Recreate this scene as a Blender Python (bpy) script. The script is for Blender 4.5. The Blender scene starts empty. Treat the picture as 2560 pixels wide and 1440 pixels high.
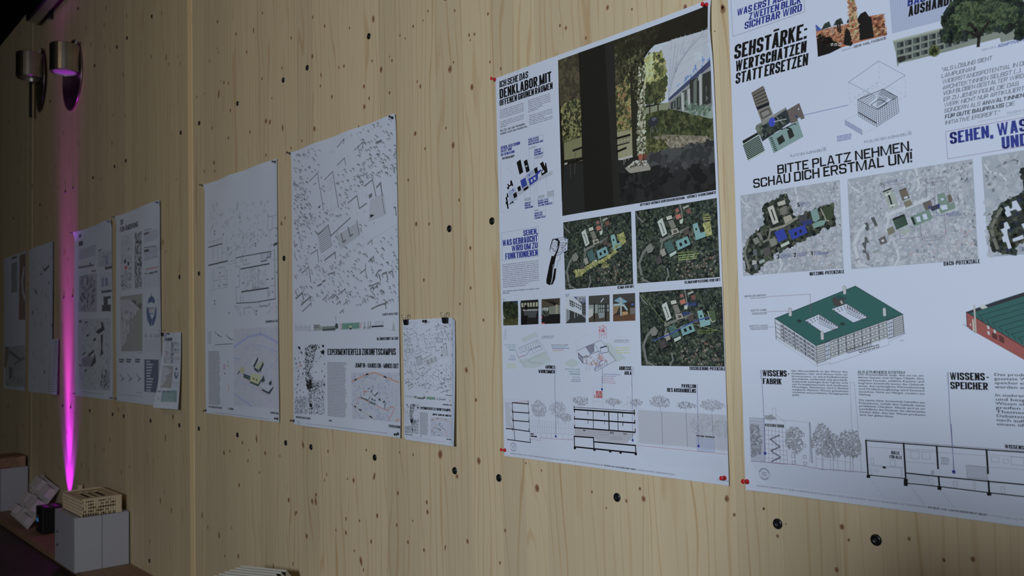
import bpy, bmesh, math, random
import numpy as np
from mathutils import Matrix, Vector
SC = bpy.context.scene
COL = SC.collection
random.seed(7)
# ---------------------------------------------------------------- camera
FPX = 2225.52
CAMZ = 1.342
M = np.array([[0.65012, 0.05649, 0.75773], [0.75942, -0.01532, -0.65042], [-0.02513, 0.99829, -0.05286]])
CP = np.array([0.0, -1.80632, CAMZ])
cam = bpy.data.cameras.new('camera')
cam.sensor_width = 36.0
cam.lens = FPX * 36.0 / 2560.0
cam.clip_start = 0.02
cam.clip_end = 100
cam.dof.use_dof = True
cam.dof.focus_distance = 2.5
cam.dof.aperture_fstop = 5.0
camo = bpy.data.objects.new('camera', cam)
COL.objects.link(camo)
camo.matrix_world = Matrix([[*M[0], CP[0]], [*M[1], CP[1]], [*M[2], CP[2]], [0, 0, 0, 1]])
SC.camera = camo
# ---------------------------------------------------------------- world, lights, exposure
vs = SC.view_settings
vs.view_transform = 'Standard'; vs.look = 'None'; vs.gamma = 1.0; vs.exposure = 0.0; vs.use_curve_mapping = False
w = bpy.data.worlds.new('world'); SC.world = w; w.use_nodes = True
w.node_tree.nodes['Background'].inputs[0].default_value = (1.0, 0.80, 0.58, 1)
w.node_tree.nodes['Background'].inputs[1].default_value = 0.022
def area(name, loc, target, sx, sy, power, col):
    l = bpy.data.lights.new(name, 'AREA'); l.shape = 'RECTANGLE'; l.size = sx; l.size_y = sy
    l.energy = power; l.color = col
    o = bpy.data.objects.new(name, l); COL.objects.link(o); o.location = loc
    o.rotation_euler = (Vector(target) - Vector(loc)).to_track_quat('-Z', 'Y').to_euler()
    return o
area('window_light', (0.15, -3.9, 1.85), (-1.9, 0, 1.4), .5, .5, 109, (0.92, 1.0, 1.13))
area('warm_fill', (-3.6, -3.4, 3.9), (-3.6, 0, 1.0), 1.5, 1.5, 12, (1.0, 0.74, 0.42))  # added warm fill, stands in for the room's warm ambient light
# ---------------------------------------------------------------- helpers
def lin(c):
    c = c / 255.0
    return c / 12.92 if c <= 0.04045 else ((c + 0.055) / 1.055) ** 2.4
def px(u, v, y=0.0):
    """point of the plane y = const that the photograph shows at pixel (u, v)"""
    d = M @ np.array([(u - 1280) / FPX, -(v - 720) / FPX, -1.0])
    t = (y - CP[1]) / d[1]
    return CP[0] + t * d[0], CP[2] + t * d[2]
def nmat(name, col=(.5, .5, .5), rough=.6, metal=0.0, spec=.5, noise=0.0, nscale=40.0, bump=0.0):
    m = bpy.data.materials.new(name); m.use_nodes = True
    nt = m.node_tree; b = nt.nodes['Principled BSDF']
    b.inputs['Base Color'].default_value = (*col, 1); b.inputs['Roughness'].default_value = rough
    b.inputs['Metallic'].default_value = metal; b.inputs['Specular IOR Level'].default_value = spec
    tc = nt.nodes.new('ShaderNodeTexCoord'); no = nt.nodes.new('ShaderNodeTexNoise')
    no.inputs['Scale'].default_value = nscale; no.inputs['Detail'].default_value = 4
    nt.links.new(tc.outputs['Object'], no.inputs['Vector'])
    mx = nt.nodes.new('ShaderNodeMix'); mx.data_type = 'RGBA'
    mx.inputs[6].default_value = (*[c * (1 - noise) for c in col], 1)
    mx.inputs[7].default_value = (*[min(1, c * (1 + noise)) for c in col], 1)
    nt.links.new(no.outputs['Fac'], mx.inputs[0]); nt.links.new(mx.outputs[2], b.inputs['Base Color'])
    if bump:
        bp = nt.nodes.new('ShaderNodeBump'); bp.inputs['Strength'].default_value = bump; bp.inputs['Distance'].default_value = .002
        nt.links.new(no.outputs['Fac'], bp.inputs['Height']); nt.links.new(bp.outputs[0], b.inputs['Normal'])
    return m
def wood_mat(name, a, b_, c_, knots=False, sx=1.0, along='Z'):
    m = bpy.data.materials.new(name); m.use_nodes = True
    nt = m.node_tree; N = nt.nodes.new; L = nt.links.new; bs = nt.nodes['Principled BSDF']
    ge = N('ShaderNodeNewGeometry'); oi = N('ShaderNodeObjectInfo')
    off = N('ShaderNodeVectorMath'); off.operation = 'MULTIPLY_ADD'
    cmb = N('ShaderNodeCombineXYZ')
    for k in range(3): L(oi.outputs['Random'], cmb.inputs[k])
    L(cmb.outputs[0], off.inputs[0]); off.inputs[1].default_value = (0.0, 37.0, 53.0) if along == 'Z' else (0, 37, 53)
    L(ge.outputs['Position'], off.inputs[2])
    def mapped(scale):
        mp = N('ShaderNodeMapping'); mp.inputs['Scale'].default_value = scale
        L(off.outputs[0], mp.inputs['Vector']); return mp
    ax = (lambda s, t: (s, 1, t)) if along == 'Z' else (lambda s, t: (t, s, 1))
    n0 = N('ShaderNodeTexNoise'); n0.inputs['Scale'].default_value = 1; n0.inputs['Detail'].default_value = 2
    L(mapped(ax(7 * sx, .9 * sx)).outputs[0], n0.inputs['Vector'])
    # growth rings: bands across the board, bent by low noise
    sep = N('ShaderNodeSeparateXYZ'); L(off.outputs[0], sep.inputs[0])
    ma = N('ShaderNodeMath'); ma.operation = 'MULTIPLY_ADD'
    L(sep.outputs[0 if along == 'Z' else 1], ma.inputs[0]); ma.inputs[1].default_value = 165 * sx
    m2 = N('ShaderNodeMath'); m2.operation = 'MULTIPLY'; L(n0.outputs['Fac'], m2.inputs[0]); m2.inputs[1].default_value = 36
    L(m2.outputs[0], ma.inputs[2])
    m3 = N('ShaderNodeMath'); m3.operation = 'MULTIPLY_ADD'; L(oi.outputs['Random'], m3.inputs[0]); m3.inputs[1].default_value = 40
    L(ma.outputs[0], m3.inputs[2])
    si = N('ShaderNodeMath'); si.operation = 'SINE'; L(m3.outputs[0], si.inputs[0])
    pw = N('ShaderNodeMapRange'); pw.inputs['From Min'].default_value = .55; pw.inputs['From Max'].default_value = 1
    L(si.outputs[0], pw.inputs['Value'])
    n1 = N('ShaderNodeTexNoise'); n1.inputs['Scale'].default_value = 1; n1.inputs['Detail'].default_value = 3
    L(mapped(ax(260 * sx, 3 * sx)).outputs[0], n1.inputs['Vector'])
    n2 = N('ShaderNodeTexNoise'); n2.inputs['Scale'].default_value = 1; n2.inputs['Detail'].default_value = 2
    L(mapped(ax(16 * sx, 1.3 * sx)).outputs[0], n2.inputs['Vector'])
    mul = N('ShaderNodeMath'); mul.operation = 'MULTIPLY'; L(pw.outputs[0], mul.inputs[0]); L(n2.outputs['Fac'], mul.inputs[1])
    r = N('ShaderNodeMapRange'); r.inputs['From Min'].default_value = .22; r.inputs['From Max'].default_value = .68; r.inputs['To Max'].default_value = .9
    L(mul.outputs[0], r.inputs['Value'])
    mx = N('ShaderNodeMix'); mx.data_type = 'RGBA'; mx.inputs[6].default_value = (*a, 1); mx.inputs[7].default_value = (*b_, 1)
    L(r.outputs[0], mx.inputs[0])
    mr = N('ShaderNodeMapRange'); mr.inputs['From Min'].default_value = .35; mr.inputs['From Max'].default_value = .75; mr.inputs['To Max'].default_value = .45
    L(n1.outputs['Fac'], mr.inputs['Value'])
    mx2 = N('ShaderNodeMix'); mx2.data_type = 'RGBA'; L(mr.outputs[0], mx2.inputs[0]); L(mx.outputs[2], mx2.inputs[6]); mx2.inputs[7].default_value = (*c_, 1)
    # each board a tone of its own
    rr = N('ShaderNodeMapRange'); rr.inputs['To Min'].default_value = .92; rr.inputs['To Max'].default_value = 1.05
    L(oi.outputs['Random'], rr.inputs['Value'])
    sc_ = N('ShaderNodeVectorMath'); sc_.operation = 'SCALE'; L(mx2.outputs[2], sc_.inputs[0]); L(rr.outputs[0], sc_.inputs['Scale'])
    L(sc_.outputs[0], bs.inputs['Base Color'])
    bs.inputs['Roughness'].default_value = .62; bs.inputs['Specular IOR Level'].default_value = .25
    bp = N('ShaderNodeBump'); bp.inputs['Strength'].default_value = .15; bp.inputs['Distance'].default_value = .0006
    L(n1.outputs['Fac'], bp.inputs['Height']); L(bp.outputs[0], bs.inputs['Normal'])
    return m
MAT = {}
MAT['wood'] = wood_mat('spruce_boards', (.645, .54, .345), (.50, .34, .17), (.57, .445, .27))
MAT['wood_light'] = wood_mat('pale_batten_wood', (.84, .66, .36), (.70, .50, .24), (.76, .58, .32))
MAT['wood_floor'] = wood_mat('ledge_wood', (.30, .19, .12), (.22, .13, .08), (.26, .16, .10), along='X')
MAT['model_wood'] = wood_mat('model_card_wood', (.62, .50, .33), (.50, .38, .24), (.56, .45, .30), sx=2.0)
MAT['floor'] = nmat('dark_floor', (.045, .030, .030), .55, 0, .3, .5, 9)
MAT['black'] = nmat('black_ceiling', (.004, .004, .004), .9, 0, .1, .3, 4)
MAT['wallgrey'] = nmat('dark_wall', (.05, .042, .035), .8, 0, .2, .3, 3)
MAT['white'] = nmat('white_lacquer', (.39, .395, .43), .5, 0, .4, .03, 8)
MAT['paper'] = nmat('paper', (.655, .725, .84), .7, 0, .18, .015, 6)
MAT['screw'] = nmat('dark_zinc', (.055, .065, .065), .32, .9, .5, .2, 90)
MAT['steel'] = nmat('bright_steel', (.62, .66, .68), .25, 1, .5, .1, 60)
MAT['red'] = nmat('red_plastic', (.60, .012, .02), .28, 0, .5, .03, 60)
MAT['pinblack'] = nmat('black_plastic', (.012, .012, .014), .35, 0, .5, .03, 60)
MAT['pinblue'] = nmat('dark_blue_plastic', (.02, .06, .12), .35, 0, .5, .03, 60)
MAT['case'] = nmat('black_case', (.006, .006, .007), .5, 0, .3, .05, 60)
MAT['mirror'] = nmat('polished_metal', (.50, .47, .42), .30, 1, .5, .55, 9)
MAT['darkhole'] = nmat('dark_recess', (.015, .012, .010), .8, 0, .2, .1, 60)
MAT['card'] = nmat('white_card', (.50, .48, .46), .8, 0, .2, .05, 30)
# print ink: one matt ink material, the printed colour is stored on each face
m = bpy.data.materials.new('print_ink'); m.use_nodes = True
_b = m.node_tree.nodes['Principled BSDF']; _a = m.node_tree.nodes.new('ShaderNodeAttribute'); _a.attribute_name = 'ink'
_n = m.node_tree.nodes.new('ShaderNodeTexNoise'); _n.inputs['Scale'].default_value = 900
_h = m.node_tree.nodes.new('ShaderNodeMapRange'); _h.inputs['To Min'].default_value = .92; _h.inputs['To Max'].default_value = 1.08
_s = m.node_tree.nodes.new('ShaderNodeVectorMath'); _s.operation = 'SCALE'
m.node_tree.links.new(_n.outputs['Fac'], _h.inputs['Value']); m.node_tree.links.new(_h.outputs[0], _s.inputs['Scale'])
m.node_tree.links.new(_a.outputs['Color'], _s.inputs[0]); m.node_tree.links.new(_s.outputs[0], _b.inputs['Base Color'])
_b.inputs['Roughness'].default_value = .55; _b.inputs['Specular IOR Level'].default_value = .2
MAT['ink'] = m

def obj(name, me, mat, parent=None):
    o = bpy.data.objects.new(name, me); COL.objects.link(o)
    if mat is not None and not me.materials: me.materials.append(mat)
    if parent is not None: o.parent = parent
    return o
def thing(name, label, cat, loc=(0, 0, 0), rz=0.0, group=None):
    o = bpy.data.objects.new(name, None); COL.objects.link(o); o.empty_display_size = .05
    o.location = loc; o.rotation_euler = (0, 0, rz); o['label'] = label; o['category'] = cat
    if group: o['group'] = group
    return o
def tag(o, label=None, cat=None, group=None, kind=None):
    if label: o['label'] = label
    if cat: o['category'] = cat
    if group: o['group'] = group
    if kind: o['kind'] = kind
    return o
class MB:
    def __init__(s): s.bm = bmesh.new()
    def box(s, x0, x1, y0, y1, z0, z1, bev=0.0, rot=None):
        r = bmesh.ops.create_cube(s.bm, size=1.0)
        T = Matrix.Translation(((x0 + x1) / 2, (y0 + y1) / 2, (z0 + z1) / 2)) @ Matrix.Diagonal((x1 - x0, y1 - y0, z1 - z0, 1))
        if rot is not None: T = rot @ T
        bmesh.ops.transform(s.bm, matrix=T, verts=r['verts'])
        if bev:
            es = list({e for v in r['verts'] for e in v.link_edges})
            bmesh.ops.bevel(s.bm, geom=es, offset=bev, segments=2, profile=.5, affect='EDGES')
        return s
    def lathe(s, prof, T=Matrix(), n=16):
        """profile of (radius, height) turned round local z, then T"""
        rings = []
        for r, h in prof:
            if r < 1e-6: rings.append([s.bm.verts.new(T @ Vector((0, 0, h)))])
            else: rings.append([s.bm.verts.new(T @ Vector((r * math.cos(2 * math.pi * k / n), r * math.sin(2 * math.pi * k / n), h))) for k in range(n)])
        for A, B in zip(rings, rings[1:]):
            for k in range(n):
                q = [A[k % len(A)], A[(k + 1) % len(A)], B[(k + 1) % len(B)], B[k % len(B)]]
                q = list(dict.fromkeys(q))
                if len(q) > 2: s.bm.faces.new(q)
        return s
    def tube(s, pts, r, n=6):
        pts = [Vector(p) for p in pts]; prev = None
        for k, p in enumerate(pts):
            d = (pts[min(k + 1, len(pts) - 1)] - pts[max(k - 1, 0)]).normalized()
            a = d.orthogonal().normalized() if prev is None else (prev - d * prev.dot(d)).normalized()
            prev = a; b = d.cross(a)
            ring = [s.bm.verts.new(p + r * (a * math.cos(t) + b * math.sin(t))) for t in [2 * math.pi * i / n for i in range(n)]]
            if k:
                for i in range(n): s.bm.faces.new([last[i], last[(i + 1) % n], ring[(i + 1) % n], ring[i]])
            else: s.bm.faces.new(ring[::-1])
            last = ring
        s.bm.faces.new(last); return s
    def mesh(s, name, smooth=False):
        bmesh.ops.recalc_face_normals(s.bm, faces=s.bm.faces)
        me = bpy.data.meshes.new(name); s.bm.to_mesh(me); s.bm.free()
        if smooth:
            for p in me.polygons: p.use_smooth = True
        return me
    def obj(s, name, mat, parent=None, smooth=False): return obj(name, s.mesh(name, smooth), mat, parent)
# ================================================================ the room
WZ1 = 4.26
wall = bpy.data.objects.new('wall_left', None); COL.objects.link(wall); wall['kind'] = 'structure'; wall.location = (-5, 0, 0)
WOFF = Vector((5, 0, 0))
BX0, BX1 = -4.790, -4.722      # pale batten between two wall panels
rb = random.Random(3)
def board(x0, x1):
    me = MB().box(x0 + .0001, x1 - .0001, 0.0, 0.06, -.04, WZ1, .0003).mesh('board')
    me.transform(Matrix.Translation(WOFF)); o = obj('board', me, MAT['wood'], wall)
    o.location.y = rb.uniform(0, .0002); return o
x = -12.0
def fill(a, b):
    ws = []; t = a
    while t < b - .02:
        wd = rb.choice([.095, .11, .125, .14, .155]); ws.append(wd); t += wd
    k = (b - a) / sum(ws); t = a
    for wd in ws: board(t, t + wd * k); t += wd * k
fill(-12.0, -8.315); fill(-8.30, BX0); fill(BX1, 1.6)
me = MB().box(-8.315, -8.30, .003, .06, -.04, WZ1).mesh('joint_strip'); me.transform(Matrix.Translation(WOFF)); obj('joint_strip', me, MAT['wood_light'], wall)
o = MB().box(BX0 + .003, BX1 - .003, -.001, .06, -.04, WZ1, .002).obj('trim_1', MAT['wood_light']); o['kind'] = 'structure'
# knots: brown ovals set in the boards, some at the places the photograph shows, the rest at random
km = bpy.data.materials.new('knot_wood'); km.use_nodes = True
nt = km.node_tree; bs = nt.nodes['Principled BSDF']; uv = nt.nodes.new('ShaderNodeAttribute'); uv.attribute_name = 'rad'
cr = nt.nodes.new('ShaderNodeValToRGB'); e = cr.color_ramp.elements
e[0].position = 0; e[0].color = (.13, .06, .035, 1); e[1].position = 1; e[1].color = (.50, .33, .18, 1)
e2 = cr.color_ramp.elements.new(.45); e2.color = (.28, .14, .075, 1)
nt.links.new(uv.outputs['Fac'], cr.inputs[0]); nt.links.new(cr.outputs[0], bs.inputs['Base Color'])
tr = nt.nodes.new('ShaderNodeBsdfTransparent'); mxs = nt.nodes.new('ShaderNodeMixShader')
mr = nt.nodes.new('ShaderNodeMapRange'); mr.inputs['From Min'].default_value = .55; mr.inputs['From Max'].default_value = 1
nt.links.new(uv.outputs['Fac'], mr.inputs['Value']); nt.links.new(mr.outputs[0], mxs.inputs[0])
nt.links.new(bs.outputs[0], mxs.inputs[1]); nt.links.new(tr.outputs[0], mxs.inputs[2])
nt.links.new(mxs.outputs[0], nt.nodes['Material Output'].inputs['Surface']); bs.inputs['Roughness'].default_value = .6
KV = []; KF = []; KR = []
def knot(x, z, rx, rz, ang=0.0, rr=None):
    if BX0 - .01 < x < BX1 + .01: return
    b = len(KV); n = 12; rr = rr or rb
    ca, sa = math.cos(ang), math.sin(ang); KV.append((x + 5, -.00055, z)); KR.append(0.0)
    ph = [rr.uniform(.88, 1.12) for _ in range(n)]
    for q, rad in ((.5, .5), (1.0, 1.0)):
        for k in range(n):
            t = 2 * math.pi * k / n; u = rx * q * math.cos(t) * ph[k]; v = rz * q * math.sin(t) * ph[k]
            KV.append((x + 5 + u * ca - v * sa, -.00055, z + u * sa + v * ca)); KR.append(rad)
    for k in range(n):
        j = (k + 1) % n
        KF.append((b, b + 1 + k, b + 1 + j)); KF.append((b + 1 + k, b + 1 + n + k, b + 1 + n + j, b + 1 + j))
KN = [(1070,28,5),(1137,27,5),(1220,35,6),(1033,66,6),(1058,51,4),(1000,89,5),(1013,96,4),(1173,88,6),(1186,86,6),(1176,100,4),
 (874,70,5),(812,65,6),(781,141,8),(860,165,6),(980,151,6),(953,174,10),(974,142,4),(1125,173,12),(1134,156,5),(930,152,5),(910,216,7),
 (830,242,7),(801,215,5),(1051,216,7),(1043,204,5),(1180,218,10),(974,232,6),(923,246,6),(911,267,8),(786,322,9),(897,317,5),
 (1038,334,9),(1133,363,11),(1115,320,5),(1063,372,6),(665,303,8),(675,305,8),(560,206,6),(571,208,5),(590,85,6),(544,54,6),(617,130,6),(655,197,5),
 (656,33,5),(728,95,5),(705,170,5),(492,242,5),(576,276,6),(530,320,5),(625,330,6),(571,345,6),(535,407,7),(537,428,5),(728,370,5),(755,352,5),(665,388,5),
 (560,1132,8),(575,1128,5),(606,1107,6),(663,1133,7),(700,1140,4),(820,1128,5),(916,1125,5),(999,1131,4),(1033,1137,5),(1101,1136,14),(1197,1152,11),
 (1143,1191,8),(649,1181,5),(598,1213,7),(790,1237,7),(722,1250,8),(741,1281,6),(884,1201,8),(869,1197,4),(767,1340,9),(943,1289,8),(899,1302,5),(865,1332,7),
 (995,1233,7),(1067,1256,7),(1069,1280,8),(1020,1355,7),(928,1354,7),(992,1313,6),(886,1377,5),(596,1390,7),(562,1390,5),(1169,1353,8),(1263,1326,6),(1250,1407,6),
 (1060,1375,7),(1032,1302,4),(840,1325,5),(1609,1247,10),(1566,1252,6),(1516,1270,4),(1480,1230,5),(1315,1158,4),(1354,1176,4),(1343,1220,12),(1600,1222,6),
 (2105,1317,9),(2122,1350,5),(2092,1424,8),(1909,1271,3),(1944,1340,6),(2273,1347,6),(2432,1398,8),(1817,1246,10),(1836,1287,6),(1910,1272,5),(1787,78,3),(1806,17,8),
 (1808,24,12),(1519,19,8),(1400,64,6),(1465,95,6),(1415,70,7),(1580,23,5),(1225,155,5),(1252,172,6),(1713,18,9),(2360,1400,6),(1965,1310,3),
 (704,559,7),(713,545,5),(1176,620,7),(1148,500,6),(1177,720,6),(1073,560,6),(1166,925,9),(1209,800,6),(1190,1000,7),(1021,450,6),(1041,560,8),(1060,700,6),(1150,760,5)]
for u, v, s in KN:
    X, Z = px(u, v); d = math.hypot(X, CP[1]) / FPX
    knot(X, Z, s * d * .45 / .6, s * d * .95, rb.uniform(-.35, .35))
for k in range(400):
    X = rb.uniform(-12, -4.85) if k < 320 else rb.uniform(-4.7, -2.3)
    Z = rb.uniform(.05, 4.2) if k < 320 else (rb.uniform(.1, .9) if rb.random() < .4 else rb.uniform(2.2, 4))
    s = rb.choice([.006, .008, .010, .013]); knot(X, Z, s * .8, s * rb.uniform(1.2, 2.2), rb.uniform(-.4, .4))
me = bpy.data.meshes.new('knots'); me.from_pydata(KV, [], KF); at = me.attributes.new('rad', 'FLOAT', 'POINT'); at.data.foreach_set('value', KR)
ko = obj('knots', me, km, wall); ko['kind'] = 'stuff'
# floor, ceiling, end wall, ledge
o = MB().box(-12, 5, -7, 0, -.10, -.04).obj('floor', MAT['floor']); o['kind'] = 'structure'
o = MB().box(-12, 5, -7, .06, WZ1, WZ1 + .1).obj('ceiling', MAT['black']); o['kind'] = 'structure'
o = MB().box(-12.1, -12, -7, .06, -.04, WZ1).obj('wall_end', MAT['wallgrey']); o['kind'] = 'structure'
o = MB().box(-12, 1.6, -.285, -.0, -.04, 0, .003).obj('trim_2', MAT['wood_floor']); o['kind'] = 'structure'
# screws: countersunk dark discs with a star recess
def screw_mesh():
    T = Matrix.Rotation(math.pi / 2, 4, 'X')
    b = MB(); b.lathe([(0, .0015), (.0026, .0015), (.0042, .0032), (.0075, .0036), (.0095, .0026), (.0104, .0010), (.0104, -.002)], T, 20)
    return b.mesh('screw', True)
sme = screw_mesh()
b = MB()
for k in range(3):
    R = Matrix.Rotation(math.pi / 2, 4, 'X') @ Matrix.Rotation(k * math.pi / 3, 4, 'Z')
    b.box(-.0032, .0032, -.0007, .0007, .0014, .0030, 0, R)
rme = b.mesh('recess')
def screw(X, Z, s=1.18):
    o = obj('screw', sme, MAT['screw'], wall); o.location = (X + 5, -.0005, Z); o.scale = (s, 1, s); o.rotation_euler = (0, random.uniform(0, 3), 0)
    r_ = obj('recess', rme, MAT['steel'], o)
H4 = CAMZ
for X in (-2.416, -2.194, -2.916, -3.417, -3.643, -4.136, -4.626, -4.893, -5.842, -6.07, -6.553, -7.056, -7.265, -8.04, -9.0): screw(X, 1.169 + H4)
for X in (-2.194, -2.423, -3.656, -4.642, -4.923, -7.064, -7.305): screw(X, .367 + H4)
for X in (-.95, -1.186, -1.686, -2.19, -2.422, -2.925, -3.428, -3.66, -4.171, -4.658, -4.938, -5.399, -5.892, -6.12, -6.63, -7.115, -7.335): screw(X, -.449 + H4)
for X, Z in ((-5.352, 1.96), (-5.813, 1.955), (-6.016, 1.95), (-6.514, 1.951), (-7.719, 1.963), (-6.923, 2.48)): screw(X, Z + H4)
X, Z = px(374, 1402); screw(X, Z)
# ================================================================ printed sheets
GC = {}
def glyph(ch, bold):
    """flat outline of one character in units of the capital height -> (verts, faces, advance)"""
    key = (ch, bold)
    if key in GC: return GC[key]
    def raw(s, off=0.0):
        c = bpy.data.curves.new('tmp', 'FONT'); c.body = s; c.resolution_u = 2; c.offset = off
        o = bpy.data.objects.new('tmp', c); COL.objects.link(o)
        me = bpy.data.meshes.new_from_object(o)
        v = np.array([p.co[:2] for p in me.vertices]) if len(me.vertices) else np.zeros((0, 2))
        f = [tuple(p.vertices) for p in me.polygons]
        bpy.data.objects.remove(o); bpy.data.curves.remove(c); bpy.data.meshes.remove(me)
        return v, f
    if 'cap' not in GC:
        v, f = raw('H'); GC['cap'] = v[:, 1].max()
        v, f = raw('HH'); GC['hh'] = v[:, 0].max() - v[:, 0].min()
        v, f = raw('H'); GC['h'] = v[:, 0].max() - v[:, 0].min(); GC['x0'] = v[:, 0].min()
    cap = GC['cap']
    v, f = raw('H' + ch + 'H'); adv = (v[:, 0].max() - v[:, 0].min()) - GC['hh'] if len(v) else .5
    if ch == ' ': adv = .28 * cap / .72
    v, f = raw(ch, bold) if ch != ' ' else (np.zeros((0, 2)), [])
    GC[key] = (v / cap, f, adv / cap)
    return GC[key]
def text_mesh(s, style):
    """-> verts, faces, width in capital heights (lower-case writing)"""
    V = []; F = []; x = 0.0
    dd = {'reg': ((0, 0),), 'semi': ((-.018, 0), (.018, 0)), 'bold': ((-.04, -.03), (.04, -.03), (-.04, .03), (.04, .03)), 'cond': ((-.03, 0), (.03, 0))}[style]
    for ch in s:
        v, f, a = glyph(ch, 0.0)
        for dx, dy in dd:
            b = len(V); V += [(p[0] + x + dx, p[1] + dy) for p in v]; F += [tuple(i + b for i in q) for q in f]
        x += a
    return np.array(V).reshape(-1, 2), F, x
# block capitals drawn from strokes: (relative width, strokes); r marks a rounded corner
r = 1
LET = {
 'A': (1.08, [[(0, 0), (.44, 1)], [(1, 0), (.56, 1)], [(.2, .22), (.8, .22)]]),
 'B': (1, [[(0, 0), (0, 1)], [(0, 1), (.96, 1, r), (.96, .53, r), (0, .53)], [(0, .53), (1, .53, r), (1, 0, r), (0, 0)]]),
 'C': (1, [[(1, .66), (1, 1, r), (0, 1, r), (0, 0, r), (1, 0, r), (1, .34)]]),
 'D': (1, [[(0, 0), (0, 1)], [(0, 1), (1, 1, r), (1, 0, r), (0, 0)]]),
 'E': (.84, [[(0, 0), (0, 1)], [(0, 1), (1, 1)], [(0, .52), (.9, .52)], [(0, 0), (1, 0)]]),
 'F': (.80, [[(0, 0), (0, 1)], [(0, 1), (1, 1)], [(0, .50), (.88, .50)]]),
 'G': (1, [[(1, .68), (1, 1, r), (0, 1, r), (0, 0, r), (1, 0, r), (1, .47), (.55, .47)]]),
 'H': (1, [[(0, 0), (0, 1)], [(1, 0), (1, 1)], [(0, .52), (1, .52)]]),
 'I': (0, [[(0, 0), (0, 1)]]),
 'J': (.8, [[(1, 1), (1, 0, r), (0, 0, r), (0, .3)]]),
 'K': (1.02, [[(0, 0), (0, 1)], [(1, 1), (.1, .42)], [(.36, .58), (1, 0)]]),
 'L': (.80, [[(0, 0), (0, 1)], [(0, 0), (1, 0)]]),
 'M': (1.5, [[(0, 0), (0, 1)], [(.06, 1), (.5, .0)], [(.94, 1), (.5, .0)], [(1, 0), (1, 1)]]),
 'N': (1.02, [[(0, 0), (0, 1)], [(0.04, 1), (.96, 0)], [(1, 0), (1, 1)]]),
 'O': (1.02, [[(0, .5), (0, 1, r), (1, 1, r), (1, 0, r), (0, 0, r), (0, .5)]]),
 'P': (.96, [[(0, 0), (0, 1)], [(0, 1), (1, 1, r), (1, .44, r), (0, .44)]]),
 'Q': (1.02, [[(0, .5), (0, 1, r), (1, 1, r), (1, 0, r), (0, 0, r), (0, .5)], [(.6, .2), (1, -.05)]]),
 'R': (1, [[(0, 0), (0, 1)], [(0, 1), (1, 1, r), (1, .47, r), (0, .47)], [(.55, .47), (1, 0)]]),
 'S': (1, [[(1, .70), (1, 1, r), (0, 1, r), (0, .54, r), (1, .46, r), (1, 0, r), (0, 0, r), (0, .30)]]),
 'T': (.98, [[(0, 1), (1, 1)], [(.5, 0), (.5, 1)]]),
 'U': (1, [[(0, 1), (0, 0, r), (1, 0, r), (1, 1)]]),
 'V': (1.06, [[(0, 1), (.46, 0)], [(1, 1), (.54, 0)]]),
 'W': (1.95, [[(0, 1), (.24, 0)], [(.28, 0), (.48, 1)], [(.52, 1), (.72, 0)], [(.76, 0), (1, 1)]]),
 'X': (1.04, [[(0, 0), (1, 1)], [(0, 1), (1, 0)]]),
 'Y': (1.04, [[(0, 1), (.5, .42)], [(1, 1), (.5, .42)], [(.5, .5), (.5, 0)]]),
 'Z': (.95, [[(0, 1), (1, 1)], [(.96, 1), (.04, 0)], [(0, 0), (1, 0)]]),
 '1': (.55, [[(.1, .8), (1, 1)], [(1, 0), (1, 1)]]), '2': (.95, [[(0, .7), (0, 1, r), (1, 1, r), (1, .6), (0, 0), (1, 0)]]),
 '3': (.95, [[(0, .75), (0, 1, r), (1, 1, r), (1, .53, r), (.4, .53)], [(.4, .53), (1, .53, r), (1, 0, r), (0, 0, r), (0, .25)]]),
 '5': (.95, [[(1, 1), (0, 1), (0, .55), (1, .6, r), (1, 0, r), (0, 0, r), (0, .25)]]), '8': (1, [[(0, .5), (0, 1, r), (1, 1, r), (1, 0, r), (0, 0, r), (0, .5)], [(0, .52), (1, .52)]]),
 '-': (.45, [[(0, .42), (1, .42)]]), '.': (0, [[(0, 0), (0, .12)]]), ',': (0, [[(0, -.14), (0, .12)]]), ':': (0, [[(0, 0), (0, .12)], [(0, .55), (0, .70)]]),
 '!': (0, [[(0, 0), (0, .12)], [(0, .28), (0, 1)]]), '"': (.3, [[(0, .75), (0, 1)], [(1, .75), (1, 1)]]), '(': (.3, [[(1, 1.1), (0, .8), (0, .2), (1, -.1)]]), ')': (.3, [[(0, 1.1), (1, .8), (1, .2), (0, -.1)]]),
 '?': (.9, [[(0, .72), (0, 1, r), (1, 1, r), (1, .55), (.5, .4), (.5, .26)], [(.5, 0), (.5, .12)]]), ' ': (.38, [])}
LET['0'] = LET['O']; LET['\u00df'] = LET['B']
for a_, b_ in (('Ä', 'A'), ('Ö', 'O'), ('Ü', 'U')): LET[a_] = (LET[b_][0], LET[b_][1] + [[(.2, 1.09), (.2, 1.22)], [(.8, 1.09), (.8, 1.22)]])
STY = {'cond': (.19, .15, .052), 'bold': (.19, .155, .095), 'semi': (.108, .092, .12), 'reg': (.085, .075, .13)}
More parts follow.
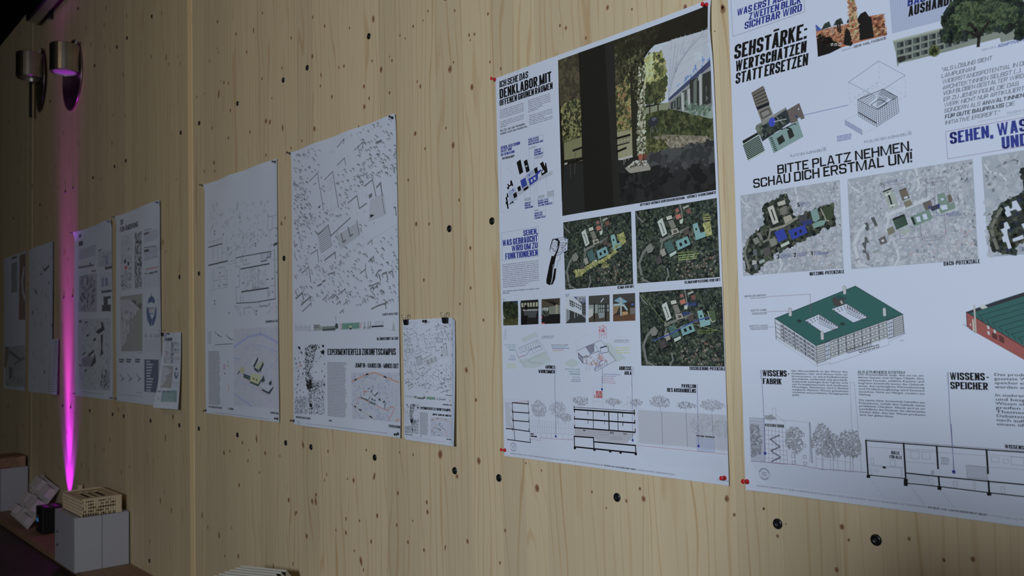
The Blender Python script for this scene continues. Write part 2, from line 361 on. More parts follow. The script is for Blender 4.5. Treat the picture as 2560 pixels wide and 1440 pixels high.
def caps(t, style, width):
    """stroke capitals filling the given width (in capital heights)"""
    tx, ty, gap = STY[style]
    if style == 'cond': per = width / max(len(t), 1); tx = max(.12, min(.25, .40 * per)); gap = .115 * per
    n = len(t); gs = sum(LET.get(c, LET['O'])[0] for c in t); fixed = n * gap + sum(tx for c in t if c != ' ')
    k = (width - fixed + gap) / max(gs, .5); sq = 1.0
    if k < .06: sq = width / (fixed - gap + gs * .10); k = .10
    V = []; F = []; x = 0.0
    for c in t:
        g, st = LET.get(c, LET['O']); w_ = g * k
        for path in st:
            P = [(p[0] * w_, p[1]) for p in path]; L = len(P); Q = []
            for i, p in enumerate(path):
                if len(p) == 3 and 0 < i < L - 1:
                    a, b, d = P[i - 1], P[i], P[i + 1]
                    def cut(e, m):
                        l = math.hypot(e[0] - b[0], (e[1] - b[1])); q = min(m / max(l, 1e-6), .5); return (b[0] + (e[0] - b[0]) * q, b[1] + (e[1] - b[1]) * q)
                    rad = min(.13, w_ * .5); e1 = cut(a, rad); e2 = cut(d, rad)
                    Q += [e1, ((e1[0] + e2[0] + 1.4 * b[0]) / 3.4, (e1[1] + e2[1] + 1.4 * b[1]) / 3.4), e2]
                else: Q.append(P[i])
            R_ = []
            for i, (u, v) in enumerate(Q):
                vv = ty / 2 + v * (1 - ty) if -.01 <= v <= 1.01 else v
                if i in (0, len(Q) - 1):
                    o = Q[1] if i == 0 else Q[-2]
                    if abs(o[1] - v) > abs(o[0] - u) * .8 and v in (0, 1): vv = v
                    if abs(o[1] - v) < 1e-6 and abs(u - w_) < 1e-6 and w_ > 0: u = u + tx / 2
                    if abs(o[1] - v) < 1e-6 and c in 'TZ' and u < 1e-6: u = u - tx / 2
                R_.append((x + tx / 2 + u, vv))
            for i, ((ax, ay), (bx, by)) in enumerate(zip(R_, R_[1:])):
                dx, dy = bx - ax, by - ay; l = math.hypot(dx, dy)
                if l < 1e-6: continue
                nx, ny = -dy / l * tx / 2, dx / l * ty / 2
                if abs(dx) > .02 and abs(dy) > .3 and abs(nx) < tx * .5: nx *= .95; 
                b0 = len(V)
                if abs(dy) > abs(dx) * .8 and len(R_) == 2 and abs(dx) > 1e-6:
                    th = tx * (.60 if c == 'W' else .68 if c in 'MN' else .9) / 2; V += [(ax - th, ay), (ax + th, ay), (bx + th, by), (bx - th, by)]
                else: V += [(ax + nx, ay + ny), (ax - nx, ay - ny), (bx - nx, by - ny), (bx + nx, by + ny)]
                F.append((b0, b0 + 1, b0 + 2, b0 + 3))
            if len(R_) > 2:
                for (jx, jy) in R_[1:-1]:
                    b0 = len(V); V += [(jx + tx / 2 * math.cos(a), jy + ty / 2 * math.sin(a)) for a in (.4, 1.17, 1.97, 2.74, 3.54, 4.31, 5.11, 5.88)]; F.append(tuple(range(b0, b0 + 8)))
        x += w_ + (tx if c != ' ' else 0) + gap
    V = np.array(V).reshape(-1, 2); V[:, 0] *= sq
    return V, F
UNIQ = [0]
OWN = ('heading', 'blue_heading', 'caption', 'map_label', 'slogan', 'red_heading')
class Sheet:
    def __init__(s, name, label, x0, x1, z0, z1, hfun, ref, group=None, cat='poster'):
        s.x0, s.x1, s.z0, s.z1, s.h = x0, x1, z0, z1, hfun
        s.cx = (x0 + x1) / 2; s.root = thing(name, label, cat, (s.cx, -.001, z0), group=group)
        s.parts = {}; s.ref = np.array([lin(c) for c in ref]); s.alb = np.array((.655, .725, .84))
        s.C = (0, 0, 1); s.order = []; s.clip = None
    def crop(s, ox, oy, k): s.C = (ox, oy, k); return s
    def P(s, p):
        ox, oy, k = s.C; u = ox + p[0] / k; v = oy + p[1] / k; y = 0.0
        for _ in range(3):
            X, Z = px(u, v, y); y = -(.0012 + s.h(min(max(X, s.x0), s.x1), min(max(Z, s.z0), s.z1)))
        return X, Z
    def ink(s, c):
        r = np.array([lin(t) for t in c]) / s.ref * s.alb
        g = float(r @ np.array((.3, .5, .2))); r = np.minimum(r * .70 + g * .30, s.alb * .97)
        return tuple(np.clip(r, .004, .95))
    def add(s, part, V, F, col, layer):
        if part not in s.parts: s.parts[part] = ([], [], []); s.order.append(part)
        PV, PF, PC = s.parts[part]; b = len(PV)
        if s.clip:
            a_, b_, c_, d_ = s.clip; V = [(min(max(p[0], a_), b_), min(max(p[1], c_), d_)) for p in V]
        PV += [(p[0], p[1], layer) for p in V]; PF += [tuple(i + b for i in f) for f in F]; PC += [col] * len(F)
    def polyw(s, part, pts, col, layer=1):
        pts = list(pts)
        if len(pts) > 4:
            from mathutils.geometry import tessellate_polygon
            T = tessellate_polygon([[Vector((p[0], p[1], 0)) for p in pts]]); s.add(part, pts, T, s.ink(col), layer)
        else: s.add(part, pts, [tuple(range(len(pts)))], s.ink(col), layer)
    def poly(s, part, pts, col, layer=1): s.polyw(part, [s.P(p) for p in pts], col, layer)
    def linew(s, part, W, wd, col, layer=2, closed=False, dash=0):
        if closed: W = list(W) + [W[0]]
        V = []; F = []
        for a, b in zip(W, W[1:]):
            dx, dz = b[0] - a[0], b[1] - a[1]; L = math.hypot(dx, dz)
            if L < 1e-6: continue
            ex, ez = dx / L, dz / L; nx, nz = -ez * wd / 2, ex * wd / 2
            segs = [(0, L)] if not dash else [(t, min(t + dash, L)) for t in np.arange(0, L, dash * 1.8)]
            for t0, t1 in segs:
                t1 = t1 + (wd * .45 if not dash else 0); t0_ = t0 - (wd * .45 if not dash else 0); k = len(V)
                p = (a[0] + ex * t0_, a[1] + ez * t0_); q = (a[0] + ex * t1, a[1] + ez * t1)
                V += [(p[0] + nx, p[1] + nz), (p[0] - nx, p[1] - nz), (q[0] - nx, q[1] - nz), (q[0] + nx, q[1] + nz)]; F.append((k, k + 1, k + 2, k + 3))
        s.add(part, V, F, s.ink(col), layer)
    def line(s, part, pts, wd, col, layer=2, closed=False, dash=0):
        s.linew(part, [s.P(p) for p in pts], wd, col, layer, closed, dash)
    def text(s, part, t, a, b, top, col=(14, 15, 18), style='reg', layer=3, shear=0.0, rot=False):
        A, B, T = s.P(a), s.P(b), s.P(top)
        cap = T[1] - A[1]; s.textw(part, t, A[0], B[0], A[1], B[1] if rot else (A[1] + B[1]) / 2, cap, col, style, layer, shear, rot)
    def textw(s, part, t, xa, xb, za, zb, cap, col, style='reg', layer=3, shear=0.0, rot=False):
        if part in OWN: UNIQ[0] += 1; part = '%s#t%d' % (part, UNIQ[0])
        z0 = za if rot else zb; sl = (zb - za) / (xb - xa) if rot else 0.0
        if t.replace('ß', 'S') == t.replace('ß', 'S').upper():
            V, F = caps(t, style, (xb - xa) / cap); k = cap
        else:
            V, F, wd = text_mesh(t, style); k = (xb - xa) / max(wd, .01)
        if not len(V): return
        X = xa + V[:, 0] * k + V[:, 1] * cap * shear; Z = z0 + V[:, 1] * cap + (X - xa) * sl
        s.add(part, list(zip(X, Z)), F, s.ink(col), layer)
    def para(s, part, lines, tl, bl, tr, col=(60, 62, 74), style='reg', layer=3, just=True, fill=.62, shear=0.0, natural=None):
        """lines of text between the top-left, bottom-left and top-right corners of their block"""
        A, B, R = s.P(tl), s.P(bl), s.P(tr); n = len(lines); pitch = (A[1] - B[1]) / n; cap = pitch * fill
        W = R[0] - A[0]; mw = max(text_mesh(t, style)[2] for t in lines)
        for i, t in enumerate(lines):
            if not t: continue
            wd = text_mesh(t, style)[2]; z = A[1] - pitch * i - cap
            w_ = W if (just and wd > .72 * mw) else W * wd / mw
            if natural: w_ = wd * cap * natural
            s.textw(part, t, A[0], A[0] + w_, z, z, cap, col, style, layer, shear)
    def greek(s, part, tl, bl, tr, n, col=(95, 98, 112), layer=3, seed=1, fill=.45, ragged=.12):
        """text too small to read in the photograph: rows of word-long strokes"""
        r = random.Random(seed); A, B, R = s.P(tl), s.P(bl), s.P(tr); pitch = (A[1] - B[1]) / n; c = s.ink(col)
        V = []; F = []
        for i in range(n):
            x = A[0]; end = R[0] - (R[0] - A[0]) * r.uniform(0, ragged); z = A[1] - pitch * (i + .8); hgt = pitch * fill
            while x < end:
                wl = min(r.uniform(1.2, 5.5) * hgt * 1.1, end - x); k = len(V)
                V += [(x, z), (x + wl, z), (x + wl, z + hgt), (x, z + hgt)]; F.append((k, k + 1, k + 2, k + 3)); x += wl + hgt * .7
        s.add(part, V, F, c, layer)
    def grid(s, part, q, nx, ny, col, wd=.0006, layer=3, win=None, wcol=None, rows=True, cols=True):
        """lines (and panes) dividing the quadrilateral q = tl, tr, br, bl"""
        Q = [np.array(s.P(p)) for p in q]
        f = lambda u, v: tuple((Q[0] * (1 - u) + Q[1] * u) * (1 - v) + (Q[3] * (1 - u) + Q[2] * u) * v)
        if win:
            a, b, c, d = win
            for i in range(nx):
                for j in range(ny):
                    s.polyw(part, [f((i + a) / nx, (j + c) / ny), f((i + b) / nx, (j + c) / ny), f((i + b) / nx, (j + d) / ny), f((i + a) / nx, (j + d) / ny)], wcol or col, layer)
        if cols:
            for i in range(nx + 1): s.linew(part, [f(i / nx, 0), f(i / nx, 1)], wd, col, layer + .2)
        if rows:
            for j in range(ny + 1): s.linew(part, [f(0, j / ny), f(1, j / ny)], wd, col, layer + .2)
    def inside(s, p, W):
        x, y = p; c = False
        for (x1, y1), (x2, y2) in zip(W, W[1:] + W[:1]):
            if (y1 > y) != (y2 > y) and x < (x2 - x1) * (y - y1) / (y2 - y1) + x1: c = not c
        return c
    def scatter(s, part, pts, n, size, cols, layer=2, seed=1, shape='leaf', avoid=None, world=False, asp=1.0):
        r = random.Random(seed); W = list(pts) if world else [s.P(p) for p in pts]
        xs = [p[0] for p in W]; zs = [p[1] for p in W]; AV = avoid or []; cs = [s.ink(c) for c in cols]
        k = 0; tries = 0
        while k < n and tries < n * 6:
            tries += 1; x = r.uniform(min(xs), max(xs)); z = r.uniform(min(zs), max(zs))
            if not s.inside((x, z), W) or any(s.inside((x, z), a) for a in AV): continue
            k += 1; sz = size * (r.uniform(.5, 1.4) if shape != 'arc' else r.uniform(.8, 1.25))
            if shape == 'arc':
                P = [(x + sz * math.cos(t), z + sz * math.sin(t)) for t in [math.radians(d) for d in (150, 110, 70, 30, -15)]]
                V = []; F = []
                for i, (a, b) in enumerate(P):
                    ww = sz * (.08, .22, .34, .38, .12)[i]; V += [(a, b), (a - (a - x) / sz * ww, b - (b - z) / sz * ww)]
                for i in range(4): F.append((2 * i, 2 * i + 2, 2 * i + 3, 2 * i + 1))
                s.add(part, V, F, r.choice(cs), layer); continue
            if shape == 'dash':
                t = r.uniform(0, math.pi); L = sz; wd = size * .16; e = (math.cos(t) * L / 2, math.sin(t) * L / 2); nn = (-math.sin(t) * wd, math.cos(t) * wd)
                V = [(x - e[0] + nn[0], z - e[1] + nn[1]), (x - e[0] - nn[0], z - e[1] - nn[1]), (x + e[0] - nn[0], z + e[1] - nn[1]), (x + e[0] + nn[0], z + e[1] + nn[1])]
                s.add(part, V, [(0, 1, 2, 3)], r.choice(cs), layer); continue
            m_ = 4 if shape == 'block' else 5; a0 = r.uniform(0, 6.28)
            V = [(x + sz / 2 * math.cos(a0 + 6.283 * i / m_) * r.uniform(.7, 1.3) * asp, z + sz / 2 * math.sin(a0 + 6.283 * i / m_) * r.uniform(.7, 1.3)) for i in range(m_)]
            s.add(part, V, [tuple(range(m_))], r.choice(cs), layer + (k % 5) * .12)
    def replicate(s, src, parts, name, skip=()):
        sx = (s.x1 - s.x0) / (src.x1 - src.x0); sz = (s.z1 - s.z0) / (src.z1 - src.z0)
        for p in (parts or src.order):
            if p in skip: continue
            V, F, Cc = src.parts[p]
            nm = name or p
            if nm not in s.parts: s.parts[nm] = ([], [], []); s.order.append(nm)
            PV, PF, PC = s.parts[nm]; b = len(PV)
            PV += [(s.x0 + (v[0] - src.x0) * sx, s.z0 + (v[1] - src.z0) * sz, v[2]) for v in V]
            PF += [tuple(i + b for i in f) for f in F]; PC += Cc
    def sheet_mesh(s, nx=32, nz=44, dy=0.0, inset=0.0, shift=(0, 0)):
        V = []; F = []
        for j in range(nz + 1):
            for i in range(nx + 1):
                X = s.x0 + (s.x1 - s.x0) * i / nx; Z = s.z0 + (s.z1 - s.z0) * j / nz
                V.append((X - s.cx + shift[0], -(s.h(X, Z)) + dy, Z - s.z0 + shift[1]))
        n = len(V); V += [(a, b + .00025, c) for a, b, c in V]
        for j in range(nz):
            for i in range(nx):
                a = j * (nx + 1) + i; q = (a, a + 1, a + nx + 2, a + nx + 1); F.append(q); F.append(tuple(k + n for k in q[::-1]))
        rim = [i for i in range(nx + 1)] + [j * (nx + 1) + nx for j in range(1, nz + 1)] + [nz * (nx + 1) + i for i in range(nx - 1, -1, -1)] + [j * (nx + 1) for j in range(nz - 1, 0, -1)]
        rb_ = len(V); V += [V[i] for i in rim] + [V[i + n] for i in rim]; m_ = len(rim)
        for i in range(m_): j = (i + 1) % m_; F.append((rb_ + j, rb_ + i, rb_ + m_ + i, rb_ + m_ + j))
        me = bpy.data.meshes.new('paper'); me.from_pydata(V, [], F)
        for p in me.polygons: p.use_smooth = len(p.vertices) == 4 and abs(p.normal.y) > .5
        return me
    def build(s, labels={}):
        obj('paper', s.sheet_mesh(), MAT['paper'], s.root)
        for name in s.order:
            V, F, Cc = s.parts[name]
            if not F: continue
            base = name.split('#')[0]
            me = bpy.data.meshes.new(base); me.from_pydata([(v[0], v[1], v[2]) for v in V], [], F)
            me.update()
            # cut long faces so that the print follows the sheet
            ink = me.attributes.new('ink', 'FLOAT_COLOR', 'FACE')
            ink.data.foreach_set('color', [c for q in Cc for c in (*q, 1.0)])
            bm = bmesh.new(); bm.from_mesh(me)
            big = [f for f in bm.faces if max(e.calc_length() for e in f.edges) > .05]
            if big:
                for ax, lo, hi in ((0, s.x0, s.x1), (1, s.z0, s.z1)):
                    t = lo + .03
                    while t < hi:
                        co = (t, 0, 0) if ax == 0 else (0, t, 0); no = (1, 0, 0) if ax == 0 else (0, 1, 0)
                        fs = [f for f in bm.faces if max(e.calc_length() for e in f.edges) > .035 and min(v.co[ax] for v in f.verts) < t < max(v.co[ax] for v in f.verts)]
                        if fs:
                            ge = list({v for f in fs for v in f.verts}) + list({e for f in fs for e in f.edges}) + fs
                            bmesh.ops.bisect_plane(bm, geom=ge, plane_co=co, plane_no=no)
                        t += .03
            for v in bm.verts:
                X, Z, L = v.co
                X = min(max(X, s.x0 + .0005), s.x1 - .0005); Z = min(max(Z, s.z0 + .0005), s.z1 - .0005)
                v.co = (X - s.cx, -(s.h(X, Z)) - .0003 - .00012 * L, Z - s.z0)
            bm.to_mesh(me); bm.free(); me.update()
            o = obj(base, me, MAT['ink'], s.root)
            if base in ('headline_bars', 'ground_hatch', 'floor_plan', 'map_lines', 'site_plan', 'small_axonometry', 'printed_plan', 'legend', 'footer_text', 'body_text', 'photo_print', 'small_photo', 'campus_diagram', 'heading_frame', 'caption', 'map_label', 'round_emblem', 'blue_table', 'figure_ground_plan') : o['kind'] = 'stuff'
        return s.root
def edge(d, w_, a): return a * math.exp(-max(d, 0) / w_)
# push pins: head, waist, collar and needle
def pin_mesh():
    T = Matrix.Rotation(math.pi / 2, 4, 'X')
    b = MB(); b.lathe([(0, .0185), (.0038, .0183), (.0050, .0170), (.0050, .0158), (.0028, .0140), (.0024, .0085), (.0034, .0060), (.0052, .0045), (.0055, .0032), (.0050, .0020), (.0, .0018)], T, 18)
    return b.mesh('head', True)
PINH = pin_mesh()
PINN = MB().lathe([(.0005, .003), (.0005, -.012), (0, -.014)], Matrix.Rotation(math.pi / 2, 4, 'X'), 8).mesh('needle')
PROTO = {}
def pin(X, Z, y, mat, label, group=None, tilt=(0, 0), sc=1.0):
    me = PINH
    if mat not in PROTO:
        PROTO[mat] = PINH.copy(); PROTO[mat].materials.clear(); PROTO[mat].materials.append(MAT[mat])
    r = thing('push_pin', label, 'push pin', (X, y, Z), group=group); r.rotation_euler = (tilt[0], 0, tilt[1]); r.scale = (sc,) * 3
    obj('head', PROTO[mat], None, r); obj('needle', PINN, MAT['steel'], r)
    return r
def pinpx(u, v, y, *a, **k):
    X, Z = px(u, v, y - .006); return pin(X, Z, y, *a, **k)
# ---------------------------------------------------------------- shared drawing: the campus seen from the air
K5 = (1560, 480, 3.132)
DK = [(22, 30, 28), (30, 40, 34), (38, 48, 40), (16, 22, 24), (46, 56, 48), (34, 44, 44)]
BL5 = [((262,232),(300,203),(340,325),(302,352)), ((330,195),(372,182),(380,208),(338,222)), ((343,228),(385,215),(412,275),(370,292)), ((366,295),(418,280),(434,318),(380,338)),
 ((312,402),(365,373),(403,455),(347,482)), ((355,487),(408,458),(413,480),(365,510)), ((403,388),(497,345),(523,410),(425,457)), ((457,305),(505,278),(515,325),(480,345)),
 ((537,255),(575,240),(600,320),(640,308),(640,350),(565,378)), ((245,520),(285,500),(303,548),(262,575)), ((283,460),(315,440),(333,490),(300,508)),
 ((172,430),(210,400),(235,440),(220,470),(185,482)), ((505,330),(540,318),(548,345),(512,352))]
def aerial(S, part, q, seed=1, tint=None, n=1500, faded=False, strip=True, detail=True):
    """dark aerial photograph inside the rectangle q (tl, tr, br, bl in the current crop)"""
    W = [S.P(p) for p in q]
    x0 = (W[0][0] + W[3][0]) / 2; x1 = (W[1][0] + W[2][0]) / 2; z1 = (W[0][1] + W[1][1]) / 2; z0 = (W[2][1] + W[3][1]) / 2
    C0 = S.C; S.C = K5; R = [S.P(p) for p in ((80,150),(723,48),(754,665),(112,716))]
    a0 = (R[0][0] + R[3][0]) / 2; a1 = (R[1][0] + R[2][0]) / 2; b1 = (R[0][1] + R[1][1]) / 2; b0 = (R[2][1] + R[3][1]) / 2
    def T(p):
        X, Z = S.P(p); return (x0 + (X - a0) / (a1 - a0) * (x1 - x0), z0 + (Z - b0) / (b1 - b0) * (z1 - z0))
    k = (x1 - x0) / .21
    rect = [(x0, z1), (x1, z1), (x1, z0), (x0, z0)]; inn = [(x0 + .003, z1 - .003), (x1 - .003, z1 - .003), (x1 - .003, z0 + .003), (x0 + .003, z0 + .003)]
    if faded:
        base = (121, 132, 151); dk = [(114, 125, 144), (125, 136, 155), (130, 140, 159), (116, 128, 146), (122, 130, 150), (134, 144, 162)]
    else: base = (26, 34, 32); dk = DK
    S.polyw(part, rect, base, 1); S.clip = (x0, x1, z0, z1)
    S.scatter(part, inn, n, .011 * k, dk, 1.2, seed, 'leaf', world=True)
    S.scatter(part, inn, n, .0055 * k, [tuple(min(255, int(t * (1.05 if faded else 1.35))) for t in c) for c in dk], 1.9, seed + 1, 'leaf', world=True)
    rd = (146, 156, 172) if faded else (84, 92, 92)
    for L, wd in ((((440,98),(450,150),(458,205),(445,232)), .0035), (((200,712),(150,690),(140,660),(120,560),(150,480),(185,435)), .006), (((290,385),(330,362),(430,318),(500,285)), .006),
                  (((285,480),(300,400),(290,365)), .004), (((82,160),(105,195),(150,236)), .003), (((500,300),(560,372),(640,350)), .003), (((340,600),(350,650),(330,700)), .004)):
        S.linew(part, [T(p) for p in L], wd * k, rd, 2.6)
    S.clip = None
    # houses of the quarter to the south-east
    r = random.Random(seed + 5); hc = [(120, 132, 150), (140, 148, 160), (134, 128, 142)] if faded else [(70, 70, 68), (96, 92, 84), (88, 66, 58), (58, 64, 66), (110, 110, 106)]
    for _ in range(60):
        u = r.uniform(400, 720); v = r.uniform(470, 660)
        if u + v < 950: continue
        S.scatter(part, [T((u, v)), T((u + 14, v - 3)), T((u + 17, v + 9)), T((u + 3, v + 12))], 3, .004 * k, hc, 2.7, r.randrange(999), 'block', world=True)
    if faded and not detail:
        S.C = C0; return T, k, W
    cols = [(150,156,150),(140,146,142),(58,62,60),(120,122,116),(78,124,128),(128,150,152),(76,124,134),(62,58,58),(84,132,140),(56,54,60),(112,114,112),(92,98,98),(70,66,64)]
    if tint: cols = [tint(c, i) for i, c in enumerate(cols)]
    for i, (b, c) in enumerate(zip(BL5, cols)):
        S.polyw(part, [T((p[0] + 5, p[1] + 6)) for p in b], (10, 14, 16) if not faded else (96, 106, 122), 2.8)
        S.polyw(part, [T(p) for p in b], c, 3)
    f = lambda q, u, v: tuple(np.array(q[0]) * (1 - u) * (1 - v) + np.array(q[1]) * u * (1 - v) + np.array(q[2]) * u * v + np.array(q[3]) * (1 - u) * v)
    for i in range(10): S.linew(part, [T(f(BL5[4], 0, (i + .5) / 10)), T(f(BL5[4], 1, (i + .5) / 10))], .0016 * k, (20, 44, 44), 3.3)
    for i in range(7): S.linew(part, [T(f(BL5[2], .1, (i + .5) / 7)), T(f(BL5[2], .9, (i + .5) / 7))], .0012 * k, (120, 122, 118), 3.3)
    S.linew(part, [T((285, 250)), T((290, 246)), T((316, 318)), T((310, 322))], .0016 * k, (30, 34, 36), 3.3)
    for q2 in (((432,402),(450,394),(459,418),(441,427)), ((470,382),(488,373),(498,400),(480,408)), ((558,285),(570,280),(574,298),(563,302))): S.polyw(part, [T(p) for p in q2], (16, 24, 26), 3.3)
    S.polyw(part, [T(p) for p in ((385,302),(410,295),(420,312),(392,325))], (60, 62, 60), 3.3)
    if not faded:
        for q2, c in ((((400,185),(440,168),(450,200),(412,215)), (142,78,68)), (((400,140),(424,125),(436,150),(410,162)), (120,72,66)), (((485,140),(520,128),(526,160),(500,172)), (96,56,54)),
                      (((435,222),(464,208),(460,245),(440,250)), (150,152,146)), (((460,120),(505,100),(510,112),(468,134)), (120,126,122))): S.polyw(part, [T(p) for p in q2], c, 3)
    S.C = C0
    return T, k, W
FOOT = [('HOCHSCHULE COBURG I FAKULTÄT DESIGN I STUDIENGANG ARCHITEKTUR I BACHELOR THESIS I ZUKUNFTSCAMPUS - FAKULTÄT FÜR BAUWENDE UND TRANSFORMATION I', 'semi'),
        ('ICH SEHE WAS, WAS DU (NOCH) NICHT SIEHST', 'bold'), ('I POTENZIALE POTENZIERT I SOMMERSEMESTER 2025 I', 'reg')]
def stamp(S, part, c, r, col):
    W = S.P(c); n = 30
    S.linew(part, [(W[0] + r * math.cos(t), W[1] + r * math.sin(t)) for t in np.linspace(0, 2 * math.pi, n)], .0005, col, 3)
    for t in np.linspace(.3, 2.8, 12): S.linew(part, [(W[0] + r * .8 * math.cos(t), W[1] + r * .8 * math.sin(t)), (W[0] + r * .92 * math.cos(t), W[1] + r * .92 * math.sin(t))], .0012, col, 3)
    for t in np.linspace(3.9, 5.5, 8): S.linew(part, [(W[0] + r * .8 * math.cos(t), W[1] + r * .8 * math.sin(t)), (W[0] + r * .92 * math.cos(t), W[1] + r * .92 * math.sin(t))], .0012, col, 3)
    for i in range(4): S.linew(part, [(W[0] - r * .4, W[1] + r * (.25 - .17 * i)), (W[0] + r * .4, W[1] + r * (.25 - .17 * i))], .0008, col, 3)
def treeline(S, part, base, top, wd, n=260, col=((122, 132, 152), (108, 117, 136)), seed=1, size=.006):
    """line-drawn tree: trunk and a crown of short strokes; base and top are points of the crop, wd its width in m"""
    B = S.P(base); T_ = S.P(top); H_ = T_[1] - B[1]; cz = B[1] + H_ * .62; r = random.Random(seed)
    blob = [(B[0] + wd / 2 * math.cos(t) * r.uniform(.75, 1.05), cz + H_ * .38 * math.sin(t) * r.uniform(.8, 1.05)) for t in np.linspace(0, 6.0, 14)]
    S.scatter(part, blob, n, size, col, 2.2, seed, 'dash', world=True)
    S.linew(part, [B, (B[0], B[1] + H_ * .75)], .0010, col[1], 2.4)
    for a in (-1, 1, -.6, .7): S.linew(part, [(B[0], B[1] + H_ * (.25 + .1 * abs(a))), (B[0] + a * wd * .3, B[1] + H_ * (.65 + .1 * abs(a)))], .0006, col[1], 2.4)

BLUE = (14, 34, 128); BK = (12, 13, 16); GR = (92, 98, 116)
# ================================================================ sheet C: the large sheet at the right edge
hC = lambda x, z: .0015 + edge(x + 1.262, .05, .004) + .0022 * (1 + math.sin(5.1 * x + 2.2 * z)) + .0012 * math.exp(-((z - .977) / .12) ** 2) * (1 + math.sin(17 * x))
SCp = Sheet('poster', 'large poster at the right headed SEHSTÄRKE, with a green-roofed building drawing', -1.262, -.421, .963, 2.154, hC, (148, 160, 186))
S = SCp
S.crop(1820, 0, 3.4595)   # top
S.line('heading_frame', [(22, -60), (42, 315), (665, 100), (655, -60)], .0006, (88, 70, 120))
S.text('blue_heading', 'SEHEN,', (250, -20), (630, -133), (250, -78), BLUE, 'cond', shear=.12)
S.text('blue_heading', 'WAS ERST AUF DEN', (75, 128), (628, -32), (68, 72), BLUE, 'cond', shear=.12, rot=False)
S.text('blue_heading', 'ZWEITEN BLICK', (178, 168), (632, 32), (170, 112), BLUE, 'cond', shear=.12)
S.text('blue_heading', 'SICHTBAR WIRD', (142, 252), (638, 97), (138, 193), BLUE, 'cond', shear=.12)
S.text('heading', 'SEHSTÄRKE:', (52, 518), (680, 330), (46, 395), BK, 'cond', shear=.12)
S.text('heading', 'WERTSCHÄTZEN', (60, 625), (676, 448), (52, 535), BK, 'cond', shear=.12)
S.text('heading', 'STATT ERSETZEN', (64, 733), (690, 558), (56, 640), BK, 'cond', shear=.12)
# brick factory picture with a torn lower edge
P_ = 'factory_picture'
S.poly(P_, [(757, 213), (778, 268), (960, 222), (1045, 205), (1050, 160), (1120, 160), (1145, 150), (1335, 122), (1352, 150), (1366, 305), (1270, 330), (1180, 352), (985, 410), (880, 460), (778, 492)], (142, 82, 46), 1)
S.poly(P_, [(1036, -40), (1088, -40), (1140, 340), (1072, 360)], (168, 104, 60), 2)
S.scatter(P_, [(785, 280), (1040, 215), (1060, 330), (960, 400), (800, 350)], 700, .006, [(160, 96, 52), (128, 70, 38), (176, 112, 64), (112, 60, 34)], 1.3, 3, 'block', asp=1.6)
S.scatter(P_, [(1240, 165), (1335, 125), (1362, 300), (1255, 325)], 400, .006, [(160, 96, 52), (128, 70, 38), (184, 118, 66), (112, 60, 34)], 1.3, 4, 'block', asp=1.6)
S.scatter(P_, [(1042, -30), (1084, -30), (1134, 335), (1076, 352)], 420, .006, [(182, 118, 70), (150, 88, 48), (196, 132, 82), (130, 74, 42)], 2.2, 5, 'block', asp=1.6)
S.poly(P_, [(1120, 162), (1145, 120), (1190, 97), (1222, 145), (1240, 145), (1264, 325), (1140, 350)], (20, 18, 18), 2.5)
S.poly(P_, [(805, 262), (835, 205), (875, 184), (892, 230)], (36, 48, 46), 2.5); S.poly(P_, [(912, 222), (935, 175), (978, 155), (1000, 205)], (36, 48, 46), 2.5)
S.poly(P_, [(1028, 200), (1030, 180), (1045, 160), (1046, 200)], (36, 48, 46), 2.5); S.poly(P_, [(757, 213), (770, 218), (812, 258), (768, 272)], (34, 70, 150), 2.5)
S.poly(P_, [(768, 330), (830, 362), (985, 408), (880, 462), (778, 492)], (16, 15, 16), 2.6)
S.poly(P_, [(1000, 385), (1010, 290), (1025, 240), (1055, 268), (1080, 380), (1062, 400)], (20, 20, 18), 2.6)
S.scatter(P_, [(778, 300), (880, 330), (960, 390), (800, 380)], 120, .009, [(20, 18, 17), (34, 28, 24)], 2.7, 6, 'dash')
for a in ((945, 190, 955, 270), (965, 185, 972, 278), (892, 225, 900, 290), (912, 222, 908, 285)): S.line(P_, [a[:2], a[2:]], .004 if a[0] > 940 and a[0] < 970 else .0015, (120, 120, 116) if a[0] < 930 else (28, 26, 26), 3)
for a in (890, 922, 957): S.poly(P_, [(a, 378), (a + 20, 372), (a + 22, 392), (a + 2, 398)], (150, 158, 160), 3); S.poly(P_, [(a + 4, 382), (a + 16, 378), (a + 18, 389), (a + 6, 393)], (40, 44, 48), 3.3)
S.text('caption', 'DENK-MAL FASSADE', (1090, 418), (1370, 335), (1090, 398), BK, 'bold'); S.text('caption', 'GEBÄUDE 3:', (985, 443), (1083, 418), (985, 430), GR)
# school building behind trees
P_ = 'school_picture'
S.poly('tinted_field', [(1395, -40), (1420, 290), (1880, 170), (2000, 60), (2030, -40)], (124, 140, 178), .6)
W0 = S.C
for i in range(26): S.line('tinted_field', [(1400 + i * 22, -30), (1424 + i * 17.5, 283 - i * 4.4)], .0005, (104, 122, 168), 1)
S.text('blue_heading', 'BAUWENDE', (1553, 52), (2010, -75), (1550, -20), BLUE, 'cond', shear=.1)
S.text('heading', 'AUSHANDELN', (1558, 138), (2060, 8), (1555, 52), BK, 'cond', shear=.1)
S.poly(P_, [(1425, 350), (1880, 232), (2500, 80), (2560, 60), (2560, 318), (2360, 368), (2350, 328), (1900, 445), (1640, 510), (1480, 548), (1465, 580), (1452, 455)], (96, 108, 104), 1)
S.poly(P_, [(1425, 350), (1880, 232), (2500, 78), (2500, 88), (1882, 246), (1432, 366)], (122, 136, 132), 2)
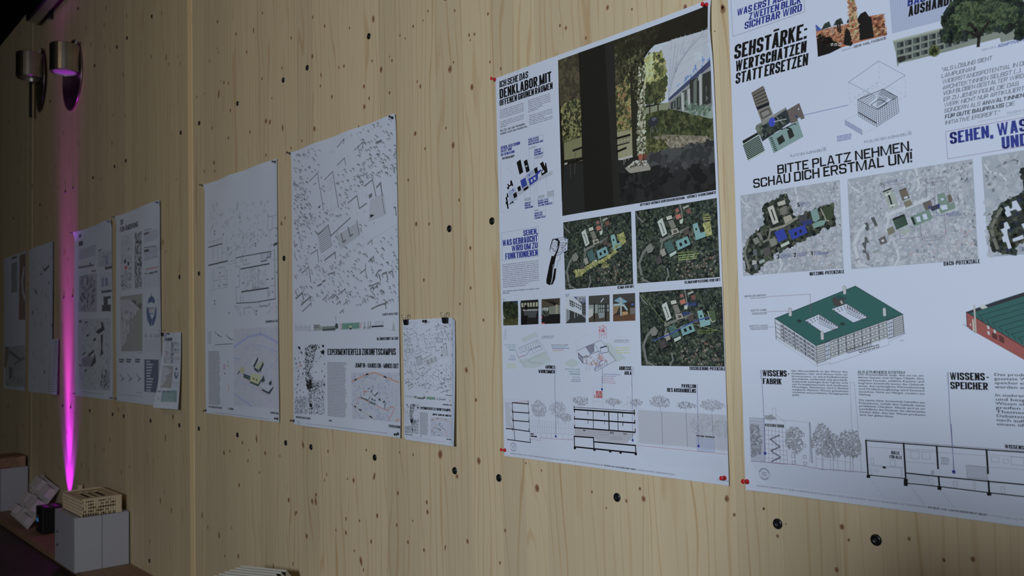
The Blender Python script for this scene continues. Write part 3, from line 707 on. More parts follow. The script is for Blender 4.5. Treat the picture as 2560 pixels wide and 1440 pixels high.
for r_ in range(3):
    for i in range(15):
        x = 1462 + i * 69.5; y = 372 - i * 17.8 + r_ * 66 - (i * 1.6 * r_); hh = 44 - r_ * 4
        if r_ == 2 and i > 8: hh = 30
        S.poly(P_, [(x, y), (x + 56, y - 14), (x + 58, y - 14 + hh), (x + 2, y + hh)], (40, 50, 52), 2); S.poly(P_, [(x + 4, y + 4), (x + 26, y - 1), (x + 27, y + hh - 8), (x + 6, y + hh - 3)], (62, 74, 78), 2.3)
        S.poly(P_, [(x + 32, y - 3), (x + 50, y - 8), (x + 51, y + hh - 16), (x + 34, y + hh - 10)], (28, 36, 38), 2.3)
S.poly(P_, [(1465, 495), (1530, 480), (1540, 520), (1480, 545)], (30, 36, 36), 2.4)
GN = [(18, 28, 24), (26, 38, 28), (34, 50, 34), (12, 20, 18), (44, 62, 40), (22, 38, 42)]
crown = [(1870, 195), (1885, 120), (1960, 30), (2020, -30), (2280, -60), (2500, -40), (2530, 40), (2560, 120), (2540, 200), (2420, 240), (2300, 250), (2200, 270), (2120, 300), (2000, 290), (1930, 260)]
S.poly(P_, crown, (26, 42, 28), 3)
S.scatter(P_, crown, 1500, .016, GN, 3.2, 11, 'leaf'); S.scatter(P_, [(1900, 180), (2020, 20), (2300, 10), (2500, 60), (2500, 180), (2300, 230), (2000, 270)], 700, .008, [(46, 66, 40), (58, 78, 46), (28, 44, 30)], 4, 12, 'leaf')
S.scatter(P_, [(1850, 280), (1960, 220), (2120, 310), (2050, 330), (1880, 360)], 160, .012, GN, 4, 13, 'leaf'); S.scatter(P_, [(1740, 470), (1760, 420), (1800, 410), (1812, 450), (1790, 470)], 90, .010, [(70, 84, 40), (54, 68, 34), (88, 98, 48)], 3.5, 14, 'leaf')
S.line(P_, [(2165, 395), (2172, 320), (2140, 260), (2100, 210)], .006, (22, 22, 20), 4.8); S.line(P_, [(2172, 320), (2210, 250), (2260, 190)], .005, (22, 22, 20), 4.8); S.line(P_, [(2175, 335), (2130, 300), (2060, 270)], .004, (22, 22, 20), 4.8)
S.scatter(P_, [(2500, 250), (2560, 120), (2560, 320), (2510, 325)], 160, .012, GN, 3.3, 15)
S.text('caption', 'ADAPTIVE FASSADE', (2335, 412), (2710, 318), (2333, 388), BLUE, 'bold'); S.text('caption', 'GEBÄUDE 2:', (2195, 440), (2322, 410), (2195, 426), GR)
# quote
S.crop(2300, 120, 4.8)
q = [('"ALS LÖSUNG SIEHT', 258, 280, 865, 150), ('LAMPUGNANI', 258, 357, 660, 272), ('WIDERSTANDSPOTENTIAL IN DER', 264, 426, 1325, 195), ('ARCHITEKT:INNEN SELBST (...).', 268, 497, 1215, 298), ('VOM BLOßEN GESTALTER WIRD', 276, 566, 1240, 360),
     ('ER ZU JENER FIGUR, DIE DAS', 282, 637, 1182, 453), ('WERK NICHT NUR ARTIKULIERT,', 288, 707, 1262, 507)]
for t, x, y, x2, y2 in q: S.text('quote', t, (x, y), (x2, y2), (x - 4, y - 46), (24, 26, 34), 'semi', shear=.18)
S.text('quote', 'SONDERN ALS', (292, 778), (722, 692), (288, 732), (24, 26, 34), 'semi', shear=.18); S.text('quote', 'ANWÄLT:INNEN', (745, 687), (1245, 588), (745, 642), BK, 'bold', shear=.18)
S.text('quote', 'FÜR GUTE BAUPRAXIS', (298, 848), (1005, 712), (293, 802), BK, 'bold', shear=.18); S.text('quote', 'DIE', (1030, 706), (1135, 686), (1030, 660), (24, 26, 34), 'semi', shear=.18)
S.text('quote', 'INITIATIVE ERGREIFT."', (302, 918), (955, 800), (298, 872), (24, 26, 34), 'semi', shear=.18)
S.text('quote', 'RAMONA KRAMER', (1042, 798), (1400, 735), (1040, 768), GR, 'reg', shear=.18); S.greek('quote', (700, 880), (702, 890), (1400, 760), 1, (120, 120, 140), ragged=0)
S.line('heading_frame', [(1420, 800), (308, 1003), (332, 1332), (1420, 1150)], .0007, (104, 70, 120))
S.text('blue_heading', 'SEHEN, WAS', (362, 1160), (1290, 990), (352, 1018), BLUE, 'cond'); S.text('blue_heading', 'UND', (985, 1218), (1300, 1162), (976, 1072), BLUE, 'cond')
# square of the campus, axonometric pavilion
S.crop(1820, 130, 4.1135)
P_ = 'roof_plan_picture'
S.poly(P_, [(240, 420), (362, 346), (428, 528), (290, 575)], (74, 74, 72), 1)
for i in range(9): S.line(P_, [(252 + i * 5, 440 + i * 14), (372 + i * 5, 370 + i * 17)], .0022, (50, 50, 50) if i % 2 else (96, 92, 86), 2)
S.poly(P_, [(292, 570), (420, 515), (426, 545), (302, 598)], (16, 22, 34), 2.5)
S.poly(P_, [(302, 598), (426, 545), (464, 640), (345, 720)], (98, 98, 94), 2); S.poly(P_, [(322, 618), (420, 572), (445, 640), (352, 690)], (58, 60, 60), 2.6); S.grid(P_, [(345, 630), (412, 598), (428, 630), (362, 668)], 4, 3, (126, 128, 128), .0014, 3)
S.poly(P_, [(288, 755), (595, 570), (650, 718), (355, 920)], (34, 46, 56), 3); S.poly(P_, [(288, 755), (590, 572), (598, 590), (300, 800)], (100, 106, 106), 3.2)
S.scatter(P_, [(330, 790), (560, 660), (600, 720), (370, 880)], 260, .012, [(26, 38, 42), (40, 54, 54), (20, 30, 38), (52, 62, 60)], 3.4, 21)
S.scatter(P_, [(300, 770), (350, 760), (360, 860), (330, 850)], 60, .010, [(84, 96, 88), (60, 74, 66)], 3.5, 22)
c = S.P((454, 722)); S.polyw(P_, [(c[0] + .009 * math.cos(t), c[1] + .011 * math.sin(t)) for t in np.linspace(0, 6.0, 14)], (20, 50, 170), 4.4)
S.line(P_, [(470, 718), (600, 690)], .002, (130, 140, 150), 4.4); S.line(P_, [(500, 670), (570, 740)], .0015, (110, 120, 130), 4.4)
S.poly(P_, [(605, 600), (733, 525), (790, 680), (752, 695), (742, 672), (715, 686), (720, 708), (648, 738)], (80, 74, 76), 3); S.poly(P_, [(718, 582), (730, 576), (735, 592), (723, 598)], (150, 154, 160), 3.5); S.poly(P_, [(690, 655), (720, 645), (712, 680), (700, 675)], (30, 50, 90), 3.6)
S.poly(P_, [(412, 880), (720, 705), (776, 870), (470, 1040)], (92, 124, 130), 4); S.poly(P_, [(502, 890), (560, 850), (590, 915), (528, 958)], (28, 36, 36), 4.4); S.poly(P_, [(608, 810), (655, 785), (684, 865), (634, 898)], (28, 36, 36), 4.4)
for i in range(8): S.line(P_, [(435 + i * 7, 888 + i * 18), (455 + i * 7, 882 + i * 18)], .0022, (20, 34, 36), 4.5)
S.line(P_, [(550, 800), (690, 735), (700, 750)], .002, (24, 36, 38), 4.5); S.line(P_, [(610, 780), (640, 790)], .004, (24, 36, 38), 4.5)
S.poly(P_, [(148, 915), (305, 825), (378, 1025), (210, 1122)], (128, 152, 150), 3); S.poly(P_, [(148, 915), (305, 825), (312, 850), (160, 945)], (24, 28, 34), 3.3)
for i in range(10): S.line(P_, [(160 + i * 5.2, 962 + i * 15.5), (318 + i * 6, 868 + i * 15.5)], .0028, (22, 40, 40), 3.5)
S.line('axonometric_drawing', [(782, 648), (1234, 546)], .0009, (60, 50, 140), 2)
S.text('caption', 'PLATZ DES AUSHANDELNS', (640, 1083), (1012, 1013), (640, 1058), (50, 54, 66)); S.text('caption', '1:1000', (958, 993), (1008, 984), (958, 984), GR)
S.text('caption', 'PAVILLON DES AUSHANDELNS', (1402, 940), (1888, 848), (1402, 914), (50, 54, 66)); S.text('caption', '1:100', (1838, 826), (1886, 816), (1838, 816), GR)
S.greek('caption', (1120, 862), (1122, 925), (1278, 838), 5, (70, 76, 150), seed=5)
P_ = 'axonometric_drawing'; lc = (84, 84, 110)
S.line(P_, [(1240, 310), (1550, 92), (1820, 240), (1505, 445)], .0007, lc, closed=True)
for a, b in (((1550, 92), (1555, 300)), ((1240, 310), (1255, 512)), ((1820, 240), (1832, 450)), ((1255, 512), (1555, 300)), ((1555, 300), (1832, 450)), ((1255, 512), (1335, 560)), ((1832, 450), (1750, 500)),
             ((1290, 470), (1550, 310)), ((1330, 470), (1555, 342))): S.line(P_, [a, b], .0005, (120, 124, 146), dash=.006)
ik = (40, 40, 56)
S.grid(P_, [(1334, 492), (1522, 592), (1530, 768), (1342, 660)], 9, 8, ik, .0006); S.grid(P_, [(1522, 592), (1742, 462), (1758, 622), (1530, 768)], 10, 8, ik, .0006)
S.grid(P_, [(1334, 492), (1450, 425), (1522, 462), (1430, 545)], 6, 4, ik, .0005); S.grid(P_, [(1595, 392), (1742, 462), (1700, 492), (1560, 425)], 8, 3, ik, .0008); S.grid(P_, [(1550, 430), (1640, 480), (1600, 520), (1530, 560)], 5, 4, ik, .0007)
S.line(P_, [(1470, 545), (1560, 480), (1640, 528), (1545, 590)], .0012, ik, closed=True); S.line(P_, [(1342, 620), (1525, 728)], .0022, ik)
S.line(P_, [(1334, 492), (1595, 380), (1742, 462), (1522, 592)], .0012, ik, closed=True)
S.grid(P_, [(1205, 702), (1376, 800), (1378, 850), (1208, 748)], 10, 3, (66, 76, 130), .0008)
S.line(P_, [(1205, 702), (1335, 630), (1522, 735)], .0005, (120, 124, 146), dash=.005); S.line(P_, [(1378, 850), (1530, 768)], .0005, (120, 124, 146), dash=.005)
S.text('slogan', 'BITTE PLATZ NEHMEN.', (510, 1253), (1896, 1018), (510, 1160), BK, 'bold'); S.text('slogan', 'SCHAU DICH ERSTMAL UM!', (262, 1400), (1896, 1135), (258, 1306), BK, 'bold')
# maps
S.crop(1840, 400, 4.0)
q1 = [(38, 357), (1028, 200), (1085, 1078), (76, 1163)]; q2 = [(1108, 183), (2362, 0), (2428, 1008), (1158, 1078)]
aerial(S, 'site_map', q1, 31, faded=True, n=900, detail=False)
sp = [(275, 465), (495, 338), (582, 580), (972, 432), (992, 660), (855, 682), (838, 712), (368, 948), (365, 988), (235, 1052), (222, 1130), (165, 1135), (105, 1105), (74, 930), (135, 780), (288, 655)]
S.poly('site_map', sp, (36, 46, 42), 3); S.scatter('site_map', sp, 1300, .010, DK + [(58, 66, 54), (70, 78, 66)], 3.2, 33)
for pts, c in (([(315, 478), (372, 450), (428, 622), (372, 648)], (142, 148, 146)), ([(412, 425), (488, 400), (500, 440), (425, 462)], (138, 140, 134)), ([(440, 478), (505, 452), (540, 535), (465, 560)], (64, 66, 64)),
               ([(472, 572), (545, 545), (572, 600), (492, 635)], (126, 124, 114)), ([(385, 722), (475, 683), (515, 780), (425, 828)], (18, 44, 150)), ([(525, 705), (688, 645), (715, 728), (565, 800)], (18, 44, 150)),
               ([(448, 848), (528, 808), (540, 835), (455, 876)], (136, 156, 152)), ([(620, 580), (700, 545), (720, 600), (640, 630)], (52, 54, 66)), ([(640, 620), (760, 590), (765, 640), (690, 655)], (30, 44, 100)),
               ([(745, 510), (812, 480), (840, 590), (800, 620), (770, 610)], (88, 122, 126)), ([(765, 640), (830, 610), (905, 600), (880, 650), (775, 685)], (86, 124, 120)), ([(825, 520), (865, 505), (875, 550), (835, 560)], (66, 60, 58)),
               ([(330, 800), (390, 770), (415, 840), (355, 872)], (100, 104, 100)), ([(265, 890), (330, 865), (352, 940), (288, 965)], (66, 64, 70)), ([(165, 790), (215, 770), (240, 820), (195, 850)], (96, 104, 100)), ([(215, 735), (245, 722), (272, 790), (245, 802)], (90, 96, 94)), ([(230, 1010), (285, 990), (292, 1015), (238, 1040)], (110, 136, 140)), ([(165, 1000), (205, 1005), (210, 1040), (160, 1050)], (130, 136, 140)), ([(180, 1050), (212, 1045), (215, 1090), (190, 1100)], (76, 88, 100)),
               ([(170, 900), (205, 890), (215, 950), (180, 960)], (70, 80, 92))): S.poly('site_map', pts, c, 4)
S.line('site_map', [(355, 500), (390, 600)], .003, (20, 24, 26), 4.5); S.poly('site_map', [(582, 728), (608, 716), (612, 748), (588, 758)], (24, 32, 36), 4.5); S.poly('site_map', [(632, 704), (656, 694), (664, 724), (640, 732)], (24, 32, 36), 4.5)
for i in range(5): S.line('site_map', [(445, 490 + i * 14), (510, 464 + i * 16)], .0014, (120, 120, 116), 4.5)
S.poly('site_map', [(870, 490), (960, 450), (975, 560), (930, 610), (880, 560)], (44, 60, 40), 4); S.line('site_map', [(850, 490), (885, 560), (900, 600), (930, 610)], .0025, (120, 126, 116), 4.5)
S.line('site_map', [(345, 690), (330, 790), (280, 820)], .005, (92, 96, 92), 4); S.line('site_map', [(610, 580), (480, 660), (350, 700)], .006, (104, 108, 100), 4); S.line('site_map', [(120, 800), (85, 930), (130, 1080)], .006, (92, 98, 96), 4)
for n_, t1, t2, x, y in (('5', 'ADRESSE', 'AULA', 615, 470), ('3', 'WISSENS-', 'SPEICHER', 410, 988), ('2', 'WISSENS-', 'FABRIK', 578, 972), ('1', 'GRÜNES', 'WOHNZIMMER', 745, 957)):
    S.text('map_label', n_, (x, y), (x + 24, y - 3), (x, y - 42), BK, 'cond', 5); S.text('map_label', t1, (x + 30, y - 22), (x + 30 + 14 * len(t1), y - 24 - len(t1) * 1.6), (x + 30, y - 42), (30, 48, 130), 'semi', 5); S.text('map_label', t2, (x + 32, y - 2), (x + 32 + 15.5 * len(t2), y - 4 - len(t2) * 1.6), (x + 32, y - 22), (30, 48, 130), 'semi', 5)
for a in (((648, 470), (648, 575)), ((600, 930), (602, 820)), ((762, 900), (757, 770)), ((432, 950), (432, 905))): S.line('map_label', a, .0006, (80, 70, 110), 5)
S.line('map_label', [(990, 226), (972, 290), (990, 276), (1018, 288), (990, 226)], .0007, (60, 60, 76), 5)
S.text('heading', 'NUTZUNG-POTENZIALE', (738, 1157), (1085, 1132), (736, 1122), BK, 'cond'); S.text('caption', '1:2000', (1030, 1084), (1078, 1080), (1030, 1074), GR)
P_ = 'roof_map'
aerial(S, P_, q2, 41, faded=True, n=1100, detail=False)
for pts, c in (([(1468, 310), (1552, 280), (1628, 468), (1540, 502)], (118, 134, 132)), ([(1630, 305), (1700, 275), (1740, 378), (1668, 410)], (64, 62, 54)), ([(1672, 420), (1745, 395), (1770, 448), (1700, 478)], (96, 94, 80)),
               ([(1865, 430), (1945, 398), (1975, 480), (1895, 505)], (78, 74, 74)), ([(1940, 470), (2035, 435), (2045, 480), (1960, 515)], (40, 46, 72)), ([(2010, 345), (2082, 322), (2118, 410), (2145, 440), (2180, 410), (2197, 485), (2045, 538), (2030, 490)], (86, 112, 108)),
               ([(2115, 350), (2145, 342), (2170, 400), (2150, 425), (2125, 425)], (84, 76, 66)), ([(1742, 565), (1930, 492), (1970, 585), (1785, 668)], (82, 112, 108)), ([(1568, 585), (1680, 540), (1720, 650), (1612, 702)], (112, 146, 132)),
               ([(1640, 715), (1740, 672), (1750, 700), (1730, 720), (1652, 748)], (120, 136, 138)), ([(1508, 690), (1568, 662), (1596, 720), (1530, 755)], (92, 94, 82)), ([(1422, 790), (1490, 755), (1515, 825), (1448, 852)], (78, 76, 82)),
               ([(1348, 578), (1382, 568), (1420, 655), (1400, 665), (1385, 655), (1372, 625), (1325, 648), (1335, 690), (1310, 715), (1290, 680), (1305, 660), (1284, 632), (1312, 620), (1328, 642), (1368, 622)], (64, 70, 74)),
               ([(1285, 775), (1305, 765), (1332, 820), (1305, 835), (1300, 890), (1285, 890), (1260, 830), (1290, 815)], (66, 72, 80)), ([(1262, 905), (1300, 890), (1312, 930), (1330, 935), (1338, 1000), (1315, 1005), (1302, 935), (1275, 930)], (74, 78, 86)), ([(1365, 915), (1432, 888), (1442, 912), (1418, 922), (1372, 935)], (104, 122, 126))):
    S.poly(P_, pts, c, 4)
f4 = lambda q, u, v: ((q[0][0] * (1 - u) + q[1][0] * u) * (1 - v) + (q[3][0] * (1 - u) + q[2][0] * u) * v, (q[0][1] * (1 - u) + q[1][1] * u) * (1 - v) + (q[3][1] * (1 - u) + q[2][1] * u) * v)
hq = [(1568, 585), (1680, 540), (1720, 650), (1612, 702)]
for i in range(9): S.line(P_, [f4(hq, 0, (i + .6) / 9.5), f4(hq, 1, (i + .6) / 9.5)], .0024, (20, 46, 40), 4.5)
S.poly(P_, [(1568, 585), (1680, 540), (1684, 556), (1575, 604)], (24, 26, 32), 4.6)
hq = [(1752, 580), (1790, 566), (1812, 640), (1785, 652)]
for i in range(9): S.line(P_, [f4(hq, 0, i / 9), f4(hq, .5, i / 9)], .0018, (18, 40, 40), 4.5)
for pts in ([(1798, 572), (1838, 562), (1852, 615), (1815, 622)], [(1864, 545), (1904, 535), (1920, 590), (1880, 598)], [(2040, 458), (2108, 445), (2118, 490), (2062, 502)], [(2048, 385), (2075, 378), (2082, 400), (2055, 406)], [(1680, 372), (1715, 360), (1720, 382), (1688, 392)]): S.poly(P_, pts, (166, 176, 192), 4.6)
S.line(P_, [(1520, 330), (1535, 370), (1565, 465)], .0035, (20, 24, 28), 4.6); S.line(P_, [(1474, 318), (1552, 286)], .003, (24, 28, 30), 4.6); S.line(P_, [(1500, 350), (1540, 335)], .0045, (150, 160, 160), 4.7); S.line(P_, [(1545, 460), (1585, 450)], .0045, (150, 160, 160), 4.7)
for i in range(6): S.line(P_, [(1640 + i * 6, 322 + i * 14), (1708 + i * 5, 296 + i * 14)], .0012, (110, 104, 90), 4.5)
S.poly(P_, [(1925, 462), (1945, 458), (1950, 485), (1930, 488)], (22, 40, 120), 4.7); S.poly(P_, [(2018, 440), (2034, 436), (2042, 468), (2020, 470)], (20, 36, 110), 4.7); S.poly(P_, [(1455, 800), (1478, 792), (1484, 815), (1462, 822)], (160, 166, 176), 4.7)
for L in (((1905, 392), (1902, 238), (2122, 208), (2132, 340)), ((1988, 228), (1995, 500)), ((1642, 790), (1636, 700)), ((1642, 790), (2100, 742), (2085, 540)), ((1853, 768), (1845, 640))): S.line(P_, L, .0006, (84, 66, 84), 5)
S.line(P_, [(2005, 500), (2006, 556), (2092, 548)], .0008, (30, 44, 130), 5); S.line(P_, [(1488, 300), (1484, 235)], .0006, (40, 50, 110), 5)
S.text('map_label', 'PHOTOVOLTAIK', (1484, 238), (1682, 212), (1484, 218), (46, 62, 130), 'semi', 5); S.text('map_label', 'FLACHDÄCHER', (1902, 205), (2110, 178), (1902, 186), (60, 62, 76), 'reg', 5); S.text('map_label', 'KUPFER DÄCHER', (1860, 796), (2094, 776), (1860, 775), (60, 62, 76), 'reg', 5)
S.text('map_label', 'CAMPUS-', (2105, 550), (2240, 532), (2105, 528), (30, 48, 130), 'semi', 5); S.text('map_label', 'TERRASSE', (2105, 574), (2258, 556), (2105, 552), (30, 48, 130), 'semi', 5)
for a in ((1500, 250, 1665, 228, 262), (1905, 222, 2095, 198, 232), (1875, 805, 2075, 790, 815), (2112, 592, 2300, 566, 600)): S.greek('map_label', (a[0], a[1]), (a[0], a[4]), (a[2], a[3]), 1, (96, 98, 120), 5, ragged=0)
S.text('heading', 'DACH-POTENZIALE', (2078, 1060), (2442, 1030), (2076, 1020), BK, 'cond'); S.text('caption', '1:2000', (2365, 980), (2425, 976), (2365, 970), GR)
S.crop(2380, 360, 4.2333)
P_ = 'site_map#2'
W3 = [S.P(p) for p in ((313, 137), (900, 40), (900, 1150), (388, 1197))]
xr = -.445; S.polyw(P_, [(W3[0][0], (W3[0][1] + .0)), (xr, W3[0][1]), (xr, W3[3][1]), (W3[3][0], W3[3][1])], (118, 130, 150), 1)
S.scatter(P_, [(W3[0][0] + .004, W3[0][1] - .004), (xr - .004, W3[0][1] - .004), (xr - .004, W3[3][1] + .004), (W3[0][0] + .004, W3[3][1] + .004)], 900, .011, [(114, 125, 144), (125, 136, 155), (130, 140, 159), (116, 128, 146)], 1.3, 51, world=True)
S.line(P_, [(345, 215), (390, 285), (430, 305), (490, 310), (540, 345), (575, 385)], .003, (146, 156, 172), 2.6); S.line(P_, [(590, 200), (730, 500)], .001, (130, 140, 160), 2.6)
sp = [(762, 515), (500, 672), (382, 895), (440, 1128), (560, 1152), (652, 1148), (668, 1055), (762, 1005), (900, 940), (900, 250), (735, 265)]
S.poly(P_, sp, (36, 46, 40), 3); S.scatter(P_, sp, 420, .012, DK + [(58, 64, 50), (24, 36, 60)], 3.2, 52)
S.line(P_, [(520, 690), (460, 790), (415, 890), (440, 990), (480, 1100)], .006, (84, 90, 82), 3.9)
for pts in ([(555, 672), (600, 655), (620, 690), (640, 672), (635, 612), (682, 596), (738, 695), (700, 712), (675, 690), (650, 700), (612, 712), (632, 752), (588, 775), (560, 730), (572, 705)],
            [(550, 838), (582, 822), (618, 890), (585, 905), (590, 960), (605, 1015), (632, 1100), (598, 1112), (572, 1035), (545, 1040), (528, 990), (552, 965), (515, 905), (555, 890)], [(735, 850), (762, 838), (800, 850), (800, 900), (762, 900)],
            [(640, 1005), (752, 962), (762, 1000), (735, 1010), (650, 1035)]): S.poly(P_, pts, (150, 160, 184), 4.5)
S.text('map_label', 'KOPF AUF', (462, 258), (582, 205), (462, 245), (50, 52, 64), 'semi', 5, rot=True); S.text('map_label', 'KOPF AN', (602, 198), (710, 148), (602, 184), (50, 52, 64), 'semi', 5, rot=True)
S.text('map_label', 'PLATZ', (720, 1110), (850, 1095), (720, 1090), (30, 48, 130), 'semi', 5); S.text('map_label', 'DES', (720, 1138), (800, 1128), (720, 1118), (30, 48, 130), 'semi', 5)
# green-roofed building
S.crop(1840, 680, 3.5556)
P_ = 'building_drawing'; GRN = (22, 78, 80); ik = (44, 44, 58); WL = (128, 138, 152)
S.poly(P_, [(347, 412), (712, 655), (722, 815), (358, 598), (352, 550)], (142, 154, 176), 1)
S.poly(P_, [(712, 655), (1482, 376), (1496, 545), (1275, 610), (722, 815)], WL, 1)
S.grid(P_, [(347, 412), (712, 655), (720, 800), (358, 570)], 10, 4, ik, .0009, 2, cols=False); S.grid(P_, [(395, 455), (700, 655), (708, 800), (400, 590)], 9, 4, ik, .0007, 2, (.12, .82, .2, .72), (82, 90, 106), rows=False)
S.grid(P_, [(712, 655), (790, 630), (796, 790), (722, 812)], 1, 8, ik, .0008, 2); S.grid(P_, [(790, 630), (832, 615), (840, 765), (796, 782)], 3, 4, ik, .0009, 2, (.1, .9, .1, .9), (160, 170, 190))
S.grid(P_, [(832, 615), (1342, 432), (1352, 582), (842, 760)], 14, 1, (90, 92, 108), .0006, 2, rows=False); S.grid(P_, [(838, 612), (1340, 434), (1350, 580), (846, 762)], 14, 3, ik, .0006, 2.4, (.14, .86, .22, .78), ik, rows=False, cols=False)
S.grid(P_, [(838, 612), (1340, 434), (1350, 580), (846, 762)], 14, 3, ik, .0006, 2.8, (.24, .78, .32, .70), (144, 156, 172), rows=False, cols=False)
S.grid(P_, [(1342, 432), (1395, 412), (1402, 578), (1352, 594)], 3, 5, ik, .0009, 2, (.1, .9, .1, .9), (160, 170, 190)); S.grid(P_, [(1395, 412), (1482, 378), (1495, 545), (1404, 575)], 1, 9, ik, .0009, 2)
S.grid(P_, [(1085, 690), (1275, 640), (1280, 668), (1095, 722)], 5, 1, ik, .0009, 2, (.1, .85, 0, 1), ik, rows=False, cols=False); S.grid(P_, [(1085, 690), (1275, 640), (1280, 668), (1095, 722)], 5, 1, ik, .0009, 2.6, (.2, .75, .2, .8), (140, 150, 166), rows=False, cols=False)
S.grid(P_, [(990, 690), (1200, 625), (1203, 660), (995, 722)], 14, 1, ik, .0010, 3)
for a, b in (((712, 655), (722, 815)), ((1482, 376), (1496, 545)), ((347, 412), (358, 598)), ((908, 590), (916, 738)), ((978, 565), (985, 712)), ((1048, 540), (1056, 690)), ((1118, 515), (1126, 665)), ((1192, 488), (1200, 640)), ((1268, 460), (1276, 612)), ((420, 465), (428, 620)), ((520, 530), (528, 690)), ((612, 590), (620, 745))): S.line(P_, [a, b], .0012, ik, 3)
S.poly(P_, [(347, 412), (1062, 124), (1484, 376), (712, 655)], GRN, 3); S.line(P_, [(347, 412), (1062, 124), (1484, 376), (712, 655)], .0010, (20, 30, 40), 3.6, closed=True)
for cq in (((612, 430), (738, 376), (924, 492), (784, 545)), ((848, 330), (984, 282), (1176, 402), (1044, 450))):
    S.poly(P_, cq, (158, 168, 190), 4)
    a, b, c_, d = [np.array(p) for p in cq]
    S.grid(P_, [b, c_, c_ + (-6, 14), b + (6, 60)], 9, 1, ik, .0007, 4.3, (.1, .7, .1, .7), (84, 88, 104), rows=False, cols=False); S.grid(P_, [b + (4, 30), c_ + (-30, 18), c_ + (-50, 30), b + (2, 80)], 8, 2, ik, .0007, 4.3)
    S.grid(P_, [a + (6, 6), b + (0, 8), b + (2, 50), a + (50, 40)], 4, 2, ik, .0008, 4.3, (.2, .6, .2, .8), (90, 94, 110), rows=False, cols=False); S.line(P_, [a, b, c_, d], .0009, ik, 4.6, closed=True)
for x, y in ((482, 335), (965, 140), (1320, 335), (767, 545)): S.poly(P_, [(x - 15, y - 12), (x, y - 20), (x + 13, y - 10), (x + 17, y + 52), (x + 2, y + 62), (x - 12, y + 54)], (140, 148, 160), 5); S.line(P_, [(x - 15, y - 12), (x, y - 18), (x + 13, y - 10), (x + 17, y + 52), (x + 2, y + 62), (x - 12, y + 54)], .0006, ik, 5.3, closed=True)
for x, y in ((562, 432), (946, 458)): S.poly(P_, [(x - 22, y - 4), (x, y - 12), (x + 24, y), (x + 22, y + 12), (x, y + 20), (x - 20, y + 8)], (30, 46, 50), 5)
S.poly(P_, [(855, 232), (920, 205), (982, 232), (962, 250), (965, 282), (920, 306), (872, 300), (860, 262)], (52, 54, 58), 5); S.poly(P_, [(925, 262), (940, 250), (955, 280), (938, 285)], (130, 130, 136), 5.4); S.poly(P_, [(872, 228), (922, 206), (975, 230), (930, 240)], (20, 66, 70), 5.5)
S.line(P_, [(722, 815), (718, 838), (842, 804), (838, 822), (1360, 646), (1355, 620), (1515, 545)], .0006, (110, 110, 126), 3); S.line(P_, [(358, 598), (718, 838)], .0006, (110, 110, 126), 3)
S.line(P_, [(272, 219), (660, 197), (666, 385)], .0006, (110, 60, 80), 5); S.line(P_, [(282, 353), (465, 346)], .0006, (110, 60, 80), 5); S.line(P_, [(286, 489), (350, 489)], .0006, (90, 80, 90), 5)
S.text('caption', 'MIKROKLIMA INNENHOF', (75, 226), (268, 214), (75, 208), (70, 72, 86), 'semi'); S.text('caption', 'ADDITIVE KAMINE', (130, 352), (275, 346), (130, 334), (70, 72, 86), 'semi'); S.text('caption', 'ADAPTIVE FASSADE', (120, 489), (283, 485), (120, 472), (70, 72, 86), 'semi')
for a in ((130, 228, 270, 226, 238, 1), (142, 358, 276, 356, 382, 2), (126, 492, 284, 490, 516, 2)): S.greek('caption', (a[0], a[1]), (a[0], a[4]), (a[2], a[3]), a[5], (90, 92, 108), 3, ragged=0)
S.text('caption', '1:200', (1455, 616), (1492, 613), (1455, 604), GR)
P_ = 'hall_drawing'
S.poly(P_, [(2048, 355), (2560, 660), (2760, 790), (2760, 900), (2560, 780), (2100, 520), (2055, 485)], (124, 56, 54), 2); S.poly(P_, [(2048, 355), (2300, 262), (2560, 180), (2760, 100), (2760, 790), (2560, 660)], GRN, 2.4)
S.poly(P_, [(2048, 355), (2560, 180), (2760, 100), (2760, 130), (2560, 215), (2140, 350), (2070, 368)], (36, 38, 50), 2.7)
for i in range(7): x = 2160 + i * 58; y = 388 + i * 33; S.line(P_, [(x + 34, y + 52), (x + 26, y + 22), (x, y), (x + 500, y - 145)], .0009, (14, 34, 40), 3)
S.line(P_, [(2048, 355), (2760, 790)], .0012, (20, 20, 26), 3.5); S.line(P_, [(2048, 355), (2055, 485), (2100, 520)], .0012, (30, 24, 30), 3.5)
S.poly(P_, [(2110, 290), (2125, 288), (2140, 545), (2128, 545)], (136, 140, 142), 4); S.poly(P_, [(2100, 418), (2112, 420), (2122, 525), (2108, 530)], (150, 150, 150), 4); S.poly(P_, [(2150, 300), (2200, 288), (2240, 315), (2190, 330)], (150, 156, 160), 4)
for x, y in ((2232, 472), (2235, 522), (2290, 508)): S.poly(P_, [(x, y), (x + 20, y + 10), (x + 22, y + 40), (x + 2, y + 30)], (140, 152, 168), 4)
S.grid(P_, [(2280, 540), (2320, 562), (2320, 600), (2282, 580)], 4, 4, (50, 30, 34), .001, 4); S.grid(P_, [(2340, 560), (2380, 585), (2382, 632), (2342, 610)], 4, 4, (50, 30, 34), .001, 4); S.poly(P_, [(2080, 458), (2090, 460), (2090, 478), (2080, 474)], (160, 160, 170), 4); S.line(P_, [(2020, 462), (2080, 500), (2130, 540)], .001, (90, 90, 104), 4)
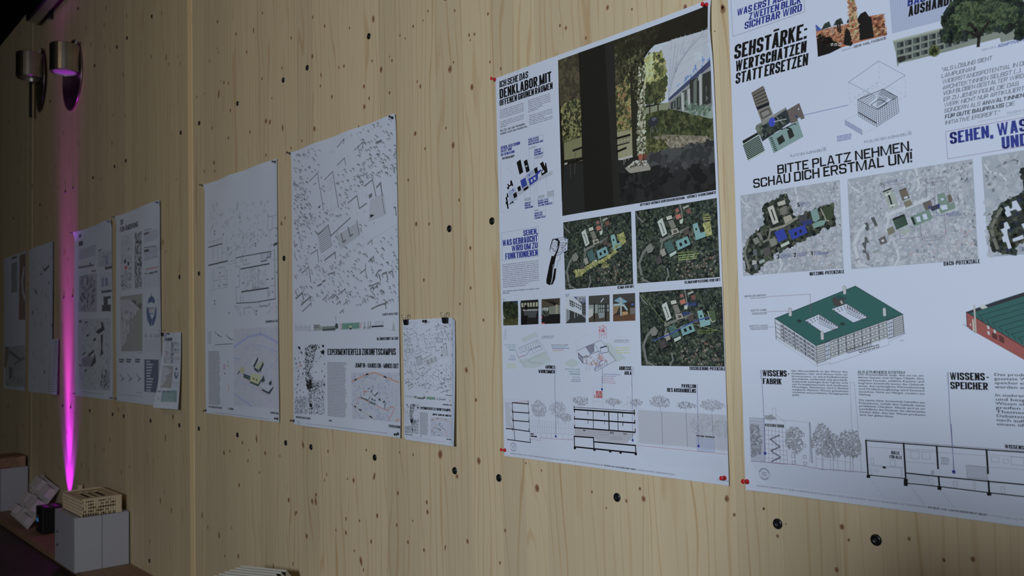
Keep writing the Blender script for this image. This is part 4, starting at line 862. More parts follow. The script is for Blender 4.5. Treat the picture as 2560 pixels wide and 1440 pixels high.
# text row
S.crop(1860, 900, 3.6571)
S.text('heading', 'WISSENS-', (168, 145), (416, 157), (166, 88), BK, 'cond'); S.text('heading', 'FABRIK', (174, 218), (347, 226), (172, 165), BK, 'cond')
S.text('heading', 'WISSENS-', (1882, 180), (2240, 190), (1880, 112), BK, 'cond'); S.text('heading', 'SPEICHER', (1888, 264), (2232, 275), (1886, 198), BK, 'cond')
tc = (52, 54, 66)
S.para('body_text', ['Die Wissensfabrik ist der Motor des', 'Denklabors. Hier wird Wissen nicht nur', 'konsumiert, es wird kollaborativ', 'durchdacht, verhandelt und geschärft.', 'Studierende verbringen ihren Tag hier nicht', 'mit Frontalunterricht und endlosen', 'Monologen. Stattdessen wird in flexibel', 'nutzbaren Räumen Wissen gemeinsam', 'erarbeitet und produktives Streitgespräch', 'geübt.'], (434, 92), (442, 334), (948, 100), tc, 'semi')
S.text('body_text', 'ALS ATMENDES SYSTEM', (1040, 121), (1470, 127), (1040, 97), BK, 'bold')
S.para('body_text', ['Die Wissensfabrik zeigt, was sie ist: ein', 'aktives System, kein fertiges Objekt. Eine', 'adaptive Fassade, additive Kamine und', 'begrünte Innenhöfe lassen das Gebäude', 'atmen. Auf nachträgliche Wärmedämmung', 'und Dreifachverglasung wird bewusst', 'verzichtet. Nicht aus Mangel, sondern aus', 'Haltung.'], (1042, 124), (1050, 332), (1645, 136), tc, 'semi')
S.para('body_text', ['Die zweite Haut, horizontale Lamellen aus', 'Polycarbonat, verleiht dem Gebäude seinen', 'produktiven Charakter. Abends wird sie zur', 'Leuchtfläche des Denkens. Ein vibrierendes', 'Zeichen dafür, dass hier Wissen produziert', 'wird, hier glühen Ideen.'], (1050, 356), (1058, 518), (1655, 374), tc, 'semi')
X0 = S.P((2285, 116)); pz = S.P((2290, 232))
for i, t in enumerate(['Das produzierte', 'gesetzte Wissens', 'speicher eine Bühne', 'werden ausgestellt', '', 'In mehreren Aus', 'und bespielt w', 'Wissen öffentlich', 'greifen in den', 'Themen auf, i', 'Debatten an und', 'nach außen. De', 'einem öffentlichen']):
    if t: p = X0[1] - .0078 * (i + .75); S.textw('body_text', t, X0[0], X0[0] + (.100 if i in (3, 12, 2) else .088), p, p, .0052, tc, 'semi')
for a in (((158, 90), (172, 320), (187, 620), (196, 850)), ((1866, 115), (1880, 470), (1905, 800), (1922, 1010))): S.line('section_drawing', a, .0009, (74, 66, 130), 3)
S.greek('caption', (146, 90), (150, 180), (158, 90), 12, (120, 122, 140)); S.greek('caption', (1852, 112), (1856, 225), (1864, 112), 14, (120, 122, 140))
# section drawing
S.crop(1860, 1060, 3.6571); P_ = 'section_drawing'; lt = (108, 112, 130); hv = (16, 16, 20)
W = [S.P(p) for p in ((66, 340), (360, 362), (700, 412), (1130, 444), (1138, 470))]
for p in ((1480, 500), (1480, 545), (1770, 575), (1800, 605), (2240, 632), (2560, 662)): W.append(S.P(p))
bz = S.P((66, 560))[1]; gx0 = S.P((70, 340))[0]
for i in range(150):   # diagonal hatch of the ground
    xx = gx0 + i * .0056
    if xx > -.44: break
    def gz(x):
        for a, b in zip(W, W[1:]):
            if a[0] <= x <= b[0]: return a[1] + (b[1] - a[1]) * (x - a[0]) / max(b[0] - a[0], 1e-6)
        return W[-1][1]
    zt = gz(xx) - .001; zb = bz + .006; L = (zt - zb); 
    S.linew('ground_hatch', [(xx, zt), (min(xx + L * .8, -.44), zt - min(L, (-.44 - xx) / .8))], .00055, (112, 124, 160), 1.5)
S.line(P_, [(66, 340), (360, 362), (480, 372), (700, 412), (850, 420), (1130, 444)], .0009, (90, 50, 90), 3)
S.poly('ground_hatch', [(50, -55), (185, -48), (190, 352), (66, 340)], (130, 143, 172), 1)
S.grid('ground_hatch', [(50, -55), (185, -48), (190, 340), (66, 325)], 1, 14, (100, 108, 136), .0006, 1.4); S.scatter(P_, [(55, 0), (140, 20), (165, 150), (150, 280), (70, 300)], 240, .006, [lt, (92, 98, 118)], 2, 61, 'dash')
S.line(P_, [(50, -62), (600, -15), (602, 340)], .0006, lt, 2)
S.grid(P_, [(190, 10), (384, 40), (400, 370), (196, 350)], 6, 8, (104, 90, 112), .0006, 2); S.grid(P_, [(596, -12), (606, -10), (628, 355), (616, 352)], 1, 30, (50, 52, 64), .0006, 2)
S.text('heading', 'WISSENSFABRIK', (190, 22), (370, 34), (190, -5), BK, 'cond', 5); S.polyw(P_, [S.P(p) for p in ((186, -12), (380, 0), (384, 42), (190, 30))], (146, 158, 184), 4)
for a, b in (((325, 98), (240, 135)), ((240, 135), (330, 205)), ((330, 205), (246, 240)), ((246, 240), (336, 300)), ((336, 300), (250, 340))):
    for o_ in (0, 8): S.line(P_, [(a[0], a[1] + o_), (b[0], b[1] + o_)], .0011, (50, 44, 60), 3)
for x, y in ((418, 75), (525, 82), (430, 172), (535, 182), (435, 278), (542, 285), (440, 338), (546, 348)): S.line(P_, [(x, y), (x + 26, y + 2), (x + 27, y + 30), (x + 1, y + 28)], .0008, (96, 90, 108), 3, closed=True)
S.line(P_, [(258, -145), (290, -145), (295, -20)], .0006, lt); S.line(P_, [(258, -145), (262, -30)], .0006, lt); S.line(P_, [(295, -85), (380, -10)], .0006, lt)
for i, (b, t, w_, n) in enumerate((((718, 430), (700, -20), .062, 330), ((975, 420), (940, 30), .060, 330), ((820, 430), (830, 80), .05, 180), ((470, 360), (455, 0), .052, 260), ((235, -30), (215, -80), .03, 80))): treeline(S, P_, b, t, w_, n, seed=70 + i)
S.line(P_, [(970, -380), (1000, 440)], .0006, lt); S.line(P_, [(970, -380), (1008, -380), (1075, 440)], .0006, lt)
S.grid(P_, [(655, 228), (990, 262), (1000, 440), (662, 405)], 5, 2, lt, .0006, 2.5)
S.line(P_, [(1115, 150), (1136, 470)], .0032, hv, 4); S.line(P_, [(1115, 151), (1460, 178), (2220, 236), (2560, 258), (2900, 285)], .0022, hv, 4); S.line(P_, [(1118, 138), (1460, 165), (2220, 222), (2900, 270)], .0007, (80, 70, 96), 4)
for pts in ([(1460, 178), (1480, 500)], [(1762, 202), (1775, 405)], [(2218, 236), (2232, 450)], [(1780, 480), (1788, 580)], [(2236, 522), (2243, 632)]): S.line(P_, pts, .0034, hv, 4)
S.line(P_, [(1478, 447), (1780, 480), (2236, 524), (2900, 585)], .0024, hv, 4); S.line(P_, [(1138, 466), (1480, 498)], .0018, hv, 4); S.line(P_, [(1486, 540), (1790, 572), (2244, 628), (2900, 700)], .0020, hv, 4)
for x, y, w_, h_ in ((1122, 466, 32, 28), (1462, 500, 36, 68), (1770, 570, 36, 34), (2222, 622, 40, 34)): S.poly(P_, [(x, y), (x + w_, y + 3), (x + w_, y + h_), (x, y + h_ - 3)], hv, 4)
S.text('heading', 'HALLE', (1348, 276), (1424, 280), (1348, 246), BK, 'cond'); S.text('heading', 'FÜR ALLE', (1333, 313), (1447, 320), (1333, 285), BK, 'cond'); S.text('heading', 'WISSENSSPEICHER', (2385, 226), (2760, 245), (2383, 190), BK, 'cond', 5)
S.text('map_label', 'ABRISS,', (1798, 320), (1877, 325), (1798, 302), (60, 62, 76)); S.text('map_label', 'WIESO?', (1798, 344), (1881, 348), (1798, 326), (60, 62, 76)); S.greek('map_label', (1800, 348), (1802, 368), (1875, 352), 2, (90, 92, 108))
for L in (((1130, 208), (1460, 230), (1760, 238)), ((1480, 240), (1765, 255)), ((1140, 370), (1460, 400)), ((1770, 258), (2220, 290)), ((1480, 345), (1770, 365)), ((2240, 280), (2900, 330)), ((1140, 385), (1440, 400), (1445, 480)), ((2250, 395), (2900, 440))): S.line(P_, L, .0006, lt, 2)
for q_ in (((1160, 310), (1185, 312), (1187, 365), (1162, 363)), ((1335, 325), (1382, 330), (1385, 385), (1338, 380)), ((1525, 250), (1600, 255), (1603, 318), (1528, 312)), ((1625, 258), (1700, 262), (1702, 320), (1628, 318)), ((1155, 405), (1170, 407), (1172, 462), (1157, 460)), ((1195, 412), (1225, 415), (1226, 440), (1196, 436)), ((1700, 500), (1728, 503), (1730, 555), (1702, 552)), ((1915, 520), (1945, 523), (1948, 580), (1918, 578)), ((2350, 568), (2382, 571), (2385, 632), (2353, 628)), ((2098, 530), (2115, 531), (2118, 595), (2101, 592)), ((2030, 375), (2210, 392), (2230, 510), (2040, 492)), ((2260, 300), (2330, 305), (2332, 350), (2262, 345)), ((2370, 320), (2415, 322), (2417, 360), (2372, 357)), ((2440, 300), (2560, 310), (2560, 380), (2442, 370))): S.line(P_, q_, .0006, lt, 2, closed=True)
S.grid(P_, [(2040, 380), (2210, 395), (2225, 505), (2045, 490)], 16, 1, (112, 118, 140), .0008, 2); S.grid(P_, [(1500, 460), (1690, 480), (1692, 540), (1502, 522)], 1, 5, lt, .0005, 2)
S.poly(P_, [(1708, 422), (1740, 425), (1742, 465), (1710, 462)], (124, 134, 158), 2); S.line(P_, [(1275, 396), (1290, 398)], .004, hv, 3)
for p in ((194, 268), (1919, 437)):
    c = S.P(p); S.polyw(P_, [(c[0] + .0036 * math.cos(t), c[1] + .0036 * math.sin(t)) for t in np.linspace(0, 5.9, 12)], (16, 40, 130), 5)
S.line(P_, [(185, 10), (194, 268)], .0008, (74, 66, 130), 4.6); S.line(P_, [(1895, 0), (1919, 437)], .0009, (74, 66, 130), 4.6)
stamp(S, 'stamp', (186, 456), .0137, (74, 72, 104))
A = S.P((118, 572)); z = A[1] + .0005
S.textw('footer_text', FOOT[0][0], A[0], S.P((1678, 775))[0], z, z, .0036, (66, 66, 86), 'reg'); S.textw('footer_text', FOOT[1][0], S.P((1685, 772))[0], S.P((2230, 845))[0], z, z, .0038, BK, 'bold')
S.textw('footer_text', FOOT[2][0], S.P((2238, 845))[0], -.50, z, z, .0036, (66, 66, 86), 'reg')
SCp.build()
# ================================================================ sheet B: the poster with the large terrace picture
hB = lambda x, z: .0012 + edge(-1.312 - x, .035, .010) * (.35 + .65 * math.exp(-((z - 2.08) / .05) ** 2) + .3 * math.sin(3 * z)) * (0 if z > 2.15 else 1) + edge(x + 2.152, .04, .003) + .0018 * (1 + math.sin(9 * x + 3 * z)) + .004 * math.exp(-((x + 1.93) / .05) ** 2 - ((z - .98) / .08) ** 2)
SB = Sheet('poster', 'white poster with a big dark terrace picture and red pins in its corners', -2.152, -1.312, .966, 2.163, hB, (140, 152, 178))
S = SB
S.crop(1220, 150, 7.2)
S.text('heading', 'ICH SEHE DAS', (208, 508), (722, 312), (206, 392), BK, 'cond', shear=.08)
S.text('heading', 'DENKLABOR MIT', (212, 712), (1145, 372), (210, 540), BK, 'cond')
S.text('heading', 'OFFENEN GRÜNEN RÄUMEN', (212, 842), (1165, 505), (210, 732), BK, 'cond')
tc = (72, 72, 88)
S.para('body_text', ['Wo verbringst du deine Zeit, wenn Lernen', 'kein Müssen, sondern Sollen ist? Wo', 'entstehen gute Ideen am Rande, wo die', 'Sonne im Gesicht? Mit toller Aussicht', 'durch hohe Fenster? Bei frischer Luft?'], (214, 900), (216, 1068), (640, 750), tc, 'reg', fill=.6)
S.para('body_text#2', ['Wo beginnt man leben, auch wenn der Tag', 'endet? Wo denkt man nicht nur nach,', 'sondern weiter? Und wo wird Raum zu', 'Möglichkeit?'], (218, 1108), (222, 1232), (640, 958), tc, 'reg', fill=.6)
S.para('body_text#3', ['Was macht einen Wissensort der', 'Zukunft aus? Welche ist mit deinem', 'Nutzen? Was könnte er sich mit den', 'Fragen, die wir jetzt noch nicht', 'kennen? Wo lassen sich die', 'ersten jungen Gedanken', 'geschaffen wird?'], (722, 722), (738, 950), (1120, 585), tc, 'reg', fill=.6)
S.para('body_text#4', ['Was braucht ein Ort, damit Wissen', 'Wurzeln schlägt? Ein Ort, an', 'dem nicht nur gelesen, an Tischen,', 'auf Treppen oder in der', 'Nachbarschaft. Wo Gemeinschaft', 'nicht geplant, sondern spürbar wird?'], (738, 998), (745, 1190), (1160, 862), tc, 'reg', fill=.6)
S.text('caption', 'Ein Ort, der zum Verweilen', (222, 1296), (664, 1168), (222, 1250), (30, 32, 40), 'semi'); S.text('caption', 'einlädt, nicht zum Ausharren.', (222, 1346), (712, 1212), (222, 1304), (30, 32, 40), 'semi')
# potential map
S.crop(1230, 330, 6.0)
S.text('blue_heading', 'SEHEN, WAS SCHON', (132, 262), (420, 188), (130, 218), BLUE, 'cond'); S.text('blue_heading', 'DA IST UND', (134, 312), (298, 268), (132, 270), BLUE, 'cond'); S.text('blue_heading', 'DA SEIN KANN', (134, 364), (338, 312), (132, 324), BLUE, 'cond')
S.text('heading', 'POTENZIALMAP', (156, 418), (336, 372), (154, 385), BK, 'cond')
def bl(x, y, x2, lines, sl=.22):
    for i, t in enumerate(lines):
        S.text('blue_heading', t, (x, y + i * 34 + 30), (x + (x2 - x) * (.72 if i < len(lines) - 1 else 1), y + i * 34 + 30 - (x2 - x) * sl * (.72 if i < len(lines) - 1 else 1)), (x, y + i * 34 + 4), BLUE, 'cond')
bl(548, 98, 765, ['SEHEN, WAS ERST', 'AUF DEN ZWEITEN', 'BLICK SICHTBAR WIRD']); bl(638, 258, 770, ['SEHEN, WAS', 'DAZWISCHEN', 'SCHLUMMERT']); bl(494, 1052, 612, ['SEHEN, WAS', 'WIR BEWEGEN', 'WENN WIR SIND'], .12)
bl(690, 1015, 905, ['SEHEN, WAS', 'GEBRAUCHT WIRD UM', 'ZU FUNKTIONIEREN'], .14); bl(640, 1205, 805, ['SEHEN, WAS', 'HINTER DER', 'FASSADE STECKT'], .12)
for q_ in (((545, 92), (766, 40), (768, 145), (550, 200)), ((636, 262), (768, 235), (770, 325), (640, 358)), ((490, 1062), (612, 1038), (614, 1130), (494, 1152)), ((686, 1010), (922, 968), (924, 1085), (692, 1118)), ((637, 1200), (808, 1172), (810, 1278), (640, 1306))): S.line('map_lines', q_, .0006, (104, 110, 150), closed=True)
for i, a in enumerate(((555, 232, 680, 196, 256, 2), (640, 372, 772, 350, 410, 3), (494, 995, 590, 980, 1040, 4), (690, 955, 790, 940, 1002, 4), (828, 890, 940, 870, 975, 6), (638, 1162, 702, 1150, 1192, 2))): S.greek('caption', (a[0], a[1]), (a[0], a[4]), (a[2], a[3]), a[5], (98, 100, 118), seed=i)
P_ = 'campus_diagram'
S.poly(P_, [(510, 640), (620, 560), (690, 680), (905, 575), (908, 635), (700, 735), (400, 960), (385, 880), (440, 850)], (122, 136, 160), 1); S.poly(P_, [(245, 890), (345, 825), (360, 890), (382, 905), (380, 1010), (265, 1060)], (118, 134, 166), 1)
S.poly(P_, [(512, 640), (620, 565), (632, 610), (530, 700)], (104, 122, 166), 1.5); S.poly(P_, [(250, 890), (340, 830), (355, 890), (262, 950)], (108, 126, 168), 1.5)
for pts, c in (([(370, 455), (428, 412), (470, 600), (415, 640)], BK), ([(476, 440), (526, 410), (568, 580), (518, 612)], BK), ([(630, 555), (678, 522), (690, 600), (650, 630)], BK), ([(720, 475), (766, 442), (795, 520), (800, 460), (812, 462), (836, 600), (745, 658), (738, 600), (762, 560)], BK),
               ([(380, 830), (425, 803), (440, 870), (396, 895)], BK), ([(316, 935), (366, 898), (380, 965), (335, 997)], BK), ([(472, 850), (545, 808), (548, 835), (540, 850), (480, 888)], BK),
               ([(230, 785), (248, 775), (252, 800), (280, 785), (272, 738), (296, 722), (320, 808), (300, 812), (290, 800), (255, 825), (260, 850), (235, 865), (228, 830), (245, 815)], BK),
               ([(222, 925), (236, 915), (250, 975), (228, 985), (240, 1050), (252, 1150), (232, 1155), (222, 1088), (208, 1085), (206, 1050), (218, 1045), (203, 985), (226, 970)], BK), ([(262, 1080), (316, 1032), (328, 1068), (312, 1070), (308, 1058), (270, 1090)], BK),
               ([(426, 728), (500, 682), (530, 795), (452, 845)], (16, 40, 140)), ([(545, 705), (655, 640), (680, 590), (735, 560), (745, 575), (690, 640), (690, 715), (572, 805)], (16, 40, 140))): S.poly(P_, pts, c, 3)
for pts in ([(582, 715), (605, 702), (612, 745), (592, 758)], [(622, 685), (650, 672), (658, 712), (632, 722)], [(506, 510), (530, 498), (534, 516), (510, 528)], [(748, 595), (780, 568), (788, 600), (758, 620)]): S.poly(P_, pts, (150, 162, 186), 4)
for c in ((560, 648), (314, 870)):
    c = S.P(c); S.polyw(P_, [(c[0] + .0028 * math.cos(t), c[1] + .0028 * math.sin(t)) for t in np.linspace(0, 5.7, 9)], (16, 40, 140), 4)
for L in (((555, 250), (558, 640)), ((632, 280), (640, 560)), ((490, 1040), (486, 870)), ((578, 1040), (575, 810)), ((680, 950), (672, 720)), ((822, 880), (815, 620)), ((632, 1180), (632, 780)), ((140, 1205), (185, 1198)), ((132, 420), (140, 1205)), ((225, 540), (320, 630), (390, 690), (430, 695), (530, 650))): S.line('map_lines', L, .0006, (108, 116, 156))
# what is needed
S.crop(1240, 540, 4.966)
S.line('heading_frame', [(70, 210), (526, 128), (532, 498), (80, 552)], .0006, (96, 90, 140), closed=True)
for t, x, y, x2, y2, tp in (('SEHEN,', 340, 248, 518, 222, 178), ('WAS GEBRAUCHT', 80, 375, 518, 312, 300), ('WIRD UM ZU', 195, 440, 518, 400, 366), ('FUNKTIONIEREN', 118, 540, 520, 490, 464)): S.text('blue_heading', t, (x, y), (x2, y2), (x, tp), BLUE, 'cond')
S.para('body_text#5', ['Der Aufenthaltsort als Denkort und Ort der', 'Begegnung muss funktionieren. Das Areal muss', 'verankert sein, eine klare Adresse haben und für das', 'Morgen der Zukunft gewappnet werden. Die höchste', 'der Areale ist heute vor allem eins: im Sommer zu', 'heiß. Die Wege und Plätze sind der Sonne ausgesetzt.', 'Sommerliche Überhitzung führt bis zu kaum', 'nutzbarem Raum. Der neue grüne Rücken aus', 'Bäumen, Sträuchern und natürlicher Durchwegung', 'kühlt die Oberflächentemperaturen. Die Friedrich-', 'Streib-Straße wird zur klimatischen Hauptachse, die', 'auf den Platz des Aushandelns und zur', 'Haupterschließung der Aula führt.'], (80, 598), (92, 898), (528, 558), tc, 'reg', fill=.6)
S.para('body_text#6', ['Die Zukunft sitzt im Schatten, am Besten unter', 'Bäumen.'], (86, 928), (90, 974), (540, 898), (36, 38, 50), 'semi', fill=.6)
P_ = 'thermometer_drawing'
S.poly(P_, [(700, 290), (740, 278), (860, 262), (893, 290), (885, 425), (750, 495), (700, 500)], (148, 160, 184), 2.2)
S.poly(P_, [(700, 290), (720, 282), (770, 280), (795, 320), (790, 350), (770, 430), (745, 500), (700, 720), (690, 850), (665, 858), (628, 838), (625, 800), (660, 620), (690, 500), (676, 460), (665, 420), (676, 370)], BK, 2.6)
S.poly(P_, [(705, 310), (722, 290), (768, 315), (765, 400), (735, 470), (715, 500), (690, 495), (676, 460), (672, 420)], (150, 162, 186), 3)
S.line(P_, [(712, 330), (748, 322), (765, 350), (740, 440), (690, 400)], .0012, (40, 44, 70), 3.4, closed=True); S.line(P_, [(735, 345), (720, 378), (745, 380)], .0008, BK, 3.4, closed=True); S.line(P_, [(690, 395), (720, 405), (712, 440), (735, 440)], .0010, BK, 3.4)
S.line(P_, [(740, 282), (860, 262), (893, 290), (888, 425), (752, 495)], .0014, (50, 66, 120), 3); S.line(P_, [(775, 305), (880, 282), (892, 292)], .0010, (60, 70, 110), 3); S.line(P_, [(800, 335), (858, 332), (855, 425), (765, 460)], .0012, BK, 3, closed=False); S.line(P_, [(800, 335), (765, 460)], .0012, BK, 3)
for i, t in enumerate(('DAS', 'DENKT', 'MIT')): S.text(P_, t, (808, 372 + i * 24), (842 + (i == 1) * 10, 370 + i * 24), (808, 356 + i * 24), (60, 44, 66), 'cond', 4)
S.line(P_, [(798, 475), (798, 535), (770, 560), (755, 640)], .0010, (50, 66, 120), 3); S.poly(P_, [(724, 655), (750, 648), (735, 780), (706, 845), (690, 856)], BK, 3); S.line(P_, [(712, 600), (700, 760), (680, 850)], .0014, (150, 162, 186), 3.2)
# aerial views
yel = lambda c, i: (112, 140, 128) if i in (3, 7) else c
S.crop(1240, 540, 4.966)
T, k, W = aerial(S, 'aerial_picture#1', [(836, 82), (1668, -55), (1712, 850), (860, 912)], 101, n=1300)
YG = [(120, 126, 56), (104, 112, 48), (136, 138, 70), (90, 104, 50)]
for pts in ([(1500, 235), (1590, 195), (1612, 330), (1500, 400), (1450, 420), (1480, 370), (1550, 350)], [(1110, 640), (1230, 545), (1260, 600), (1060, 715)], [(970, 690), (1010, 670), (1120, 660), (1060, 740), (1000, 750)], [(1265, 565), (1470, 440), (1490, 400), (1500, 450), (1300, 590)]):
    S.poly('aerial_picture#1', pts, YG[1], 2.85); S.scatter('aerial_picture#1', pts, 60, .007, YG, 2.9, 7)
S.text('map_label', 'SONNE', (1318, 598), (1385, 590), (1318, 575), (150, 152, 50), 'semi', 5); S.greek('map_label', (1312, 602), (1312, 648), (1415, 590), 3, (140, 144, 60), 5)
S.text('heading', 'KLIMA VOR ORT', (1510, 906), (1714, 890), (1510, 872), BK, 'cond')
S.crop(1560, 480, 3.132)
T, k, W = aerial(S, 'aerial_picture#2', [(80, 150), (723, 48), (754, 665), (112, 716)], 102, n=1300)
S.poly('aerial_picture#2', [(620, 242), (675, 228), (692, 335), (645, 348), (632, 300)], YG[0], 2.95); S.scatter('aerial_picture#2', [(622, 245), (672, 232), (688, 330), (645, 340)], 50, .006, YG, 3, 8); S.line('aerial_picture#2', [(622, 250), (640, 290), (650, 325), (680, 320), (684, 300)], .002, (150, 150, 110), 3.6)
S.text('map_label', 'SONNE', (618, 192), (670, 186), (618, 176), (150, 152, 50), 'semi', 5); S.greek('map_label', (620, 196), (620, 226), (680, 190), 2, (140, 144, 60), 5); S.text('map_label', 'GRÜNER RÜCKEN', (424, 486), (550, 474), (424, 472), (120, 150, 50), 'semi', 5); S.greek('map_label', (424, 490), (426, 540), (590, 476), 3, (110, 136, 60), 5)
S.text('heading', 'OFFENER GRÜNER DURCHGANGSRAUM - GRÜNES WOHNZIMMER', (126, 110), (720, 15), (126, 90), BK, 'cond'); S.text('heading', 'KLIMAANPASSUNG VOR ORT', (476, 718), (756, 698), (476, 696), BK, 'cond')
T, k, W = aerial(S, 'aerial_picture#3', [(116, 787), (760, 742), (795, 1365), (140, 1362)], 103, n=1300)
S.poly('aerial_picture#3', [(655, 932), (712, 925), (722, 1005), (690, 1020), (668, 990)], (54, 74, 50), 2.95); S.line('aerial_picture#3', [(655, 935), (672, 985), (690, 1018), (716, 1010)], .002, (140, 146, 130), 3.6)
for a in ((470, 892, 568, 880, 8, 'WOHNZIMMER'), (488, 878, 568, 868, 8, 'GRÜNES'), (455, 960, 520, 950, 14, 'CAMPUS')): S.text('map_label', a[5], (a[0], a[1] + 6), (a[2], a[3] + 6), (a[0], a[1] - a[4]), (36, 60, 170), 'semi', 5)
S.line('aerial_picture#3', [(140, 800), (330, 1040), (420, 1070), (560, 1040), (760, 1090)], .0008, (110, 130, 60), 5); S.line('aerial_picture#3', [(225, 1165), (360, 1115), (430, 1075), (555, 1010), (670, 980)], .003, (34, 58, 130), 5)
S.text('map_label', 'ÖFFENTLICHE GRÜNE', (578, 1098), (730, 1082), (578, 1086), (110, 136, 50), 'semi', 5); S.text('map_label', 'DURCHWEGUNG', (580, 1114), (695, 1104), (580, 1102), (110, 136, 50), 'semi', 5)
S.text('heading', 'ERSCHLIEßUNG-POTENZIALE', (515, 1396), (797, 1396), (514, 1370), BK, 'cond')
# the terrace picture
S.crop(1380, 0, 2.5717); P_ = 'terrace_picture'
Q = [S.P(p) for p in ((30, 380), (1003, 45), (1054, 1222), (76, 1386))]
x0_ = (Q[0][0] + Q[3][0]) / 2; x1_ = (Q[1][0] + Q[2][0]) / 2; z1_ = (Q[0][1] + Q[1][1]) / 2; z0_ = (Q[2][1] + Q[3][1]) / 2
S.clip = (x0_, x1_, z0_, z1_)
S.polyw(P_, [(x0_, z1_), (x1_, z1_), (x1_, z0_), (x0_, z0_)], (24, 24, 20), 1)
S.poly(P_, [(0, 340), (300, 240), (560, 220), (560, 560), (60, 680), (0, 700)], (58, 54, 38), 1.2)                     # soffit, left
S.scatter(P_, [(50, 400), (180, 340), (180, 640), (60, 670)], 260, .02, [(52, 50, 36), (64, 60, 42), (44, 42, 32)], 1.3, 1); S.scatter(P_, [(400, 280), (560, 230), (560, 540), (405, 560)], 200, .02, [(56, 54, 38), (44, 44, 32), (68, 66, 48)], 1.3, 2)
S.poly(P_, [(400, 230), (700, 120), (1060, 20), (1060, 175), (660, 292), (580, 380), (400, 330)], (26, 26, 20), 1.4)
S.scatter(P_, [(400, 250), (700, 150), (640, 280), (400, 320)], 120, .02, [(30, 30, 22), (38, 38, 26)], 1.5, 3)
S.poly(P_, [(630, 320), (660, 290), (1060, 165), (1060, 300), (745, 660), (590, 680), (590, 380)], (134, 152, 172), 1.6)   # sky and facade
S.poly(P_, [(710, 300), (770, 255), (1060, 165), (1060, 380), (750, 645)], (132, 144, 166), 2)
for i in range(9): S.line(P_, [(770 - i * 4 + i * 33, 256 - i * 10), (748 + i * 6, 640 - i * 28)], .0022, (112, 124, 148), 2.2)
for i in range(5): S.line(P_, [(740, 320 + i * 70), (1050, 205 + i * 45)], .0009, (118, 128, 150), 2.2)
r_ = random.Random(4)
for _ in range(46):
    t = r_.random() ** .7; x = 755 + t * 275; y = 620 - t * 290 + r_.uniform(-14, 26) * (1 + t) - r_.random() * 50 * t
    h_ = 10 + 24 * t; S.poly(P_, [(x, y), (x + 5 + 8 * t, y - 3), (x + 5 + 8 * t, y - 3 + h_), (x, y + h_)], r_.choice([(60, 104, 170), (76, 120, 180), (90, 130, 176)]), 2.4)
S.poly(P_, [(750, 632), (1060, 368), (1060, 410), (750, 652)], (44, 54, 92), 2.6); S.poly(P_, [(750, 652), (1060, 410), (1060, 440), (750, 664)], (104, 112, 122), 2.6)
S.poly(P_, [(748, 662), (1060, 440), (1060, 750), (850, 720), (748, 700)], (84, 92, 96), 2.5)
for (x, y, w_, h_) in ((968, 478, 54, 208), (885, 520, 62, 190), (838, 588, 26, 110), (802, 630, 26, 80), (765, 660, 30, 46)):
    S.poly(P_, [(x, y), (x + w_, y - w_ * .45), (x + w_, y - w_ * .45 + h_), (x, y + h_)], (36, 42, 42), 3); S.poly(P_, [(x + w_ * .4, y + 4), (x + w_ * .75, y - w_ * .3), (x + w_ * .75, y + h_ * .7), (x + w_ * .4, y + h_ * .85)], (74, 86, 84), 3.2)
for x, y in ((946, 480), (872, 575), (832, 600)): S.poly(P_, [(x, y), (x + 15, y - 8), (x + 20, 712), (x + 4, 712)], (128, 136, 142), 3.4)
S.poly(P_, [(835, 718), (1060, 672), (1060, 760), (900, 735)], (104, 122, 120), 3.5); S.scatter(P_, [(850, 650), (1020, 690), (1000, 745), (880, 730)], 90, .008, [(66, 92, 84), (84, 112, 100), (60, 80, 70)], 3.6, 9)
TG = [(74, 82, 38), (98, 104, 46), (52, 62, 30), (122, 126, 60), (40, 50, 28), (140, 142, 82)]
tree_ = [(585, 440), (620, 350), (670, 345), (700, 335), (725, 420), (735, 560), (715, 640), (620, 650), (580, 600)]
S.poly(P_, tree_, (84, 92, 46), 2.6); S.scatter(P_, tree_, 800, .012, TG, 2.8, 5); S.scatter(P_, [(600, 380), (640, 350), (650, 520), (590, 520)], 200, .010, [(150, 152, 92), (128, 132, 66), (160, 160, 110)], 3.2, 6)
S.scatter(P_, [(585, 560), (740, 500), (700, 660), (600, 665)], 240, .011, [(46, 56, 30), (34, 42, 24), (66, 74, 36)], 3.4, 7)
for a in ((630, 650, 628, 750), (684, 630, 682, 718)): S.line(P_, [a[:2], a[2:]], .004, (30, 30, 24), 3.3)
S.poly(P_, [(575, 700), (760, 655), (740, 720), (590, 740)], (96, 106, 84), 2.6)
S.poly(P_, [(585, 740), (700, 708), (760, 708), (900, 742), (1060, 760), (1060, 925), (740, 960), (585, 1000)], (44, 54, 28), 3.5)
S.scatter(P_, [(600, 745), (760, 715), (1050, 770), (1045, 900), (740, 900), (610, 850)], 700, .011, [(40, 50, 26), (54, 64, 32), (66, 72, 40), (32, 40, 22)], 3.6, 8)
S.poly(P_, [(650, 880), (740, 865), (1000, 875), (1060, 905), (1060, 930), (760, 960)], (92, 90, 78), 4); S.scatter(P_, [(660, 885), (1000, 880), (1040, 905), (760, 955)], 260, .007, [(104, 100, 88), (80, 78, 66), (116, 112, 100)], 4.1, 10)
S.scatter(P_, [(590, 900), (740, 890), (755, 975), (600, 1000)], 300, .009, [(54, 60, 30), (72, 78, 36), (40, 46, 24), (88, 92, 50)], 4.3, 11)
S.poly(P_, [(60, 680), (180, 640), (190, 1010), (80, 1030)], (64, 70, 36), 2); S.scatter(P_, [(60, 680), (182, 645), (190, 870), (75, 900)], 420, .013, [(40, 46, 26), (66, 72, 34), (92, 96, 48), (26, 30, 20), (110, 108, 60)], 2.2, 12)
